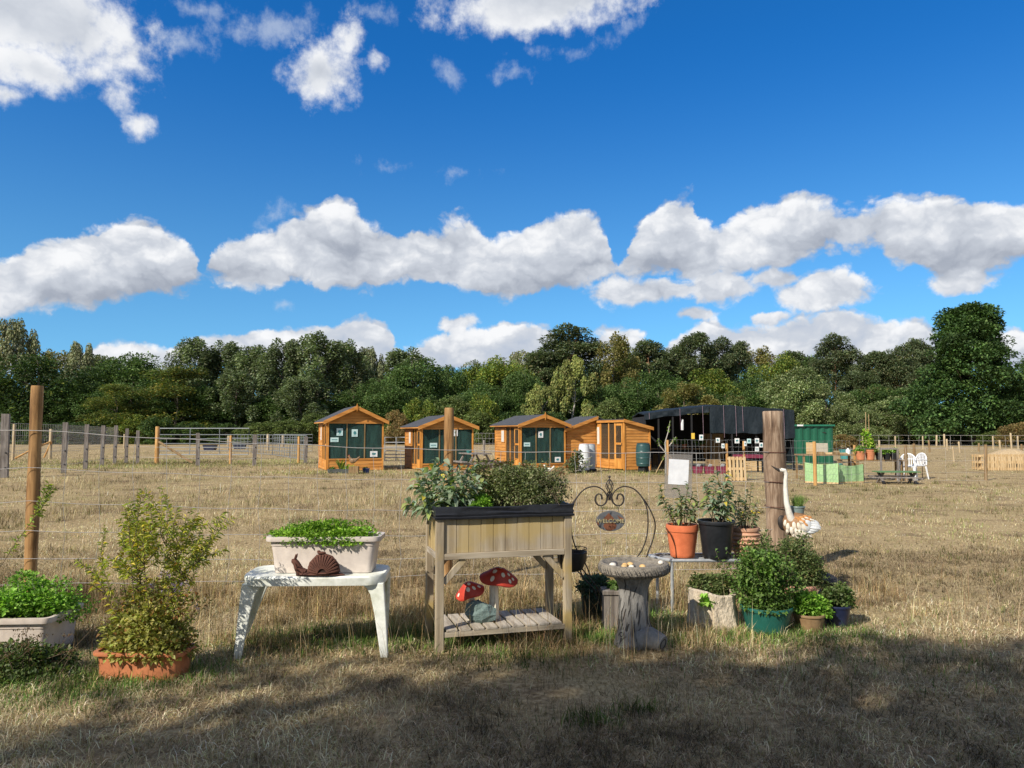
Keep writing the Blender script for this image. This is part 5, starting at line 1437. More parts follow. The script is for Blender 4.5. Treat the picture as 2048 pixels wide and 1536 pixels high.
def feathers(name, mat, rows, L_, W_, par):
    mb = MB()
    for (x, z, y, ang, sc_) in rows:
        c_ = Vector((bc.x + x * .80, y, bc.z + z)); a = R(ang)
        d_ = Vector((math.cos(a), 0, math.sin(a))); s_ = Vector((-math.sin(a), 0, math.cos(a))); n_ = Vector((0, -1, 0))
        loops = []
        for q, ww, oo in ((0, .35, .0), (.25, .8, .006), (.55, 1.0, .008), (.82, .8, .007), (.97, .35, .004)):
            o_ = c_ + d_ * L_ * sc_ * q
            w_ = W_ * sc_ * ww
            loops.append([o_ + s_ * w_ + n_ * (oo - .004), o_ + s_ * w_ * .6 + n_ * (oo + .006), o_ + n_ * (oo + .009), o_ - s_ * w_ * .6 + n_ * (oo + .006), o_ - s_ * w_ + n_ * (oo - .004), o_ + n_ * (oo - .012)])
        mb.rings(loops)
    return mb.build(name, mat, par, smooth=True)
def yb(x, z):
    q = 1 - (x / .19) ** 2 - (z / .115) ** 2
    return -.112 * math.sqrt(max(q, .06))
rows = [(x, z, yb(x, z), ang, s_) for x, z, ang, s_ in ((-.165, .045, -95, .9), (-.14, .065, -85, .9), (-.155, -.02, -95, .8), (-.09, .08, -75, .9), (-.075, -.065, -65, .9), (-.035, -.075, -50, .9), (.0, -.055, -40, .9), (.0, -.085, -35, .8), (.03, -.075, -25, .9), (-.15, .02, -95, 1), (-.125, -.01, -85, 1), (-.10, .035, -80, 1.1), (-.085, -.02, -75, 1), (-.06, .03, -70, 1.1), (-.05, -.03, -70, 1), (-.11, -.05, -80, .8), (-.02, .02, -60, 1.1), (-.02, -.04, -55, .9))]
feathers('breast_feathers', M_FEATHER, rows, .065, .021, t)
rows = [(x, z, yb(x, z) - .004, ang, s_) for x, z, ang, s_ in ((-.055, .06, -35, 1.0), (-.035, .075, -25, 1.0), (-.02, .05, -40, 1.1), (.01, .085, -20, .9), (.03, .065, -30, .9), (-.075, .075, -40, .8), (.055, .078, -20, .8), (.0, .03, -45, .9))]
feathers('back_feathers', M_FEATHER_O, rows, .055, .020, t)
feathers('back_feathers', M_FEATHER, [(x, z, yb(x, z) - .007, ang, s_) for x, z, ang, s_ in ((-.045, .045, -40, .9), (-.02, .065, -30, .8), (.02, .075, -25, .8), (.06, .06, -22, .8), (.085, .055, -20, .7))], .050, .015, t)
wg = MB(); wg.ball((bc.x + .025, -.105, bc.z - .002), (.050, .022, .058), 16, 10, (0, R(25), 0)); wing = wg.build('wing', M_FEATHER_G, t, smooth=True)
rows = [(x, z, y, ang, s_) for x, z, y, ang, s_ in ((.06, .035, -.10, -18, 1.25), (.065, .012, -.11, -14, 1.3), (.06, -.012, -.115, -8, 1.25), (.05, -.035, -.11, -4, 1.1), (.035, -.055, -.105, 2, 1.0), (.075, .05, -.085, -24, 1.2))]
feathers('wing_feather', M_FEATHER_G, rows, .078, .017, wing)
mb = MB(); mb.ball((bc.x - .135, .03, bc.z + .01), (.045, .02, .07), 14, 8, (0, R(-12), 0)); mb.build('far_wing', M_IRON, t, smooth=True)
for s_ in (-.02, .05):
    MB().tube([(bc.x + s_, s_ * .6, bc.z - .09), (bc.x + s_ - .01, s_ * .6, .30), (bc.x + s_, s_ * .6, .0)], [.010, .007, .009], 8).build('leg', M_IRON, t, smooth=True)
v = V(1592, 1019, 6.86)
t = thing('potted_plant', 'small grey green pot of grassy chives resting on the back of the crane', 'potted plant', (v.x, 6.82, v.z - .035))
round_pot(t, .064, .050, .070, mottled('grey_green_glaze', (.13, .19, .185), (.20, .26, .25), 5, .45, .05), .014, .004)
rng = np.random.default_rng(91)
n = 420
P = np.stack([rng.normal(0, .02, n), rng.normal(0, .02, n), np.full(n, .05)], 1); D = unit(np.stack([rng.normal(.12, .35, n), rng.normal(0, .3, n), np.ones(n)], 1))
leaves('foliage', t, P, D, rng.uniform(.08, .17, n), np.full(n, .0016), palette(n, [((.17, .27, .06), 3), ((.24, .33, .10), 2)], rng), rng, .15, .2, 3)

# notice in a plastic sleeve on the fence
x_, y_ = 1.655, 7.55
v0, v1 = V(1328, 902, y_), V(1386, 990, y_)
t = thing('notice', 'blank white sheet in a clear plastic sleeve hung on the near fence wires', 'notice', (V(1357, 940, y_).x, y_, V(1357, 940, y_).z), R(7))
t.rotation_euler = (0, R(2.0), R(7))
mb = MB(); hw, hz = (v1.x - v0.x) / 2, (v0.z - v1.z) / 2
mb.box((0, .0, -.06), (hw * 2, .003, hz * 2)); mb.build('sleeve', M_SLEEVE, t)
MB().box((.0, -.0045, -.02), (.208, .0016, .25), (0, R(1.5), 0)).build('paper', M_PAPER, t)

# ------------------------------------------------------------------ cabins
def stained(name, ax, k=1.0):
    return wood(name, (0.30 * k, 0.115 * k, 0.022), (0.56 * k, 0.245 * k, 0.055), (0.68 * k, 0.33 * k, 0.09), ax, 5, 0.6, planks=None if ax == 'Z' else (0.115, 'Z'))
M_CABX, M_CABY, M_CABZ = stained('stained_boards', 'X'), stained('stained_side_boards', 'Y'), stained('stained_frame', 'Z', 1.08)
M_FELT = mottled('roofing_felt', (0.035, 0.037, 0.042), (0.075, 0.078, 0.085), 6, 0.9, 0.3)
M_NET = glass_mat('dark_green_shade_net', (0.010, 0.050, 0.040), 0.76, 0.8)
nt_ = M_NET.node_tree
nt_.links.new(ramp(nt_, ntex(nt_, coords(nt_, (5, 5, .7)), 2.2, 6, .7), [(.34, (.005, .024, .022)), (.5, (.011, .050, .042)), (.68, (.026, .088, .074))]), nt_.nodes['Principled BSDF'].inputs['Base Color'])
M_PANE = glass_mat('cabin_window_pane', (0.10, 0.075, 0.05), 0.45, 0.1)
M_MULL = wood('dull_mullion_wood', (0.13, 0.08, 0.03), (0.24, 0.16, 0.07), (0.32, 0.23, 0.11), 'Z', 6)
def boards(mb, p0, du, length, z0, z1, nrm, pitch=.115, th=.02, clip=None):
    'lapped boards on a wall from p0 along du'
    du = Vector(du); nrm = Vector(nrm); p0 = Vector(p0)
    z = z0
    while z < z1 - .01:
        h = min(pitch - .007, z1 - z)
        a, b = 0, length
        if clip:
            a, b = clip(z + h * .5)
            if b - a < .05: z += pitch; continue
        q = [p0 + du * a, p0 + du * b]
        o = [nrm * th, nrm * (th * .45)]
        vs = []
        for pt in q:
            vs += [pt + Vector((0, 0, z)), pt + o[0] + Vector((0, 0, z)), pt + o[1] + Vector((0, 0, z + h)), pt + Vector((0, 0, z + h))]
        mb.add(vs, [(0, 1, 2, 3), (7, 6, 5, 4), (0, 4, 5, 1), (1, 5, 6, 2), (2, 6, 7, 3), (3, 7, 4, 0)])
        z += pitch
    return mb
GRP_CAB = 'orange stained timber cabins in the meadow'
def cabin(label, px, d, rz, Wd, Dp, ze, za, low=.36, seed=0):
    v = V(px, 865, d)
    t = thing('timber_cabin', label, 'cabin', (v.x, d, 0), rz, GRP_CAB)
    P_ = .055
    # corner posts
    for x in (0, Wd - P_):
        for y in (0, Dp - P_):
            MB().span((x, y, 0), (x + P_, y + P_, ze)).build('corner_post', M_CABZ, t)
    MB().span((.02, .02, .02), (Wd - .02, Dp - .02, .06)).build('floor', M_CABX, t)
    # front: boarded skirt, sill, header, gable
    mb = boards(MB(), (P_, .03, 0), (1, 0, 0), Wd - 2 * P_, .03, low, (0, -1, 0))
    mb.build('front_boards', M_CABX, t)
    MB().span((P_ + .001, -.006, low), (Wd - P_ - .001, .045, low + .05)).build('sill', M_CABX, t)
    hd = ze - .13
    MB().span((P_ + .001, -.005, hd), (Wd - P_ - .001, .045, hd + .055)).build('header', M_CABX, t)
    sl = (za - ze) / (Wd / 2)
    mb = boards(MB(), (0, .03, 0), (1, 0, 0), Wd, hd + .056, za - .03, (0, -1, 0), clip=lambda z: (max(0, (z - ze + .03) / sl), Wd - max(0, (z - ze + .03) / sl)))
    mb.build('gable_boards', M_CABX, t)
    # net panels and mullions
    n = 3; w_ = (Wd - 2 * P_) / n
    for i in range(n):
        MB().span((P_ + i * w_ + .012, .030, low + .051), (P_ + (i + 1) * w_ - .012, .034, hd - .001)).build('net_panel', M_NET, t)
        if i: MB().span((P_ + i * w_ - .022, .008, low + .051), (P_ + i * w_ + .022, .028, hd - .001)).build('mullion', M_MULL, t)
    # left side: solid back part with a small window, two glazed panels, a door near the front
    yb0 = Dp * .56
    mb = boards(MB(), (.03, Dp - P_, 0), (0, -1, 0), Dp - P_ - yb0, .03, ze - .06, (-1, 0, 0)); mb.build('side_boards', M_CABY, t)
    w = MB(); w.span((-.012, Dp * .60, ze * .58), (.012, Dp * .73, ze * .88)); wo_ = w.build('window', M_CABY, t)
    MB().span((-.016, Dp * .615, ze * .60), (-.0125, Dp * .715, ze * .86)).build('pane', mottled('white_curtain', (.5, .48, .42), (.75, .73, .68), 9, .8, .1) if seed == 0 else bpy.data.materials['white_curtain'], wo_)
    mb = boards(MB(), (.03, yb0 - .05, 0), (0, -1, 0), yb0 - .05 - P_, .03, low, (-1, 0, 0)); mb.build('side_skirt', M_CABY, t)
    MB().span((-.006, P_ + .001, ze - .13), (.045, yb0 - .051, ze - .06)).build('side_header', M_CABY, t)
    ys = [P_, P_ + .62, P_ + .62 + (yb0 - P_ - .62) / 2, yb0]
    for y in ys[1:]: MB().span((-.006, y - .05, low if y < yb0 else .03), (.045, y - .001, ze - .131)).build('side_post', M_CABZ, t)
    for a, b in zip(ys[1:-1], ys[2:]): MB().span((.018, a + .001, low + .01), (.022, b - .051, ze - .131)).build('side_pane', M_PANE, t)
    dr = MB(); y0, y1 = ys[0] + .02, ys[1] - .06
    for a, b in ((y0, y0 + .07), (y1 - .07, y1)): dr.span((-.03, a, .05), (-.008, b, ze - .14))
    for z0, z1 in ((.05, .42), (.95, 1.02), (ze - .22, ze - .14)): dr.span((-.029, y0 + .0705, z0), (-.009, y1 - .0705, z1))
    do = dr.build('door', M_CABZ, t)
    MB().span((-.020, y0 + .071, .421), (-.017, y1 - .071, ze - .221)).build('pane', M_PANE, do)
    MB().box((-.040, y1 - .035, .98), (.02, .025, .12)).build('handle', M_IRON, do)
    # plain right and back walls
    mb = boards(MB(), (Wd - .03, P_, 0), (0, 1, 0), Dp - 2 * P_, .03, ze - .05, (1, 0, 0)); mb.build('right_boards', M_CABY, t)
    mb = boards(MB(), (0, Dp - .03, 0), (1, 0, 0), Wd, .03, za - .03, (0, 1, 0), clip=lambda z: (max(0, (z - ze + .03) / sl), Wd - max(0, (z - ze + .03) / sl))); mb.build('back_boards', M_CABX, t)
    # roof
    ov = .17
    for s_ in (-1, 1):
        xe = Wd / 2 + s_ * (Wd / 2 + ov); zee = ze - ov * sl + .015
        rf = MB()
        a = Vector((Wd / 2, -ov, za + .015)); b = Vector((xe, -ov, zee))
        up = Vector((0, 0, .03))
        a2, b2 = a + Vector((0, Dp + 2 * ov, 0)), b + Vector((0, Dp + 2 * ov, 0))
        rf.add([a, b, b2, a2, a + up, b + up, b2 + up, a2 + up], [(0, 1, 2, 3), (4, 5, 6, 7), (0, 1, 5, 4), (1, 2, 6, 5), (2, 3, 7, 6), (3, 0, 4, 7)])
        rf.build('roof', M_FELT, t)
        bb = MB(); q = Vector((0, -.024, 0)); dn = Vector((0, 0, -.105)); u2 = Vector((0, 0, .034))
        bb.add([a + q + dn, b + q + dn, b + q + u2, a + q + u2, a - Vector((0, .001, 0)) + dn, b - Vector((0, .001, 0)) + dn, b - Vector((0, .001, 0)) + u2, a - Vector((0, .001, 0)) + u2], [(0, 1, 2, 3), (4, 5, 6, 7), (0, 1, 5, 4), (1, 2, 6, 5), (2, 3, 7, 6), (3, 0, 4, 7)])
        bb.build('bargeboard', M_CABX, t)
        eb = MB(); eb.span((xe - .012 * (s_ > 0), -ov + .002, zee - .04), (xe + .012 * (s_ < 0), Dp + ov - .002, zee - .001)); eb.build('eaves_board', M_CABY, t)
    fn = MB(); fn.prism([(-.045, .0), (0, -.16), (.045, .0), (.025, .09), (0, .17), (-.025, .09)], .02, Matrix.Translation((Wd / 2, -ov - .046, za - .03))); fn.build('finial', M_CABZ, t)
    return t
TH_ = R(21)
c1 = cabin('nearest timber cabin on the left with a boarded skirt and dark green net front', 655, 28.2, TH_, 2.12, 2.8, 1.92, 2.42, .42, 0)
c2 = cabin('timber cabin standing behind the slim fence post, second from the left', 843, 28.6, TH_, 2.08, 2.8, 1.70, 2.09, .22, 1)
c3 = cabin('timber cabin with a long dark roof just right of the picnic table', 1041, 29.6, TH_, 1.96, 3.0, 1.78, 2.13, .18, 2)
# fourth: gabled block with a half gable wing in front
v = V(1248, 865, 28.8)
c4 = thing('timber_cabin', 'timber cabin of two joined blocks between the white barrel and green water butt', 'cabin', (v.x, 28.8, 0), TH_, GRP_CAB)
WW, WDp, MW = 1.14, 2.3, 1.35
zl, zh, zm = 1.62, 1.92, 2.08
sl = (zh - zl) / WW
boards(MB(), (.0, .03, 0), (1, 0, 0), WW, .03, zh - .02, (0, -1, 0), clip=lambda z: (0, WW if z < zl else max(0, WW - (z - zl) / sl))).build('wing_front_boards', M_CABX, c4)
boards(MB(), (WW - .03, .05, 0), (0, 1, 0), WDp + 1.8, .03, zl - .02, (1, 0, 0)).build('right_boards', M_CABY, c4)
MB().span((-.02, -.015, 0), (.045, .05, zh - .05)).build('corner_post', M_CABZ, c4)
MB().span((WW - .045, -.015, 0), (WW + .02, .05, zl - .03)).build('corner_post', M_CABZ, c4)
boards(MB(), (.03, WDp - .40, 0), (0, -1, 0), WDp - 1.05, .03, .40, (-1, 0, 0)).build('side_skirt', M_CABY, c4)
boards(MB(), (.03, WDp, 0), (0, -1, 0), .40, .03, zh - .06, (-1, 0, 0)).build('side_boards', M_CABY, c4)
w = MB().span((-.012, WDp - .33, .95), (.012, WDp - .08, 1.70)).build('window', M_CABY, c4); MB().span((-.016, WDp - .30, .98), (-.0125, WDp - .11, 1.67)).build('pane', bpy.data.materials['white_curtain'], w)
for y in (.70, 1.20, WDp - .42): MB().span((-.006, y, .03), (.045, y + .06, zh - .10)).build('side_post', M_CABZ, c4)
for a, b in ((.761, 1.199), (1.261, WDp - .421)): MB().span((.018, a, .41), (.022, b, zh - .13)).build('side_pane', M_PANE, c4)
dr = MB(); y0, y1 = .08, .68
for a, b in ((y0, y0 + .08), (y1 - .08, y1)): dr.span((-.03, a, .05), (-.008, b, zh - .12))
for z0, z1 in ((.05, .45), (.98, 1.06), (zh - .20, zh - .12)): dr.span((-.029, y0 + .0805, z0), (-.009, y1 - .0805, z1))
do = dr.build('door', M_CABZ, c4); MB().span((-.020, y0 + .081, .451), (-.017, y1 - .081, zh - .201)).build('pane', M_PANE, do); MB().box((-.04, y0 + .04, 1.0), (.02, .025, .1)).build('handle', M_IRON, do)
MB().span((-.05, -.09, zh - .075), (-.025, WDp - .01, zh + .02)).build('eaves_board', M_CABY, c4)
def slab(a, b, c, d_, th, name, mat, par):
    up = Vector((0, 0, th)); q = [Vector(x) for x in (a, b, c, d_)]
    return MB().add(q + [x + up for x in q], [(0, 1, 2, 3), (4, 5, 6, 7), (0, 1, 5, 4), (1, 2, 6, 5), (2, 3, 7, 6), (3, 0, 4, 7)]).build(name, mat, par)
slab((-.06, -.08, zh + .022), (WW + .12, -.08, zl + .0), (WW + .12, WDp, zl + .0), (-.06, WDp, zh + .022), .03, 'wing_roof', M_FELT, c4)
slab((-.05, -.10, zh - .075), (WW + .12, -.10, zl - .085), (WW + .12, -.082, zl - .085), (-.05, -.082, zh - .075), .125, 'bargeboard', M_CABX, c4)
sm = (zm - 1.60) / MW
boards(MB(), (-MW, WDp + .03, 0), (1, 0, 0), MW, .03, zm - .03, (0, -1, 0), clip=lambda z: (max(0, (z - 1.60) / sm), MW)).build('main_front_boards', M_CABX, c4)
boards(MB(), (-MW + .03, WDp + 1.9, 0), (0, -1, 0), 1.9, .03, 1.58, (-1, 0, 0)).build('main_side_boards', M_CABY, c4)
slab((-MW - .16, WDp - .14, 1.55), (.02, WDp - .14, zm + .02), (.02, WDp + 2.0, zm + .02), (-MW - .16, WDp + 2.0, 1.55), .03, 'main_roof', M_FELT, c4)
slab((-MW - .16, WDp - .165, 1.46), (.02, WDp - .165, zm - .085), (.02, WDp - .142, zm - .085), (-MW - .16, WDp - .142, 1.46), .13, 'bargeboard', M_CABX, c4)
slab((.025, WDp - .0, zm + .02), (WW + .12, WDp - .0, 1.62), (WW + .12, WDp + 2.0, 1.62), (.025, WDp + 2.0, zm + .02), .03, 'main_roof', M_FELT, c4)

# ------------------------------------------------------------------ notices
M_TPAPER = mottled('teal_white_paper', (0.40, 0.62, 0.62), (0.62, 0.78, 0.78), 30, 0.7, 0.0)
M_WPAPER = mottled('bright_paper', (0.70, 0.72, 0.72), (0.80, 0.82, 0.82), 10, 0.7, 0.0)
M_TPRINT = mottled('teal_print', (0.02, 0.14, 0.16), (0.06, 0.25, 0.27), 40, 0.7, 0.0)
M_YPAPER = mottled('yellow_paper', (0.70, 0.45, 0.04), (0.80, 0.55, 0.08), 10, 0.7, 0.0)
def notice(label, pos, w, h, rz, mat, pic=1, grp='notices on the cabins'):
    t = thing('notice', label, 'notice', pos, rz, grp)
    MB().box((0, 0, 0), (w, .004, h)).build('sheet', mat, t)
    if pic:
        mb = MB(); rg = random.Random(label)
        P_ = [(w * .30 * math.cos(a) * rg.uniform(.6, 1.2), h * .02 + h * .27 * math.sin(a) * rg.uniform(.6, 1.2)) for a in [i * math.pi / 6 for i in range(12)]]
        if pic == 2: P_ = [(-w * .36, -h * .08), (w * .36, -h * .08), (w * .36, h * .10), (-w * .36, h * .10)]
        mb.prism(P_, .0012, Matrix.Translation((0, -.0035, 0)))
        mb.prism([(-w * .3, -h * .40), (w * .3, -h * .40), (w * .3, -h * .36), (-w * .3, -h * .36)], .0012, Matrix.Translation((0, -.0035, 0)))
        mb.build('print', M_TPRINT, t)
    return t
def on_front(c, Wd, px, py, dep=-.014):
    'point on a cabin front seen at a measured spot'
    o = Vector(c.location); n = Vector((math.sin(TH_), -math.cos(TH_), 0)); r0 = Vector((0, 0, CAM_H)); r = Vector(ray(px, py))
    q = o - n * (-dep)
    return r0 + r * ((q - r0).dot(n) / r.dot(n))
for c, Wd, lst in ((c1, 2.12, [(679.5, 864, .235, .28, M_TPAPER, 1, 'teal print notice with a dark figure, upper left on the nearest cabin front'), (709.5, 866, .225, .28, M_TPAPER, 1, 'teal print notice in the middle net panel of the nearest cabin'), (669, 879.5, .30, .17, M_TPAPER, 2, 'wide pale teal strip notice low in the left net panel of the nearest cabin'), (747.5, 908, .28, .22, M_WPAPER, 1, 'white notice with a teal drawing, low in the right net panel of the nearest cabin')]),
                   (c2, 2.08, [(911.5, 865.5, .16, .26, M_WPAPER, 1, 'white notice just right of the slim fence post on the second cabin'), (867, 890.5, .29, .18, M_TPAPER, 2, 'wide pale teal strip notice on the left net panel of the second cabin')]),
                   (c3, 1.96, [(1081.5, 869, .21, .26, M_WPAPER, 1, 'tall white notice with a teal emblem in the middle net panel of the third cabin'), (1054, 889, .27, .16, M_TPAPER, 2, 'wide pale teal strip notice in the left net panel of the third cabin'), (1115.5, 919, .25, .20, M_WPAPER, 1, 'square white notice low in the right net panel of the third cabin')])):
    for px, py, w, h, m_, pc_, lb in lst: notice(lb, on_front(c, Wd, px, py), w, h, TH_, m_, pc_)

M_ORPOST = wood('light_orange_post', (0.30, 0.15, 0.045), (0.50, 0.28, 0.095), (0.62, 0.38, 0.16), 'Z', 6)
M_PALLET = wood('pale_pallet_wood', (0.36, 0.24, 0.11), (0.56, 0.40, 0.21), (0.68, 0.52, 0.31), 'Z', 6)
M_PALLETX = wood('pale_pallet_wood_across', (0.36, 0.24, 0.11), (0.56, 0.40, 0.21), (0.68, 0.52, 0.31), 'X', 6)

# ------------------------------------------------------------------ black shelter
M_TARP = mottled('dark_tarpaulin', (0.007, 0.012, 0.017), (0.017, 0.025, 0.032), 2.2, 0.6, 0.5, stretch=(1, 1, .35), bdist=0.06, spec=0.12)
M_BLKWALL = mottled('black_slatted_wall', (0.004, 0.004, 0.005), (0.012, 0.012, 0.014), 4, 0.8, 0.2)
M_BROWNB = wood('plain_brown_board', (0.14, 0.085, 0.035), (0.25, 0.165, 0.08), (0.33, 0.235, 0.13), 'Z', 5)
v0, v1 = V(1290, 865, 30.5), V(1592, 865, 29.0)
SXL, SXR = v0.x, V(1592, 865, 28.6).x
t = thing('tarpaulin_shelter', 'long black shelter with a low arched tarpaulin roof and a half dropped front sheet', 'shelter', (0, 0, 0))
def roofz(f): return float(np.interp(f, [0, .12, .25, .45, .62, .8, 1], [2.20, 2.30, 2.38, 2.50, 2.48, 2.40, 2.30]))
def fronty(f): return 30.6 - 1.8 * f
mb = MB(); L = []
for i in range(25):
    f = i / 24; x = SXL + (SXR - SXL) * f; y = fronty(f)
    z = roofz(f) + .015 * math.sin(f * 40)
    L.append([(x, y - .05, z - .01), (x, y + 1.5, z + .10), (x, y + 3.2, z - .05), (x, y + 3.2, z - .09), (x, y + 1.5, z + .06), (x, y - .05, z - .05)])
mb.rings(L); mb.build('roof_sheet', M_TARP, t, smooth=True)
def drape(f0, f1, zb, name, n=40, amp=.02):
    mb = MB(); L = []
    for i in range(n + 1):
        f = f0 + (f1 - f0) * i / n; x = SXL + (SXR - SXL) * f; y = fronty(f) - .065
        top = roofz(f) + .01; bot = zb(f)
        col = []
        for k_ in range(7):
            q = k_ / 6; w = amp * q * (math.sin(f * 60 + q * 3) + .6 * math.sin(f * 97 - q * 5))
            col.append((x, y + w, top + (bot - top) * q))
        col += [(p_[0], p_[1] + .012, p_[2]) for p_ in reversed(col)]
        L.append(col)
    mb.rings(L); return mb.build(name, M_TARP, t, smooth=True)
drape(0, .445, lambda f: roofz(f) - .23 - .02 * math.sin(f * 33), 'fascia_sheet')
drape(.45, .86, lambda f: 1.42 + .02 * math.sin(f * 40) + .5 * max(0, (.47 - f) / .02) * .1, 'front_sheet', amp=.035)
drape(.86, 1.0, lambda f: 1.20 + .03 * math.sin(f * 40), 'front_sheet', amp=.03)
mb = MB()
for i in range(22):
    z = .30 + i * .09
    mb.beam((SXL + .1, fronty(0) + 3.1, z), (SXR - .1, fronty(1) + 3.1, z), .02, .082)
mb.beam((SXL + .1, fronty(0) + 3.14, 1.2), (SXR - .1, fronty(1) + 3.14, 1.2), .02, 2.0)
mb.build('back_slats', M_BLKWALL, t)
MB().beam((SXL + .02, fronty(0) + .05, 1.35), (SXL + .02, fronty(0) + 3.1, 1.35), .02, 1.5).build('side_wall', M_BLKWALL, t)
MB().beam((SXR - .02, fronty(1) + .05, 1.25), (SXR - .02, fronty(1) + 3.1, 1.25), .02, 2.0).build('side_wall', M_TARP, t)
for f in (.005, .10, .20, .33, .46, .60, .76, .90, .995):
    x = SXL + (SXR - SXL) * f; MB().span((x - .03, fronty(f), 0), (x + .03, fronty(f) + .06, roofz(f) - .06)).build('upright', M_BLKWALL, t)
mb = MB()
for f, z1 in ((.03, 2.0), (.245, 1.55), (.40, 1.3), (.54, 1.25), (.62, 1.3), (.665, 1.5), (.93, 1.2)):
    x = SXL + (SXR - SXL) * f
    mb.tube([(x, fronty(f) - .12, roofz(f) + .03), (x + .01, fronty(f) - .13, (roofz(f) + z1) / 2), (x + .02, fronty(f) - .12, z1)], .006, 4)
mb.build('tie_cord', mottled('mauve_cord', (.25, .16, .20), (.40, .28, .33), 9, .8, 0), t)
MB().beam((SXL + 2.9, fronty(.5) + 2.9, .85), (SXL + 3.9, fronty(.6) + 2.9, .85), .03, 1.1).build('timber_panel', M_BROWNB, t)
MB().beam((SXL + 4.0, fronty(.6) + 2.85, .8), (SXL + 5.4, fronty(.8) + 2.85, .8), .03, 1.3).build('green_panel', mottled('green_board', (.01, .09, .05), (.02, .14, .08), 4, .5, .1), t)
MB().beam((SXL + .2, fronty(0) + 3.0, .25), (SXL + 2.2, fronty(.4) + 3.0, .25), .05, .5).build('low_timber_wall', M_BROWNB, t)
M_MAROON = mottled('maroon_cloth', (0.13, 0.015, 0.035), (0.24, 0.03, 0.07), 6, 0.8, 0.1)
def table(name, label, x, y, w, d_, h, top, leg, group=None, rz=0):
    t = thing(name, label, 'table', (x, y, 0), rz, group)
    MB().box((0, 0, h - .02), (w, d_, .04)).build('tabletop', top, t)
    for sx in (-1, 1):
        for sy in (-1, 1): MB().box((sx * (w / 2 - .05), sy * (d_ / 2 - .05), (h - .041) / 2), (.05, .05, h - .041)).build('leg', leg, t)
    return t
v = V(1500, 915, 27.2); tb = table('trestle_table', 'trestle table under a maroon cloth inside the black shelter', v.x, 27.4, .95, .6, .62, M_MAROON, M_BLKWALL)
MB().rings([rr(.97, .62, .02, .53), rr(.965, .615, .02, .645)]).build('cloth', M_MAROON, tb)
for k_, (px, py, lb) in enumerate([(1395, 926, 'maroon basket leftmost inside the open side of the shelter'), (1418, 934, 'maroon basket set lowest at the shelter front'), (1443, 930, 'maroon basket nearest the pallet at the shelter front')]):
    t2 = thing('storage_basket', lb, 'basket', (V(px, py, 26.5).x, 26.5, 0), 0, 'maroon baskets in the shelter')
    MB().rings([rr(.28, .24, .04, 0), rr(.34, .28, .05, .26), rr(.36, .30, .05, .265), rr(.33, .27, .04, .262), rr(.28, .23, .04, .05)]).build('basket', M_MAROON, t2)
    MB().box((.03, -.02, .28), (.12, .01, .14), (.4, .2, .3)).build('price_card', M_WPAPER, t2)
# goods inside the shelter
bn = table('trestle_table', 'long dark bench of potted plants at the back of the black shelter', V(1360, 865, 32).x, 32.0, 2.6, .6, .78, M_BROWNB, M_BLKWALL)
rng = np.random.default_rng(120)
for k_, (px, m_, lb) in enumerate([(1318, M_CLAY, 'clay pot leftmost on the long bench in the shelter'), (1334, M_BLACK, 'black pot second from the left on the long bench in the shelter'), (1352, M_CLAY, 'clay pot in the middle of the long bench in the shelter'), (1368, M_ORANGE, 'orange pot on the long bench in the shelter'), (1388, M_BLACK, 'black pot near the right end of the long bench in the shelter'), (1404, M_CLAY, 'clay pot at the right end of the long bench in the shelter')]):
    t2 = thing('potted_plant', lb, 'potted plant', (V(px, 865, 32).x, 32.0, .78), 0, 'pots on the bench in the shelter')
    round_pot(t2, .11, .08, .18, m_, .03, .006); mound(t2, (0, 0, .16), (.16, .15, .22), 160, .07, HERB2 + MIDG, rng, lumps=8)
for k_, (px, z, h, m_, lb) in enumerate([(1425, 0, .42, M_BROWNB, 'brown timber crate on the shelter floor left of the pallet'), (1505, 0, .36, M_PALLETX, 'pale timber crate on the shelter floor right of the pallet'), (1362, 0, .40, M_BROWNB, 'brown timber crate on the shelter floor near its left end'), (1540, 0, .5, M_BROWNB, 'tall timber crate on the shelter floor beside the thick fence post')]):
    t2 = thing('timber_crate', lb, 'crate', (V(px, 865, 28.9).x, 28.9, z), .1 * (k_ - 1), 'timber crates in the shelter')
    mb = MB()
    for q in range(4):
        zz = h * (q + .5) / 4
        mb.box((0, -.22, zz), (.5, .02, h / 4 - .02)); mb.box((0, .22, zz), (.5, .02, h / 4 - .02)); mb.box((-.24, 0, zz), (.02, .42, h / 4 - .02)); mb.box((.24, 0, zz), (.02, .42, h / 4 - .02))
    mb.build('slats', m_, t2)
    mb = MB()
    for sx in (-1, 1):
        for sy in (-1, 1): mb.box((sx * .215, sy * .195, h / 2), (.03, .03, h))
    mb.build('corner_battens', M_BROWNB, t2)
item_ = MB().tube([(0, 0, 0), (0, 0, .25), (.02, 0, .42)], [.05, .055, .03], 10).build('hanging_lantern', M_WPAPER, None, smooth=True)
item_.location = (V(1365, 865, 30.2).x, 30.2, 1.55); tag(item_, 'pale lantern hung from the left part of the shelter roof', 'lantern')
M_SHED = mottled('green_painted_steel', (0.006, 0.085, 0.045), (0.012, 0.115, 0.062), 3, 0.4, 0.05)
M_SHEDL = mottled('lighter_green_trim', (0.015, 0.13, 0.075), (0.02, 0.17, 0.10), 3, 0.4, 0.05)
v = V(1592, 865, 35.0); xr = V(1666, 865, 35.0).x
t = thing('metal_shed', 'dark green corrugated metal shed behind the right end of the shelter', 'shed', (v.x - .5, 35.0, 0))
SW_ = xr - v.x + .5
mb = MB(); P_ = []
k_ = int(SW_ / .085)
for i in range(k_ + 1):
    x = SW_ * i / k_; P_.append((x, -.02 if i % 4 < 2 else .02))
vs = []
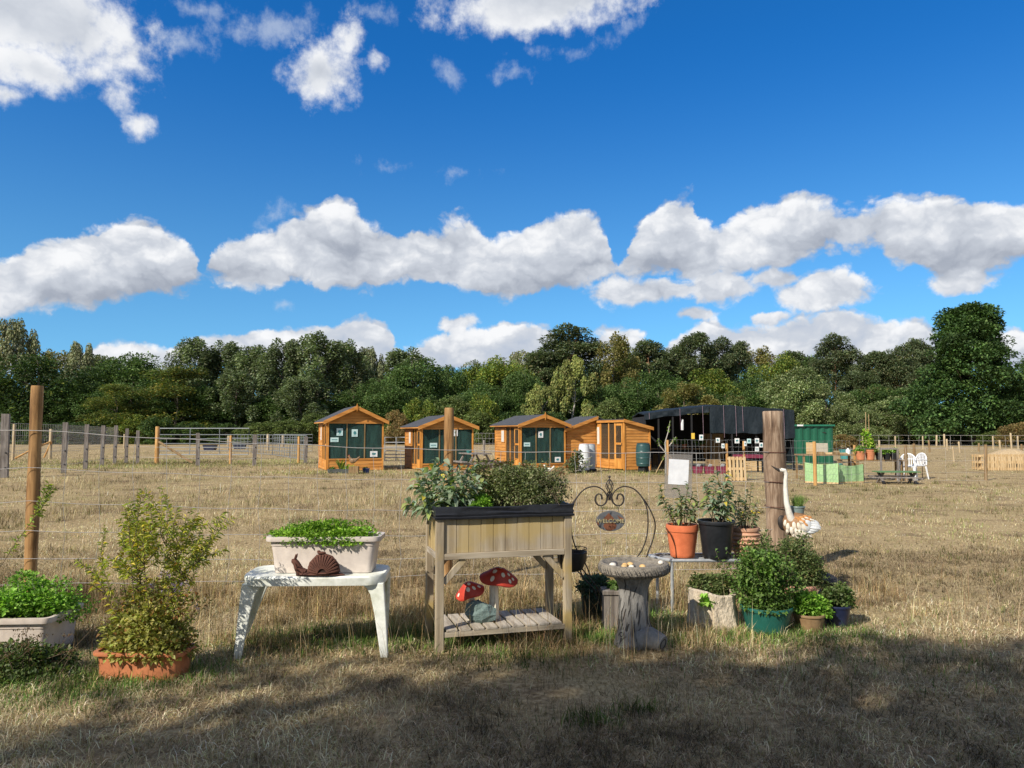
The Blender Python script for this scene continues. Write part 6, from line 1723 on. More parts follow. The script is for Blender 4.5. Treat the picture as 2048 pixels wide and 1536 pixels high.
for x, y in P_: vs += [(x, y, 0), (x, y, 1.74), (x, y + .03, 1.74), (x, y + .03, 0)]
fs = []
for i in range(k_): a = i * 4; b = a + 4; fs += [(a, b, b + 1, a + 1), (a + 1, b + 1, b + 2, a + 2), (a + 2, b + 2, b + 3, a + 3)]
mb.add(vs, fs); mb.build('front_wall', M_SHED, t)
MB().span((SW_ - .04, .04, 0), (SW_, 2.2, 1.74)).build('side_wall', M_SHED, t)
MB().span((0, .04, 0), (.04, 2.2, 1.74)).build('side_wall', M_SHED, t)
MB().span((-.06, -.10, 1.742), (SW_ + .06, 2.3, 1.82)).build('roof', M_SHEDL, t)
MB().span((.52, -.115, 1.745), (.80, -.102, 1.815)).build('name_plate', M_WPAPER, t)
MB().box((SW_ - .42, -.03, 1.45), (.16, .02, .03)).build('vent', M_IRON, t)

# ------------------------------------------------------------------ wire fences, posts and pallets round the shelter
def mesh_fence(name, label, pts, h, dx, nh, r_=.004, wob=.02, mat=None, group=None, z0=.03):
    t = thing(name, label, 'fence', (pts[0][0], pts[0][1], 0), 0, group)
    mb = MB(); rg = random.Random(label)
    o = Vector((pts[0][0], pts[0][1], 0))
    for (a, b) in zip(pts[:-1], pts[1:]):
        a, b = Vector((*a, 0)) - o, Vector((*b, 0)) - o
        n = max(2, int((b - a).length / dx))
        for k_ in range(nh):
            z = z0 + (h - z0) * (k_ / (nh - 1)) ** 1.25
            mb.tube([a.lerp(b, i / 10) + Vector((0, 0, z + rg.uniform(-.01, .01))) for i in range(11)], r_, 4)
        for i in range(n + 1):
            p = a.lerp(b, i / n); ph = rg.uniform(0, 6)
            dirn = (b - a).normalized()
            mb.tube([p + dirn * wob * math.sin(ph + q * 5) + Vector((0, 0, z0 + (h - z0) * q)) for q in (0, .25, .5, .75, 1)], r_ * .8, 4)
    mb.build('wire_mesh', mat or M_WIRE, t)
    return t
def fpost(parent, px, top, base, wpx, mat, name='post', d=None, lab=None, sq=False, lean=0.0):
    d = d or CAM_H * FPX / (base - 865)
    v = V(px, 865, d); h = CAM_H + (865 - top) / FPX * d; r_ = wpx / FPX * d / 2
    loc = Vector((v.x, d, 0)) - (Vector(parent.location) if parent else Vector((0, 0, 0)))
    mb = MB()
    if sq: mb.box((0, 0, h / 2), (2 * r_, 2 * r_, h), (0, 0, .4))
    else: mb.lathe([(r_ * 1.03, -.02), (r_, h * .5), (r_ * .97, h - .02), (r_ * .85, h)], n=12)
    mb.v = [(x + lean * z, y, z) for x, y, z in mb.v]
    o = mb.build(name, mat, parent, smooth=not sq, bevel=.006 if sq else 0)
    o.location = loc
    if lab: o['label'] = lab
    return o
def gp(px, d): return (V(px, 865, d).x, d)
M_DULLWIRE = mottled('dull_wire', (.20, .22, .22), (.34, .36, .36), 9, .6, 0)
f2 = mesh_fence('wire_fence', 'wavy wire netting fence round the front of the black shelter', [gp(1340, 25), gp(1453, 22.9), gp(1487, 22.9), gp(1560, 21.6), gp(1628, 20.7), gp(1700, 21.2)], 1.22, .16, 8, .0023, .03, M_DULLWIRE)
fpost(f2, 1453, 887, 960, 5, M_ORPOST); fpost(f2, 1487, 882, 960, 5, M_ORPOST); fpost(f2, 1628, 883, 970, 7, M_ORPOST, lab='tallest orange post of the netting fence, in front of the green screen'); fpost(f2, 1335, 880, 950, 5, M_ORPOST)
f3 = mesh_fence('wire_fence', 'sparse wire fence on brown posts in front of the white chairs', [gp(1700, 21.2), gp(1810, 22.2), gp(1968, 22.4)], 1.0, .5, 4, .0025, .01)
fpost(f3, 1708, 890, 940, 5, M_ORPOST, d=24); fpost(f3, 1810, 890, 962, 6, M_BROWNB, lab='brown post in front of the green topped low table'); fpost(f3, 1968, 889, 960, 6, M_BROWNB, lean=.03, lab='leaning brown post in front of the pallet bin')
fpost(f3, 1827, 887, 950, 5, M_BROWNB)
def pallet(label, x, y, rz, w=.62, h=.72, n=6, tilt=0.0, group='pale timber pallets'):
    t = thing('pallet', label, 'pallet', (x, y, 0), rz, group); t.rotation_euler = (tilt, 0, rz)
    bw = w / n * .62
    mb = MB()
    for i in range(n): mb.box(((i + .5) * w / n - w / 2, -.05, h / 2), (bw, .018, h))
    mb.build('slats', M_PALLET, t)
    for z in (.06, h / 2, h - .06): MB().box((0, 0, z), (w * .99, .08, .075)).build('bearer', M_PALLETX, t)
    mb = MB()
    for i in range(max(2, n // 2)): mb.box(((i + .5) * w / max(2, n // 2) - w / 2, .05, h / 2), (bw, .018, h))
    mb.build('back_slats', M_PALLET, t)
    return t
pallet('single pale pallet leaning as a gate between two orange posts by the shelter', gp(1472, 22.8)[0], 22.75, 0, .56, .72, 5, -.08)
for k_, (px, lb) in enumerate([(1978, 'pallet at the left end of the wood chip bin'), (2012, 'pallet second from the left end of the wood chip bin'), (2046, 'pallet at the right edge of the picture in the wood chip bin')]):
    pallet(lb, gp(px, 29)[0], 29.0 - .0 * k_, R(2), .64, .62, 7)
pallet('end pallet closing the left side of the wood chip bin', gp(1963, 29)[0], 29.40, R(80), .7, .6, 6)
M_CHIP = mottled('pale_wood_chips', (0.40, 0.28, 0.14), (0.66, 0.51, 0.31), 16, 0.95, 0.9, bdist=.03)
mb = MB(); mb.lathe(fine([(1.0, 0), (.95, .35), (.72, .58), (.40, .72), (.16, .78), (.03, .79)], 4), n=36, wob=lambda a, q, z: q * (1 + .07 * math.sin(5 * a + 3 * z) + .05 * math.sin(11 * a)))
o = mb.build('wood_chip_heap', M_CHIP, None, smooth=True); o.location = (gp(2022, 30.2)[0], 30.25, 0); tag(o, 'pale heap of wood chips rising above the pallet bin', 'heap')

# notices along the shelter front
NL = [(1386, 872, .11, .19, M_YPAPER, 0, 'yellow card hanging inside the open side of the shelter'), (1402.5, 875, .13, .18, M_WPAPER, 1, 'white notice hanging next to the yellow card in the shelter'), (1435.7, 880.6, .13, .15, M_WPAPER, 1, 'white notice left of the pallet on the shelter netting'), (1446, 891.7, .10, .15, M_WPAPER, 1, 'tilted white notice touching the left orange post by the pallet'), (1474, 881.6, .15, .16, M_WPAPER, 1, 'white notice with a bird picture above the pallet'), (1490.5, 887.4, .08, .15, M_WPAPER, 1, 'narrow white notice just right of the pallet post'), (1498, 882, .13, .15, M_TPAPER, 1, 'teal tinted notice on the netting under the hanging sheet'), (1514, 881.5, .14, .16, M_WPAPER, 1, 'topmost white notice of the three beside the thick fence post'), (1522.8, 890, .14, .15, M_WPAPER, 1, 'middle white notice of the three beside the thick fence post'), (1514, 898, .13, .15, M_WPAPER, 2, 'lowest white notice of the three beside the thick fence post')]
for px, py, w, h, m_, pc_, lb in NL:
    d_ = 28.6 if px < 1410 else 22.55
    k_ = d_ / 22.5
    notice(lb, V(px, py, d_), w * k_ * .92, h * k_ * .92, R(3), m_, pc_, 'notices along the shelter front')

# ------------------------------------------------------------------ green screen, tables and clutter to its right
M_SCREEN = mottled('pale_green_fabric', (0.26, 0.45, 0.20), (0.36, 0.55, 0.28), 3, 0.7, 0.15)
t = thing('fabric_screen', 'low pale green fabric screen on the grass by the tallest orange post', 'screen', (0, 0, 0))
xs = [gp(1608, 21.6), gp(1640, 21.2), gp(1674, 21.0)]
def scr(a, b, z0, z1, name):
    mb = MB(); L = []
    for i in range(13):
        f = i / 12; x = a[0] + (b[0] - a[0]) * f; y = a[1] + (b[1] - a[1]) * f + .012 * math.sin(f * 17)
        zt = z1 - .05 * math.sin(f * math.pi)
        L.append([(x, y, z0), (x, y, zt), (x, y + .012, zt), (x, y + .012, z0)])
    mb.rings(L); mb.build(name, M_SCREEN, t)
    mb = MB(); mb.beam((a[0], a[1] - .004, z0 - .022), (b[0], b[1] - .004, z0 - .022), .02, .045); mb.build('bottom_batten', M_PALLETX, t)
scr(xs[0], xs[2], .06, .60, 'sheet'); scr(gp(1676, 21.3), gp(1724, 21.6), .06, .55, 'sheet')
for q in (xs[0], gp(1675, 21.1), gp(1725, 21.6)): MB().box((q[0], q[1] + .04, .29), (.035, .035, .58)).build('stake', M_BROWNB, t)
for a_ in t.children: pass
CL = 'things on the work tables behind the green screen'
tw = table('work_table', 'rough timber table loaded with boards and bricks behind the green screen', gp(1652, 23.4)[0], 23.4, 1.75, .7, .78, M_BROWNB, M_BROWNB)
ZT = .78
def item(name, label, cat, px, d, z, mb, mat, smooth=False, bevel=0.0, rz=0, grp=None):
    o = mb.build(name, mat, None, smooth=smooth, bevel=bevel); o.location = (gp(px, d)[0], d, z); o.rotation_euler = (0, 0, rz)
    return tag(o, label, cat, grp)
M_BOARD = mottled('beige_board', (0.40, 0.36, 0.28), (0.52, 0.47, 0.38), 4, .8, .1)
item('board', 'beige square board propped upright on the work table beside the tallest orange post', 'board', 1643, 23.5, ZT, MB().box((0, 0, .17), (.36, .03, .34)), M_BOARD, bevel=.004)
item('board', 'narrow tan board standing upright at the left end of the work table', 'board', 1618, 23.55, ZT, MB().box((0, 0, .18), (.2, .03, .36)), M_PALLETX, bevel=.004)
for k_, (px, w, h, lb) in enumerate([(1640, .22, .08, 'short offcut lying in front of the beige board on the work table'), (1655, .3, .06, 'long offcut in the middle of the work table'), (1670, .22, .07, 'offcut nearest the teal tub on the work table'), (1685, .26, .05, 'offcut at the right end of the work table')]):
    item('timber_offcut', lb, 'timber', px, 23.15 + .05 * (k_ % 2), ZT, MB().box((0, 0, h / 2), (w, .1, h)), M_PALLETX if k_ % 2 else M_BROWNB, bevel=.004, rz=.2 * (k_ - 1.5), grp=CL)
M_TUB = mottled('teal_tub_plastic', (0.04, 0.22, 0.22), (0.07, 0.30, 0.30), 3, .5, .05)
def tub(px, d, z, r_, h, mat, lb):
    item('storage_tub', lb, 'tub', px, d, z, MB().lathe([(r_ * .8, 0), (r_ * .97, h * .9), (r_ * 1.06, h * .91), (r_ * 1.06, h), (r_ * .95, h), (r_ * .8, h * .3)], n=24), mat, True)
tub(1690, 24.2, .60, .19, .30, M_TUB, 'teal tub standing behind the right end of the work table')
tub(1676, 22.6, .30, .11, .22, M_TUB, 'small teal tub below the work table behind the screen')
item('tub_stand', 'low timber stand under the teal tub behind the work table', 'stand', 1690, 24.2, 0, MB().box((0, 0, .59), (.5, .4, .02)).box((-.2, 0, .29), (.05, .3, .58)).box((.2, 0, .29), (.05, .3, .58)), M_BROWNB)
item('tub_stand', 'short block under the small teal tub behind the screen', 'stand', 1676, 22.6, 0, MB().box((0, 0, .15), (.26, .26, .30)), M_BROWNB, bevel=.01)
item('plastic_bottle', 'white plastic bottle at the right end of the work table', 'bottle', 1695, 23.3, ZT - .02, MB().lathe([(.06, 0), (.065, .02), (.065, .14), (.03, .18), (.025, .21)], n=16), M_WPAPER, True)
t2 = table('work_table', 'narrow plank table carrying terracotta and black pots, left of the white chairs', gp(1752, 22.9)[0], 22.9, 1.42, .45, .62, M_BROWNB, M_BROWNB)
M_TPOT = mottled('bright_terracotta', (0.46, 0.16, 0.07), (0.58, 0.24, 0.115), 4, .7, .1)
for px, r_, h, m_, lb, pl in [(1720, .155, .26, M_TPOT, 'wide terracotta pot at the left end of the plank table', 1), (1739, .15, .31, M_TPOT, 'taller terracotta pot with a climbing bean plant on the plank table', 2), (1757, .12, .22, M_BLACK, 'black pot next to the terracotta pots on the plank table', 1), (1772, .12, .21, M_BLACK, 'black pot in the middle of three on the plank table', 1), (1787, .12, .20, M_BLACK, 'black pot at the right end of the plank table', 1)]:
    t = thing('potted_plant', lb, 'potted plant', (gp(px, 22.9)[0], 22.9, .62), 0, 'pots on the plank table')
    round_pot(t, r_, r_ * .72, h, m_, .04, .008)
    rg = np.random.default_rng(int(px))
    mound(t, (0, 0, h - .03), (r_ * 1.25, r_ * 1.2, .16 if pl == 1 else .3), 260, .07, HERB2 + MIDG, rg, lumps=10)
    if pl == 2:
        mound(t, (-.05, .0, h), (.16, .14, .75), 420, .09, HERB + [((.3, .33, .06), 2)], rg, lumps=10)
        mb = MB(); mb.tube([(-.12, 0, .1), (-.10, 0, 1.45)], .008, 5); mb.tube([(-.02, 0, .1), (.0, .02, 1.38)], .008, 5); mb.build('cane', M_PALLET, t)
t = thing('plant_support', 'open grey timber frame standing over the pots beside the white chairs', 'frame', (gp(1777, 22.3)[0], 22.3, 0))
MB().box((-.25, 0, .5), (.045, .045, 1.0)).build('upright', M_GREYPOST, t); MB().box((.25, 0, .48), (.045, .045, .96)).build('upright', M_GREYPOST, t); MB().box((0, 0, .97), (.455, .04, .05)).build('crossbar', M_GREYPOST, t)
# white stacking chair
M_CHAIR = mottled('white_chair_plastic', (0.66, 0.68, 0.70), (0.80, 0.82, 0.84), 4, .45, .05)
t = thing('plastic_chair', 'white plastic garden chair with a slatted rounded back behind the low green table', 'chair', (gp(1812, 22.9)[0], 22.9, 0), R(-35))
MB().rings([rr(.42, .42, .08, .40), rr(.44, .44, .09, .415), rr(.44, .44, .09, .43), rr(.42, .42, .08, .435)]).build('seat', M_CHAIR, t, smooth=True)
mb = MB(); pts = []
for i in range(17):
    a = math.pi * i / 16; pts.append((.22 * math.cos(a), .20 + .05 * math.sin(a), .44 + .36 * math.sin(a) ** .6))
mb.tube(pts, .022, 8)
for k_ in range(6):
    x = -.15 + .06 * k_; mb.tube([(x, .20, .43), (x, .235, .62), (x * .9, .25, .44 + .35 * (1 - (x / .22) ** 2) ** .3)], .014, 6)
mb.build('backrest', M_CHAIR, t, smooth=True)
for sx in (-1, 1):
    MB().tube([(sx * .20, -.19, .40), (sx * .24, -.23, 0)], [.03, .02], 8).build('leg', M_CHAIR, t, smooth=True)
    MB().tube([(sx * .20, .19, .40), (sx * .24, .25, 0)], [.03, .02], 8).build('leg', M_CHAIR, t, smooth=True)
    MB().tube([(sx * .24, -.22, .05), (sx * .235, -.20, .60), (sx * .235, .0, .62), (sx * .22, .21, .60)], .02, 8).build('armrest', M_CHAIR, t, smooth=True)
c = dup(t, loc=(gp(1829, 23.6)[0], 23.6, 0), rz=R(-75), label='white plastic garden chair turned sideways, the one nearer the rusty flower ornament', group='white plastic garden chairs'); t['group'] = 'white plastic garden chairs'
t = thing('picnic_table', 'low children sized picnic table with a green painted top', 'table', (gp(1786, 21.5)[0], 21.5, 0), R(-4))
M_GTOP = mottled('green_painted_wood', (0.07, 0.16, 0.06), (0.12, 0.23, 0.09), 6, .6, .15, stretch=(.2, 1, 1))
MB().box((.05, 0, .335), (1.15, .5, .03)).build('tabletop', M_GTOP, t, bevel=.004)
MB().box((-.2, -.42, .19), (1.3, .18, .03)).build('seat', M_GREYPOST, t, bevel=.004); MB().box((.05, .42, .19), (1.2, .18, .03)).build('seat', M_GREYPOST, t, bevel=.004)
for sx in (-.40, .48):
    MB().beam((sx, -.30, 0), (sx, .12, .318), .04, .07, (1, 0, 0)).build('leg', M_GREYPOST, t); MB().beam((sx + .045, .30, 0), (sx + .045, -.12, .318), .04, .07, (1, 0, 0)).build('leg', M_GREYPOST, t)
    MB().box((sx + .09, 0, .16), (.035, .9, .03)).build('crossbar', M_GREYPOST, t)
t = thing('flower_ornament', 'rusty metal flower ornament on a stake right of the white chairs', 'ornament', (gp(1842, 24)[0], 24, 0))
mb = MB()
for i in range(11):
    a = R(-10 + 20 * i); mb.beam((.03 * math.cos(a), 0, .58 + .03 * math.sin(a)), (.19 * math.cos(a), -.01, .58 + .20 * math.sin(a)), .012, .05, (0, 1, 0))
mb.ball((0, -.01, .58), (.05, .02, .05)); mb.build('petals', M_RUST, t)
MB().tube([(0, 0, 0), (0, 0, .56)], .012, 6).build('stake', M_RUST, t)

# picnic table between the second and third cabins
t = thing('picnic_table', 'grey weathered picnic table between the second and third cabins', 'table', (gp(950, 27.0)[0], 27.0, 0), R(25))
MB().box((0, 0, .70), (.75, 1.3, .04)).build('tabletop', M_GREYPOST, t)
for sx in (-1, 1):
    MB().box((sx * .62, 0, .42), (.26, 1.3, .04)).build('seat', M_GREYPOST, t)
    for sy in (-.48, .48): MB().beam((sx * .60, sy, 0), (sx * .22, sy, .68), .05, .09, (0, 1, 0)).build('leg', M_GREYPOST, t)
for sy in (-.53, .53): MB().box((0, sy, .36), (1.3, .045, .09)).build('crossbar', M_GREYPOST, t)
item('watering_bowl', 'pale blue bowl on the grey picnic table', 'bowl', 938, 26.8, .72, MB().lathe([(.06, 0), (.11, .09), (.10, .09), (.055, .01)], n=18), M_TUB, True)

# ------------------------------------------------------------------ barrels, plants and hens by the cabins
M_WBAR = mottled('white_barrel_plastic', (0.58, 0.61, 0.63), (0.74, 0.76, 0.77), 3, .45, .05)
M_GBAR = mottled('blue_green_barrel_plastic', (0.018, 0.060, 0.060), (0.030, 0.085, 0.085), 3, .4, .05)
def barrel(name, label, px, d, z, r_, h, mat, ribs=(.3, .6), grp=None):
    t = thing(name, label, 'barrel', (gp(px, d)[0], d, z), 0, grp)
    pr = []
    for i in range(41):
        q = i / 40; rr_ = r_ * (.90 + .10 * math.sin(math.pi * min(1, max(0, q))) ** .5)
        for b_ in ribs: rr_ += r_ * .045 * math.exp(-((q - b_) / .012) ** 2)
        pr.append((rr_, q * h * .94))
    pr += [(r_ * .84, h * .955), (r_ * .82, h * .965)]
    MB().lathe(pr, n=32).build('body', mat, t, smooth=True)
    MB().lathe([(r_ * .87, h * .966), (r_ * .88, h * .99), (r_ * .80, h), (r_ * .2, h * 1.01)], n=32).build('lid', mat, t, smooth=True)
    return t
barrel('water_barrel', 'white plastic barrel standing right of the third cabin', 1168, 27.6, .08, .205, .95, M_WBAR, (.25, .5, .75), 'white water barrels')
barrel('water_barrel', 'greyish barrel half hidden behind the white one', 1181, 28.1, .10, .19, .92, mottled('grey_barrel_plastic', (.30, .34, .37), (.42, .46, .49), 3, .5, .05), (.25, .5, .75), 'white water barrels')
item('barrel_stand', 'dark block stand under the white barrel', 'stand', 1168, 27.6, 0, MB().box((0, 0, .04), (.42, .42, .08)), M_BLKWALL)
item('barrel_stand', 'dark block stand under the greyish barrel', 'stand', 1181, 28.1, 0, MB().box((0, 0, .05), (.40, .40, .10)), M_BLKWALL)
b_ = barrel('water_butt', 'dark blue green water butt at the right corner of the fourth cabin', 1286, 27.6, .22, .27, .84, M_GBAR, (.12, .38, .68))
MB().lathe([(.21, 0), (.19, .21)], n=4).build('stand', M_BLKWALL, b_).location = (0, 0, -.22)
rng = np.random.default_rng(101)
t = thing('shrub', 'dark leafy fig like shrub in front of the white barrel', 'shrub', (gp(1152, 26.9)[0], 26.9, 0))
mound(t, (0, 0, .0), (.32, .3, .95), 520, .10, [((.05, .07, .03), 4), ((.10, .13, .05), 2), ((.2, .22, .12), .7)], rng, lumps=20, lw=.4)
pp = [stem_path((.0, 0, .1), (x, 0, z), rng, .1, 4) for x, z in ((.35, .25), (.5, .42), (.6, .3), (.3, .1), (.55, .6))]
leafy_stems(t, pp, .5, 10, .09, .35, [((.12, .16, .06), 3), ((.22, .24, .14), 2)], rng, .2, 1, .4, stem=(.016, .006), smat=PALE_BARK, name='side_leaves')
t = thing('sapling', 'young trained fruit tree tied to a slanting cane left of the shelter', 'tree', (gp(1330, 26.4)[0], 26.4, 0))
mb = MB(); mb.tube([(0, 0, 0), (.02, 0, .6), (.0, 0, 1.1), (.12, 0, 1.5), (.18, 0, 1.85)], [.028, .024, .02, .014, .008], 7); mb.tube([(.0, 0, .85), (.25, 0, 1.1), (.38, 0, 1.3)], [.018, .012, .007], 6); mb.tube([(.0, 0, .75), (-.2, 0, 1.0), (-.25, 0, 1.25)], [.016, .012, .006], 6); mb.build('trunk', PALE_BARK, t, smooth=True)
MB().tube([(-.35, .03, 0), (.28, .03, 1.2)], .012, 6).build('cane', M_PALLET, t)
pp = [[(.12, 0, 1.5), (.18, 0, 1.85)], [(.25, 0, 1.1), (.38, 0, 1.3)], [(-.2, 0, 1.0), (-.25, 0, 1.25)], [(-.1, 0, .5), (.1, 0, .95)]]
P, T, S_ = along([np.array(q) for q in pp], 0, 14, rng); leaves('leaves', t, P, rnd_dirs(len(P), rng), np.full(len(P), .08), np.full(len(P), .028), palette(len(P), HERB2 + [((.3, .33, .15), 2)], rng), rng)
t = thing('spiky_plant', 'yellow green spiky plant in a low dark trough at the nearest cabin', 'plant', (gp(684, 26.9)[0], 26.9, 0))
n = 46; a = rng.uniform(0, 6.28, n); D = unit(np.stack([np.cos(a) * .45, np.sin(a) * .3, np.ones(n)], 1)); leaves('leaves', t, np.tile([[0, 0, .12]], (n, 1)) + rng.normal(size=(n, 3)) * .03, D, rng.uniform(.3, .52, n), np.full(n, .022), palette(n, [((.30, .34, .06), 3), ((.18, .26, .05), 2)], rng), rng, .15, .2, 3)
MB().rings([rr(.9, .22, .04, 0), rr(1.0, .26, .05, .15), rr(.95, .22, .04, .15), rr(.9, .2, .03, .08)]).build('trough', mottled('dark_trough', (.05, .06, .06), (.09, .10, .10), 4, .6, .1), t)
mound(t, (.32, 0, .12), (.30, .16, .18), 420, .06, HERB, rng, lumps=12, name='leafy_herb'); mound(t, (-.35, 0, .12), (.18, .12, .12), 160, .05, MIDG, rng, lumps=8, name='small_herb')
t = thing('potted_plant', 'cobalt blue pot on the ground by the skirt of the nearest cabin', 'potted plant', (gp(733, 27.0)[0], 27.0, 0))
round_pot(t, .14, .10, .17, mottled('cobalt_glaze', (.015, .045, .16), (.03, .075, .24), 4, .3, .05)); mound(t, (0, 0, .13), (.13, .12, .08), 120, .04, DULL, rng, lumps=6)
M_HENW = mottled('white_hen_feathers', (0.58, 0.54, 0.46), (0.78, 0.75, 0.68), 14, .9, .3)
M_HENB = mottled('brown_hen_feathers', (0.15, 0.075, 0.03), (0.36, 0.20, 0.09), 14, .9, .3)
M_HENM = mottled('mottled_hen_feathers', (0.10, 0.06, 0.03), (0.30, 0.19, 0.10), 12, .9, .3, (0.60, 0.54, 0.44))
M_COMB = mottled('red_comb', (0.40, 0.02, 0.015), (0.55, 0.04, 0.03), 9, .6, .1)
M_SHANK = mottled('yellow_shank', (0.42, 0.28, 0.06), (0.55, 0.38, 0.10), 9, .7, .1)
def hen(label, px, d, z, rz, mat, sc=1.0, peck=False):
    t = thing('hen', label, 'hen', (gp(px, d)[0], d, z), rz, 'hens by the cabins'); t.scale = (sc,) * 3
    mb = MB(); L = []
    # breast at +x, tail at -x, deep keel narrowing to the rear
    for x, zc, ry, rz_ in ((.135, .20, .02, .03), (.12, .20, .055, .065), (.08, .19, .078, .088), (.02, .185, .085, .090), (-.05, .195, .075, .075), (-.105, .225, .050, .055), (-.15, .265, .028, .045), (-.19, .305, .016, .040), (-.215, .33, .006, .028)):
        L.append([(x, ry * math.cos(a), zc + rz_ * math.sin(a)) for a in [i * math.pi / 8 for i in range(16)]])
    mb.rings(L)
    nk = [(.085, 0, .235), (.125, 0, .28), (.145, 0, .325), (.155, 0, .35), (.178, 0, .352), (.190, 0, .347)] if not peck else [(.085, 0, .21), (.155, 0, .20), (.20, 0, .15), (.22, 0, .11), (.235, 0, .09), (.245, 0, .075)]
    mb.tube(nk, [.062, .046, .033, .030, .024, .010], 12)
    mb.build('body', mat, t, smooth=True)
    h = Vector(nk[3]); f = (Vector(nk[5]) - h).normalized()
    MB().tube([Vector(nk[5]) - f * .004, Vector(nk[5]) + f * .026], [.008, .001], 6).build('beak', M_SHANK, t)
    mb = MB(); up = Vector((0, 0, 1)) if not peck else Vector((.75, 0, .66))
    for k_ in range(4): mb.ball(h + f * (k_ * .011 - .012) + up * (.034 + .006 * (k_ in (1, 2))), (.008, .004, .012), 8, 5)
    mb.ball(h + f * .024 - up * .03, (.006, .004, .014), 8, 5); mb.build('comb', M_COMB, t, smooth=True)
    for s_ in (-1, 1):
        MB().ball((-.02, s_ * .078, .205), (.09, .016, .052), 14, 8, (0, R(12), 0)).build('wing', mat, t, smooth=True)
        mb = MB(); mb.tube([(.005, s_ * .04, .12), (-.005, s_ * .042, .07), (.01, s_ * .042, .006)], [.018, .008, .006], 7)
        for a in (-.5, 0, .5): mb.tube([(.01, s_ * .042, .008), (.01 + .045 * math.cos(a), s_ * .042 + .045 * math.sin(a), .004)], [.005, .002], 5)
        mb.tube([(.01, s_ * .042, .008), (-.015, s_ * .042, .004)], [.005, .002], 5)
        mb.build('leg', M_SHANK, t, smooth=True)
    return t
item('wooden_block', 'low wooden block under the mottled hen by the nearest cabin', 'block', 709, 26.6, 0, MB().box((0, 0, .13), (.34, .22, .26)), M_BROWNB, bevel=.01)
hen('mottled white and brown hen perched among pots by the nearest cabin', 708, 26.6, .26, R(200), M_HENM, 1.0)
hen('white hen walking in front of the third cabin', 1097, 25.6, 0, R(160), M_HENW, .95)
hen('brown hen pecking right of the white hen', 1118, 24.8, 0, R(20), M_HENB, .8, True)

# ------------------------------------------------------------------ left: posts, gates, hurdles and far netting
M_PALEPOST = wood('pale_round_post', (0.28, 0.20, 0.11), (0.46, 0.36, 0.22), (0.56, 0.47, 0.32), 'Z', 6)
ef = thing('electric_fence', 'line of square grey posts with black insulators running back on the left', 'fence', (0, 0, 0))
EP = [(12, 828, 955, 15), (130, 845, 946, 10), (173, 849, 938, 8.5), (206, 851, 931, 7.5), (231, 851, 927, 7), (254, 857, 926, 6.5), (277, 861, 927, 6.5)]
EQ = [(397, 866, 931, 8), (510, 869, 931, 8), (612, 873, 926, 7)]
tops = []
for px, tp, bs, w in EP + EQ:
    o = fpost(ef, px, tp, bs, w * .9, M_GREYPOST, sq=True, lean=random.uniform(-.015, .015)); tops.append(o.location.copy())
mb = MB()
for z in (.32, .80):
    for chain in (tops[:7], tops[6:]):
        for a, b in zip(chain[:-1], chain[1:]): mb.tube([a + Vector((.09, -.09, z)), a.lerp(b, .5) + Vector((.09, -.09, z - .03)), b + Vector((.09, -.09, z))], .005, 4)
mb.build('wire', M_WIRE, ef)
for a in tops:
    for z in (.32, .80):
        MB().tube([a + Vector((.03, -.06, z)), a + Vector((.10, -.10, z))], .022, 7).build('insulator', M_BLACK, ef, smooth=True)
far = mesh_fence('netting_fence', 'tall pale wire netting fence receding along the dark trees on the left', [gp(-60, 42), gp(110, 58), gp(270, 110)], 2.05, .42, 7, .009, .03)
fpost(far, 28, 848, 920, 5, M_PALEPOST); fpost(far, 102, 858, 918, 6, M_PALEPOST); fpost(far, 249, 868, 897, 3, M_PALEPOST)
def gpt(px, py, d): v = V(px, py, d); return v - Vector(far.location)
mb = MB(); mb.tube([gpt(30, 917, 39.4), gpt(62, 900, 39.8)], .05, 8); mb.tube([gpt(88, 915, 41), gpt(103, 884, 41)], .05, 8); mb.tube([gpt(60, 901, 40), gpt(102, 883, 41)], .05, 8); mb.build('brace', M_ORPOST, far, smooth=True)
def gatepost(label, px, tp, bs, w):
    d = CAM_H * FPX / (bs - 865); v = V(px, 865, d)
    t = fpost(None, px, tp, bs, w, M_ORPOST, 'gate_post'); return tag(t, label, 'post', 'round orange posts by the field gate')
g1 = gatepost('thick round orange post with a slanting brace at the hinge of the field gate', 315, 853, 927, 8)
MB().tube([(.1, -.05, 1.02), (1.75, -.2, .05)], .055, 8).build('brace', M_BROWNB, g1, smooth=True)
gatepost('slim round orange post standing in front of the field gate end', 462, 871, 928, 5); gatepost('slim round orange post close to the left wall of the nearest cabin', 598, 873, 926, 5)
def field_gate(name, label, pa, pb, z0, z1, bars, verts_, r_=.02, mat=None, cat='gate', grp=None):
    a, b = Vector((*pa, 0)), Vector((*pb, 0))
    t = thing(name, label, cat, a, 0, grp); d_ = b - a
    mb = MB(); mb.tube([Vector((0, 0, z0)), Vector((0, 0, z1)), d_ + Vector((0, 0, z1)), d_ + Vector((0, 0, z0))], r_ * 1.25, 7, closed=True); mb.build('frame', mat or M_GALV, t)
    mb = MB()
    for q in bars: mb.tube([Vector((0, 0, z0 + (z1 - z0) * q)), d_ + Vector((0, 0, z0 + (z1 - z0) * q))], r_, 6)
    mb.build('bars', mat or M_GALV, t)
    mb = MB()
    for q in verts_: mb.tube([d_ * q + Vector((0, 0, z0)), d_ * q + Vector((0, 0, z1))], r_, 6)
    mb.build('uprights', mat or M_GALV, t)
    return t
field_gate('field_gate', 'wide galvanised field gate standing on the left of the meadow', gp(320, 42), gp(498, 42), .22, 1.68, (.14, .28, .42, .6, .76), (.34, .67), .022, M_GATE)
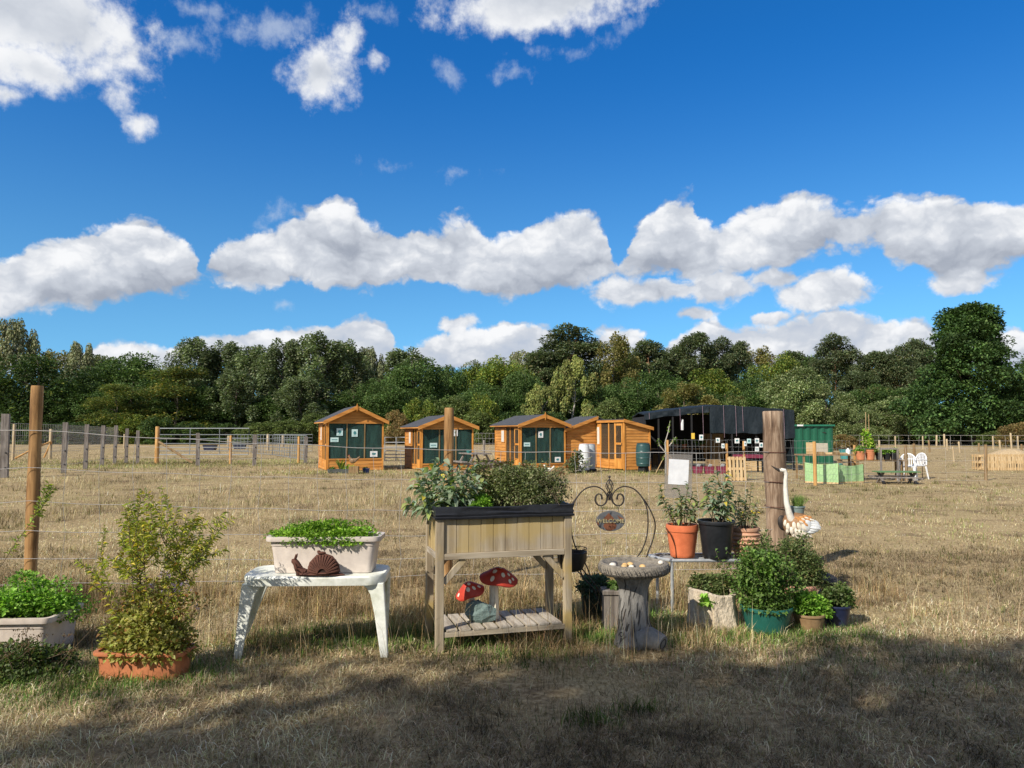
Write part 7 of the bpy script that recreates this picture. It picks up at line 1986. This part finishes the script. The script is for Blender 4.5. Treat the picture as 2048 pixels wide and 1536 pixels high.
field_gate('field_gate', 'galvanised gate panel in the gap between the first two cabins', gp(770, 33), gp(815, 33), .22, 1.24, (.13, .27, .42, .58, .78), (.5,), .02)
for k_, (pa, pb, lb) in enumerate([(gp(505, 50), gp(545, 47), 'metal hurdle farthest left in the pens behind the orange posts'), (gp(546, 47), gp(580, 42), 'metal hurdle second in the pens behind the orange posts'), (gp(581, 42), gp(612, 38), 'metal hurdle nearest the first cabin in the pens'), (gp(548, 58), gp(625, 56), 'metal hurdle across the back of the pens'), (gp(455, 56), gp(503, 54), 'metal hurdle behind the open end of the field gate')]):
    field_gate('metal_hurdle', lb, pa, pb, .08, 1.3, (.2, .4, .6, .8), [i / 7 for i in range(1, 7)], .016, M_GATE, 'hurdle', 'metal hurdles of the pens')
for px, tp, bs, lb in ((536, 868, 900, 'pale post at the corner of the pens'), (566, 869, 896, 'pale post in the middle of the pens'), (457, 872, 900, 'thin brown post with a slanting rail behind the field gate')):
    tag(fpost(None, px, tp, bs, 5, M_PALEPOST, 'fence_post'), lb, 'post', 'posts among the pens')
def trough_far(px, d, lb):
    item('water_trough', lb, 'trough', px, d, 0, MB().rings([rr(.9, .5, .1, 0), rr(1.1, .62, .12, .42), rr(1.12, .64, .12, .43), rr(1.0, .54, .1, .42), rr(.9, .45, .1, .1)]), mottled('dark_blue_tub', (.015, .02, .05), (.03, .04, .085), 3, .5, .05) if px < 450 else bpy.data.materials['dark_blue_tub'], True)
trough_far(421, 62, 'dark blue tub seen through the field gate'); trough_far(480, 66, 'dark blue tub near the open end of the field gate')
f4 = mesh_fence('wire_fence', 'wire fence glimpsed between the second and third cabins', [gp(950, 48), gp(1000, 48)], 1.4, .22, 6, .006, .01)
fpost(f4, 968, 880, 912, 4, M_GREYPOST)
for k_, (px, tp, bs, lb) in enumerate([(1758, 880, 896, 'short pale stake far behind the climbing beans'), (1893, 878, 900, 'leaning white stake by the trunk of the big oak'), (1906, 893, 923, 'pale stake in the meadow in front of the big oak'), (1918, 883, 905, 'thin pale stake right of the leaning white stake'), (1888, 868, 893, 'thin stake left of the leaning white stake'), (1999, 880, 902, 'white stake right of the big oak trunk'), (2022, 866, 902, 'tall thin stake near the right edge'), (2042, 888, 915, 'brown stake at the right edge behind the pallets'), (1858, 880, 905, 'brown stake left of the big oak trunk'), (1872, 870, 892, 'pale stake under the left side of the big oak'), (1956, 886, 903, 'thick dark stake just right of the big oak trunk')]):
    tag(fpost(None, px, tp, bs, 3.5, M_PALEPOST if k_ not in (7, 8, 10) else M_BROWNB, 'fence_stake', lean=random.uniform(-.06, .06)), lb, 'stake', 'stakes scattered across the right of the meadow')
f5 = mesh_fence('wire_fence', 'faint far wire fence along the foot of the wood on the right', [gp(1700, 70), gp(1900, 66), gp(2080, 62)], 1.2, .8, 4, .008, .02)
for px in (1725, 1790, 1845, 1985, 2035): fpost(f5, px, 872, 900, 2.5, M_PALEPOST, d=66)
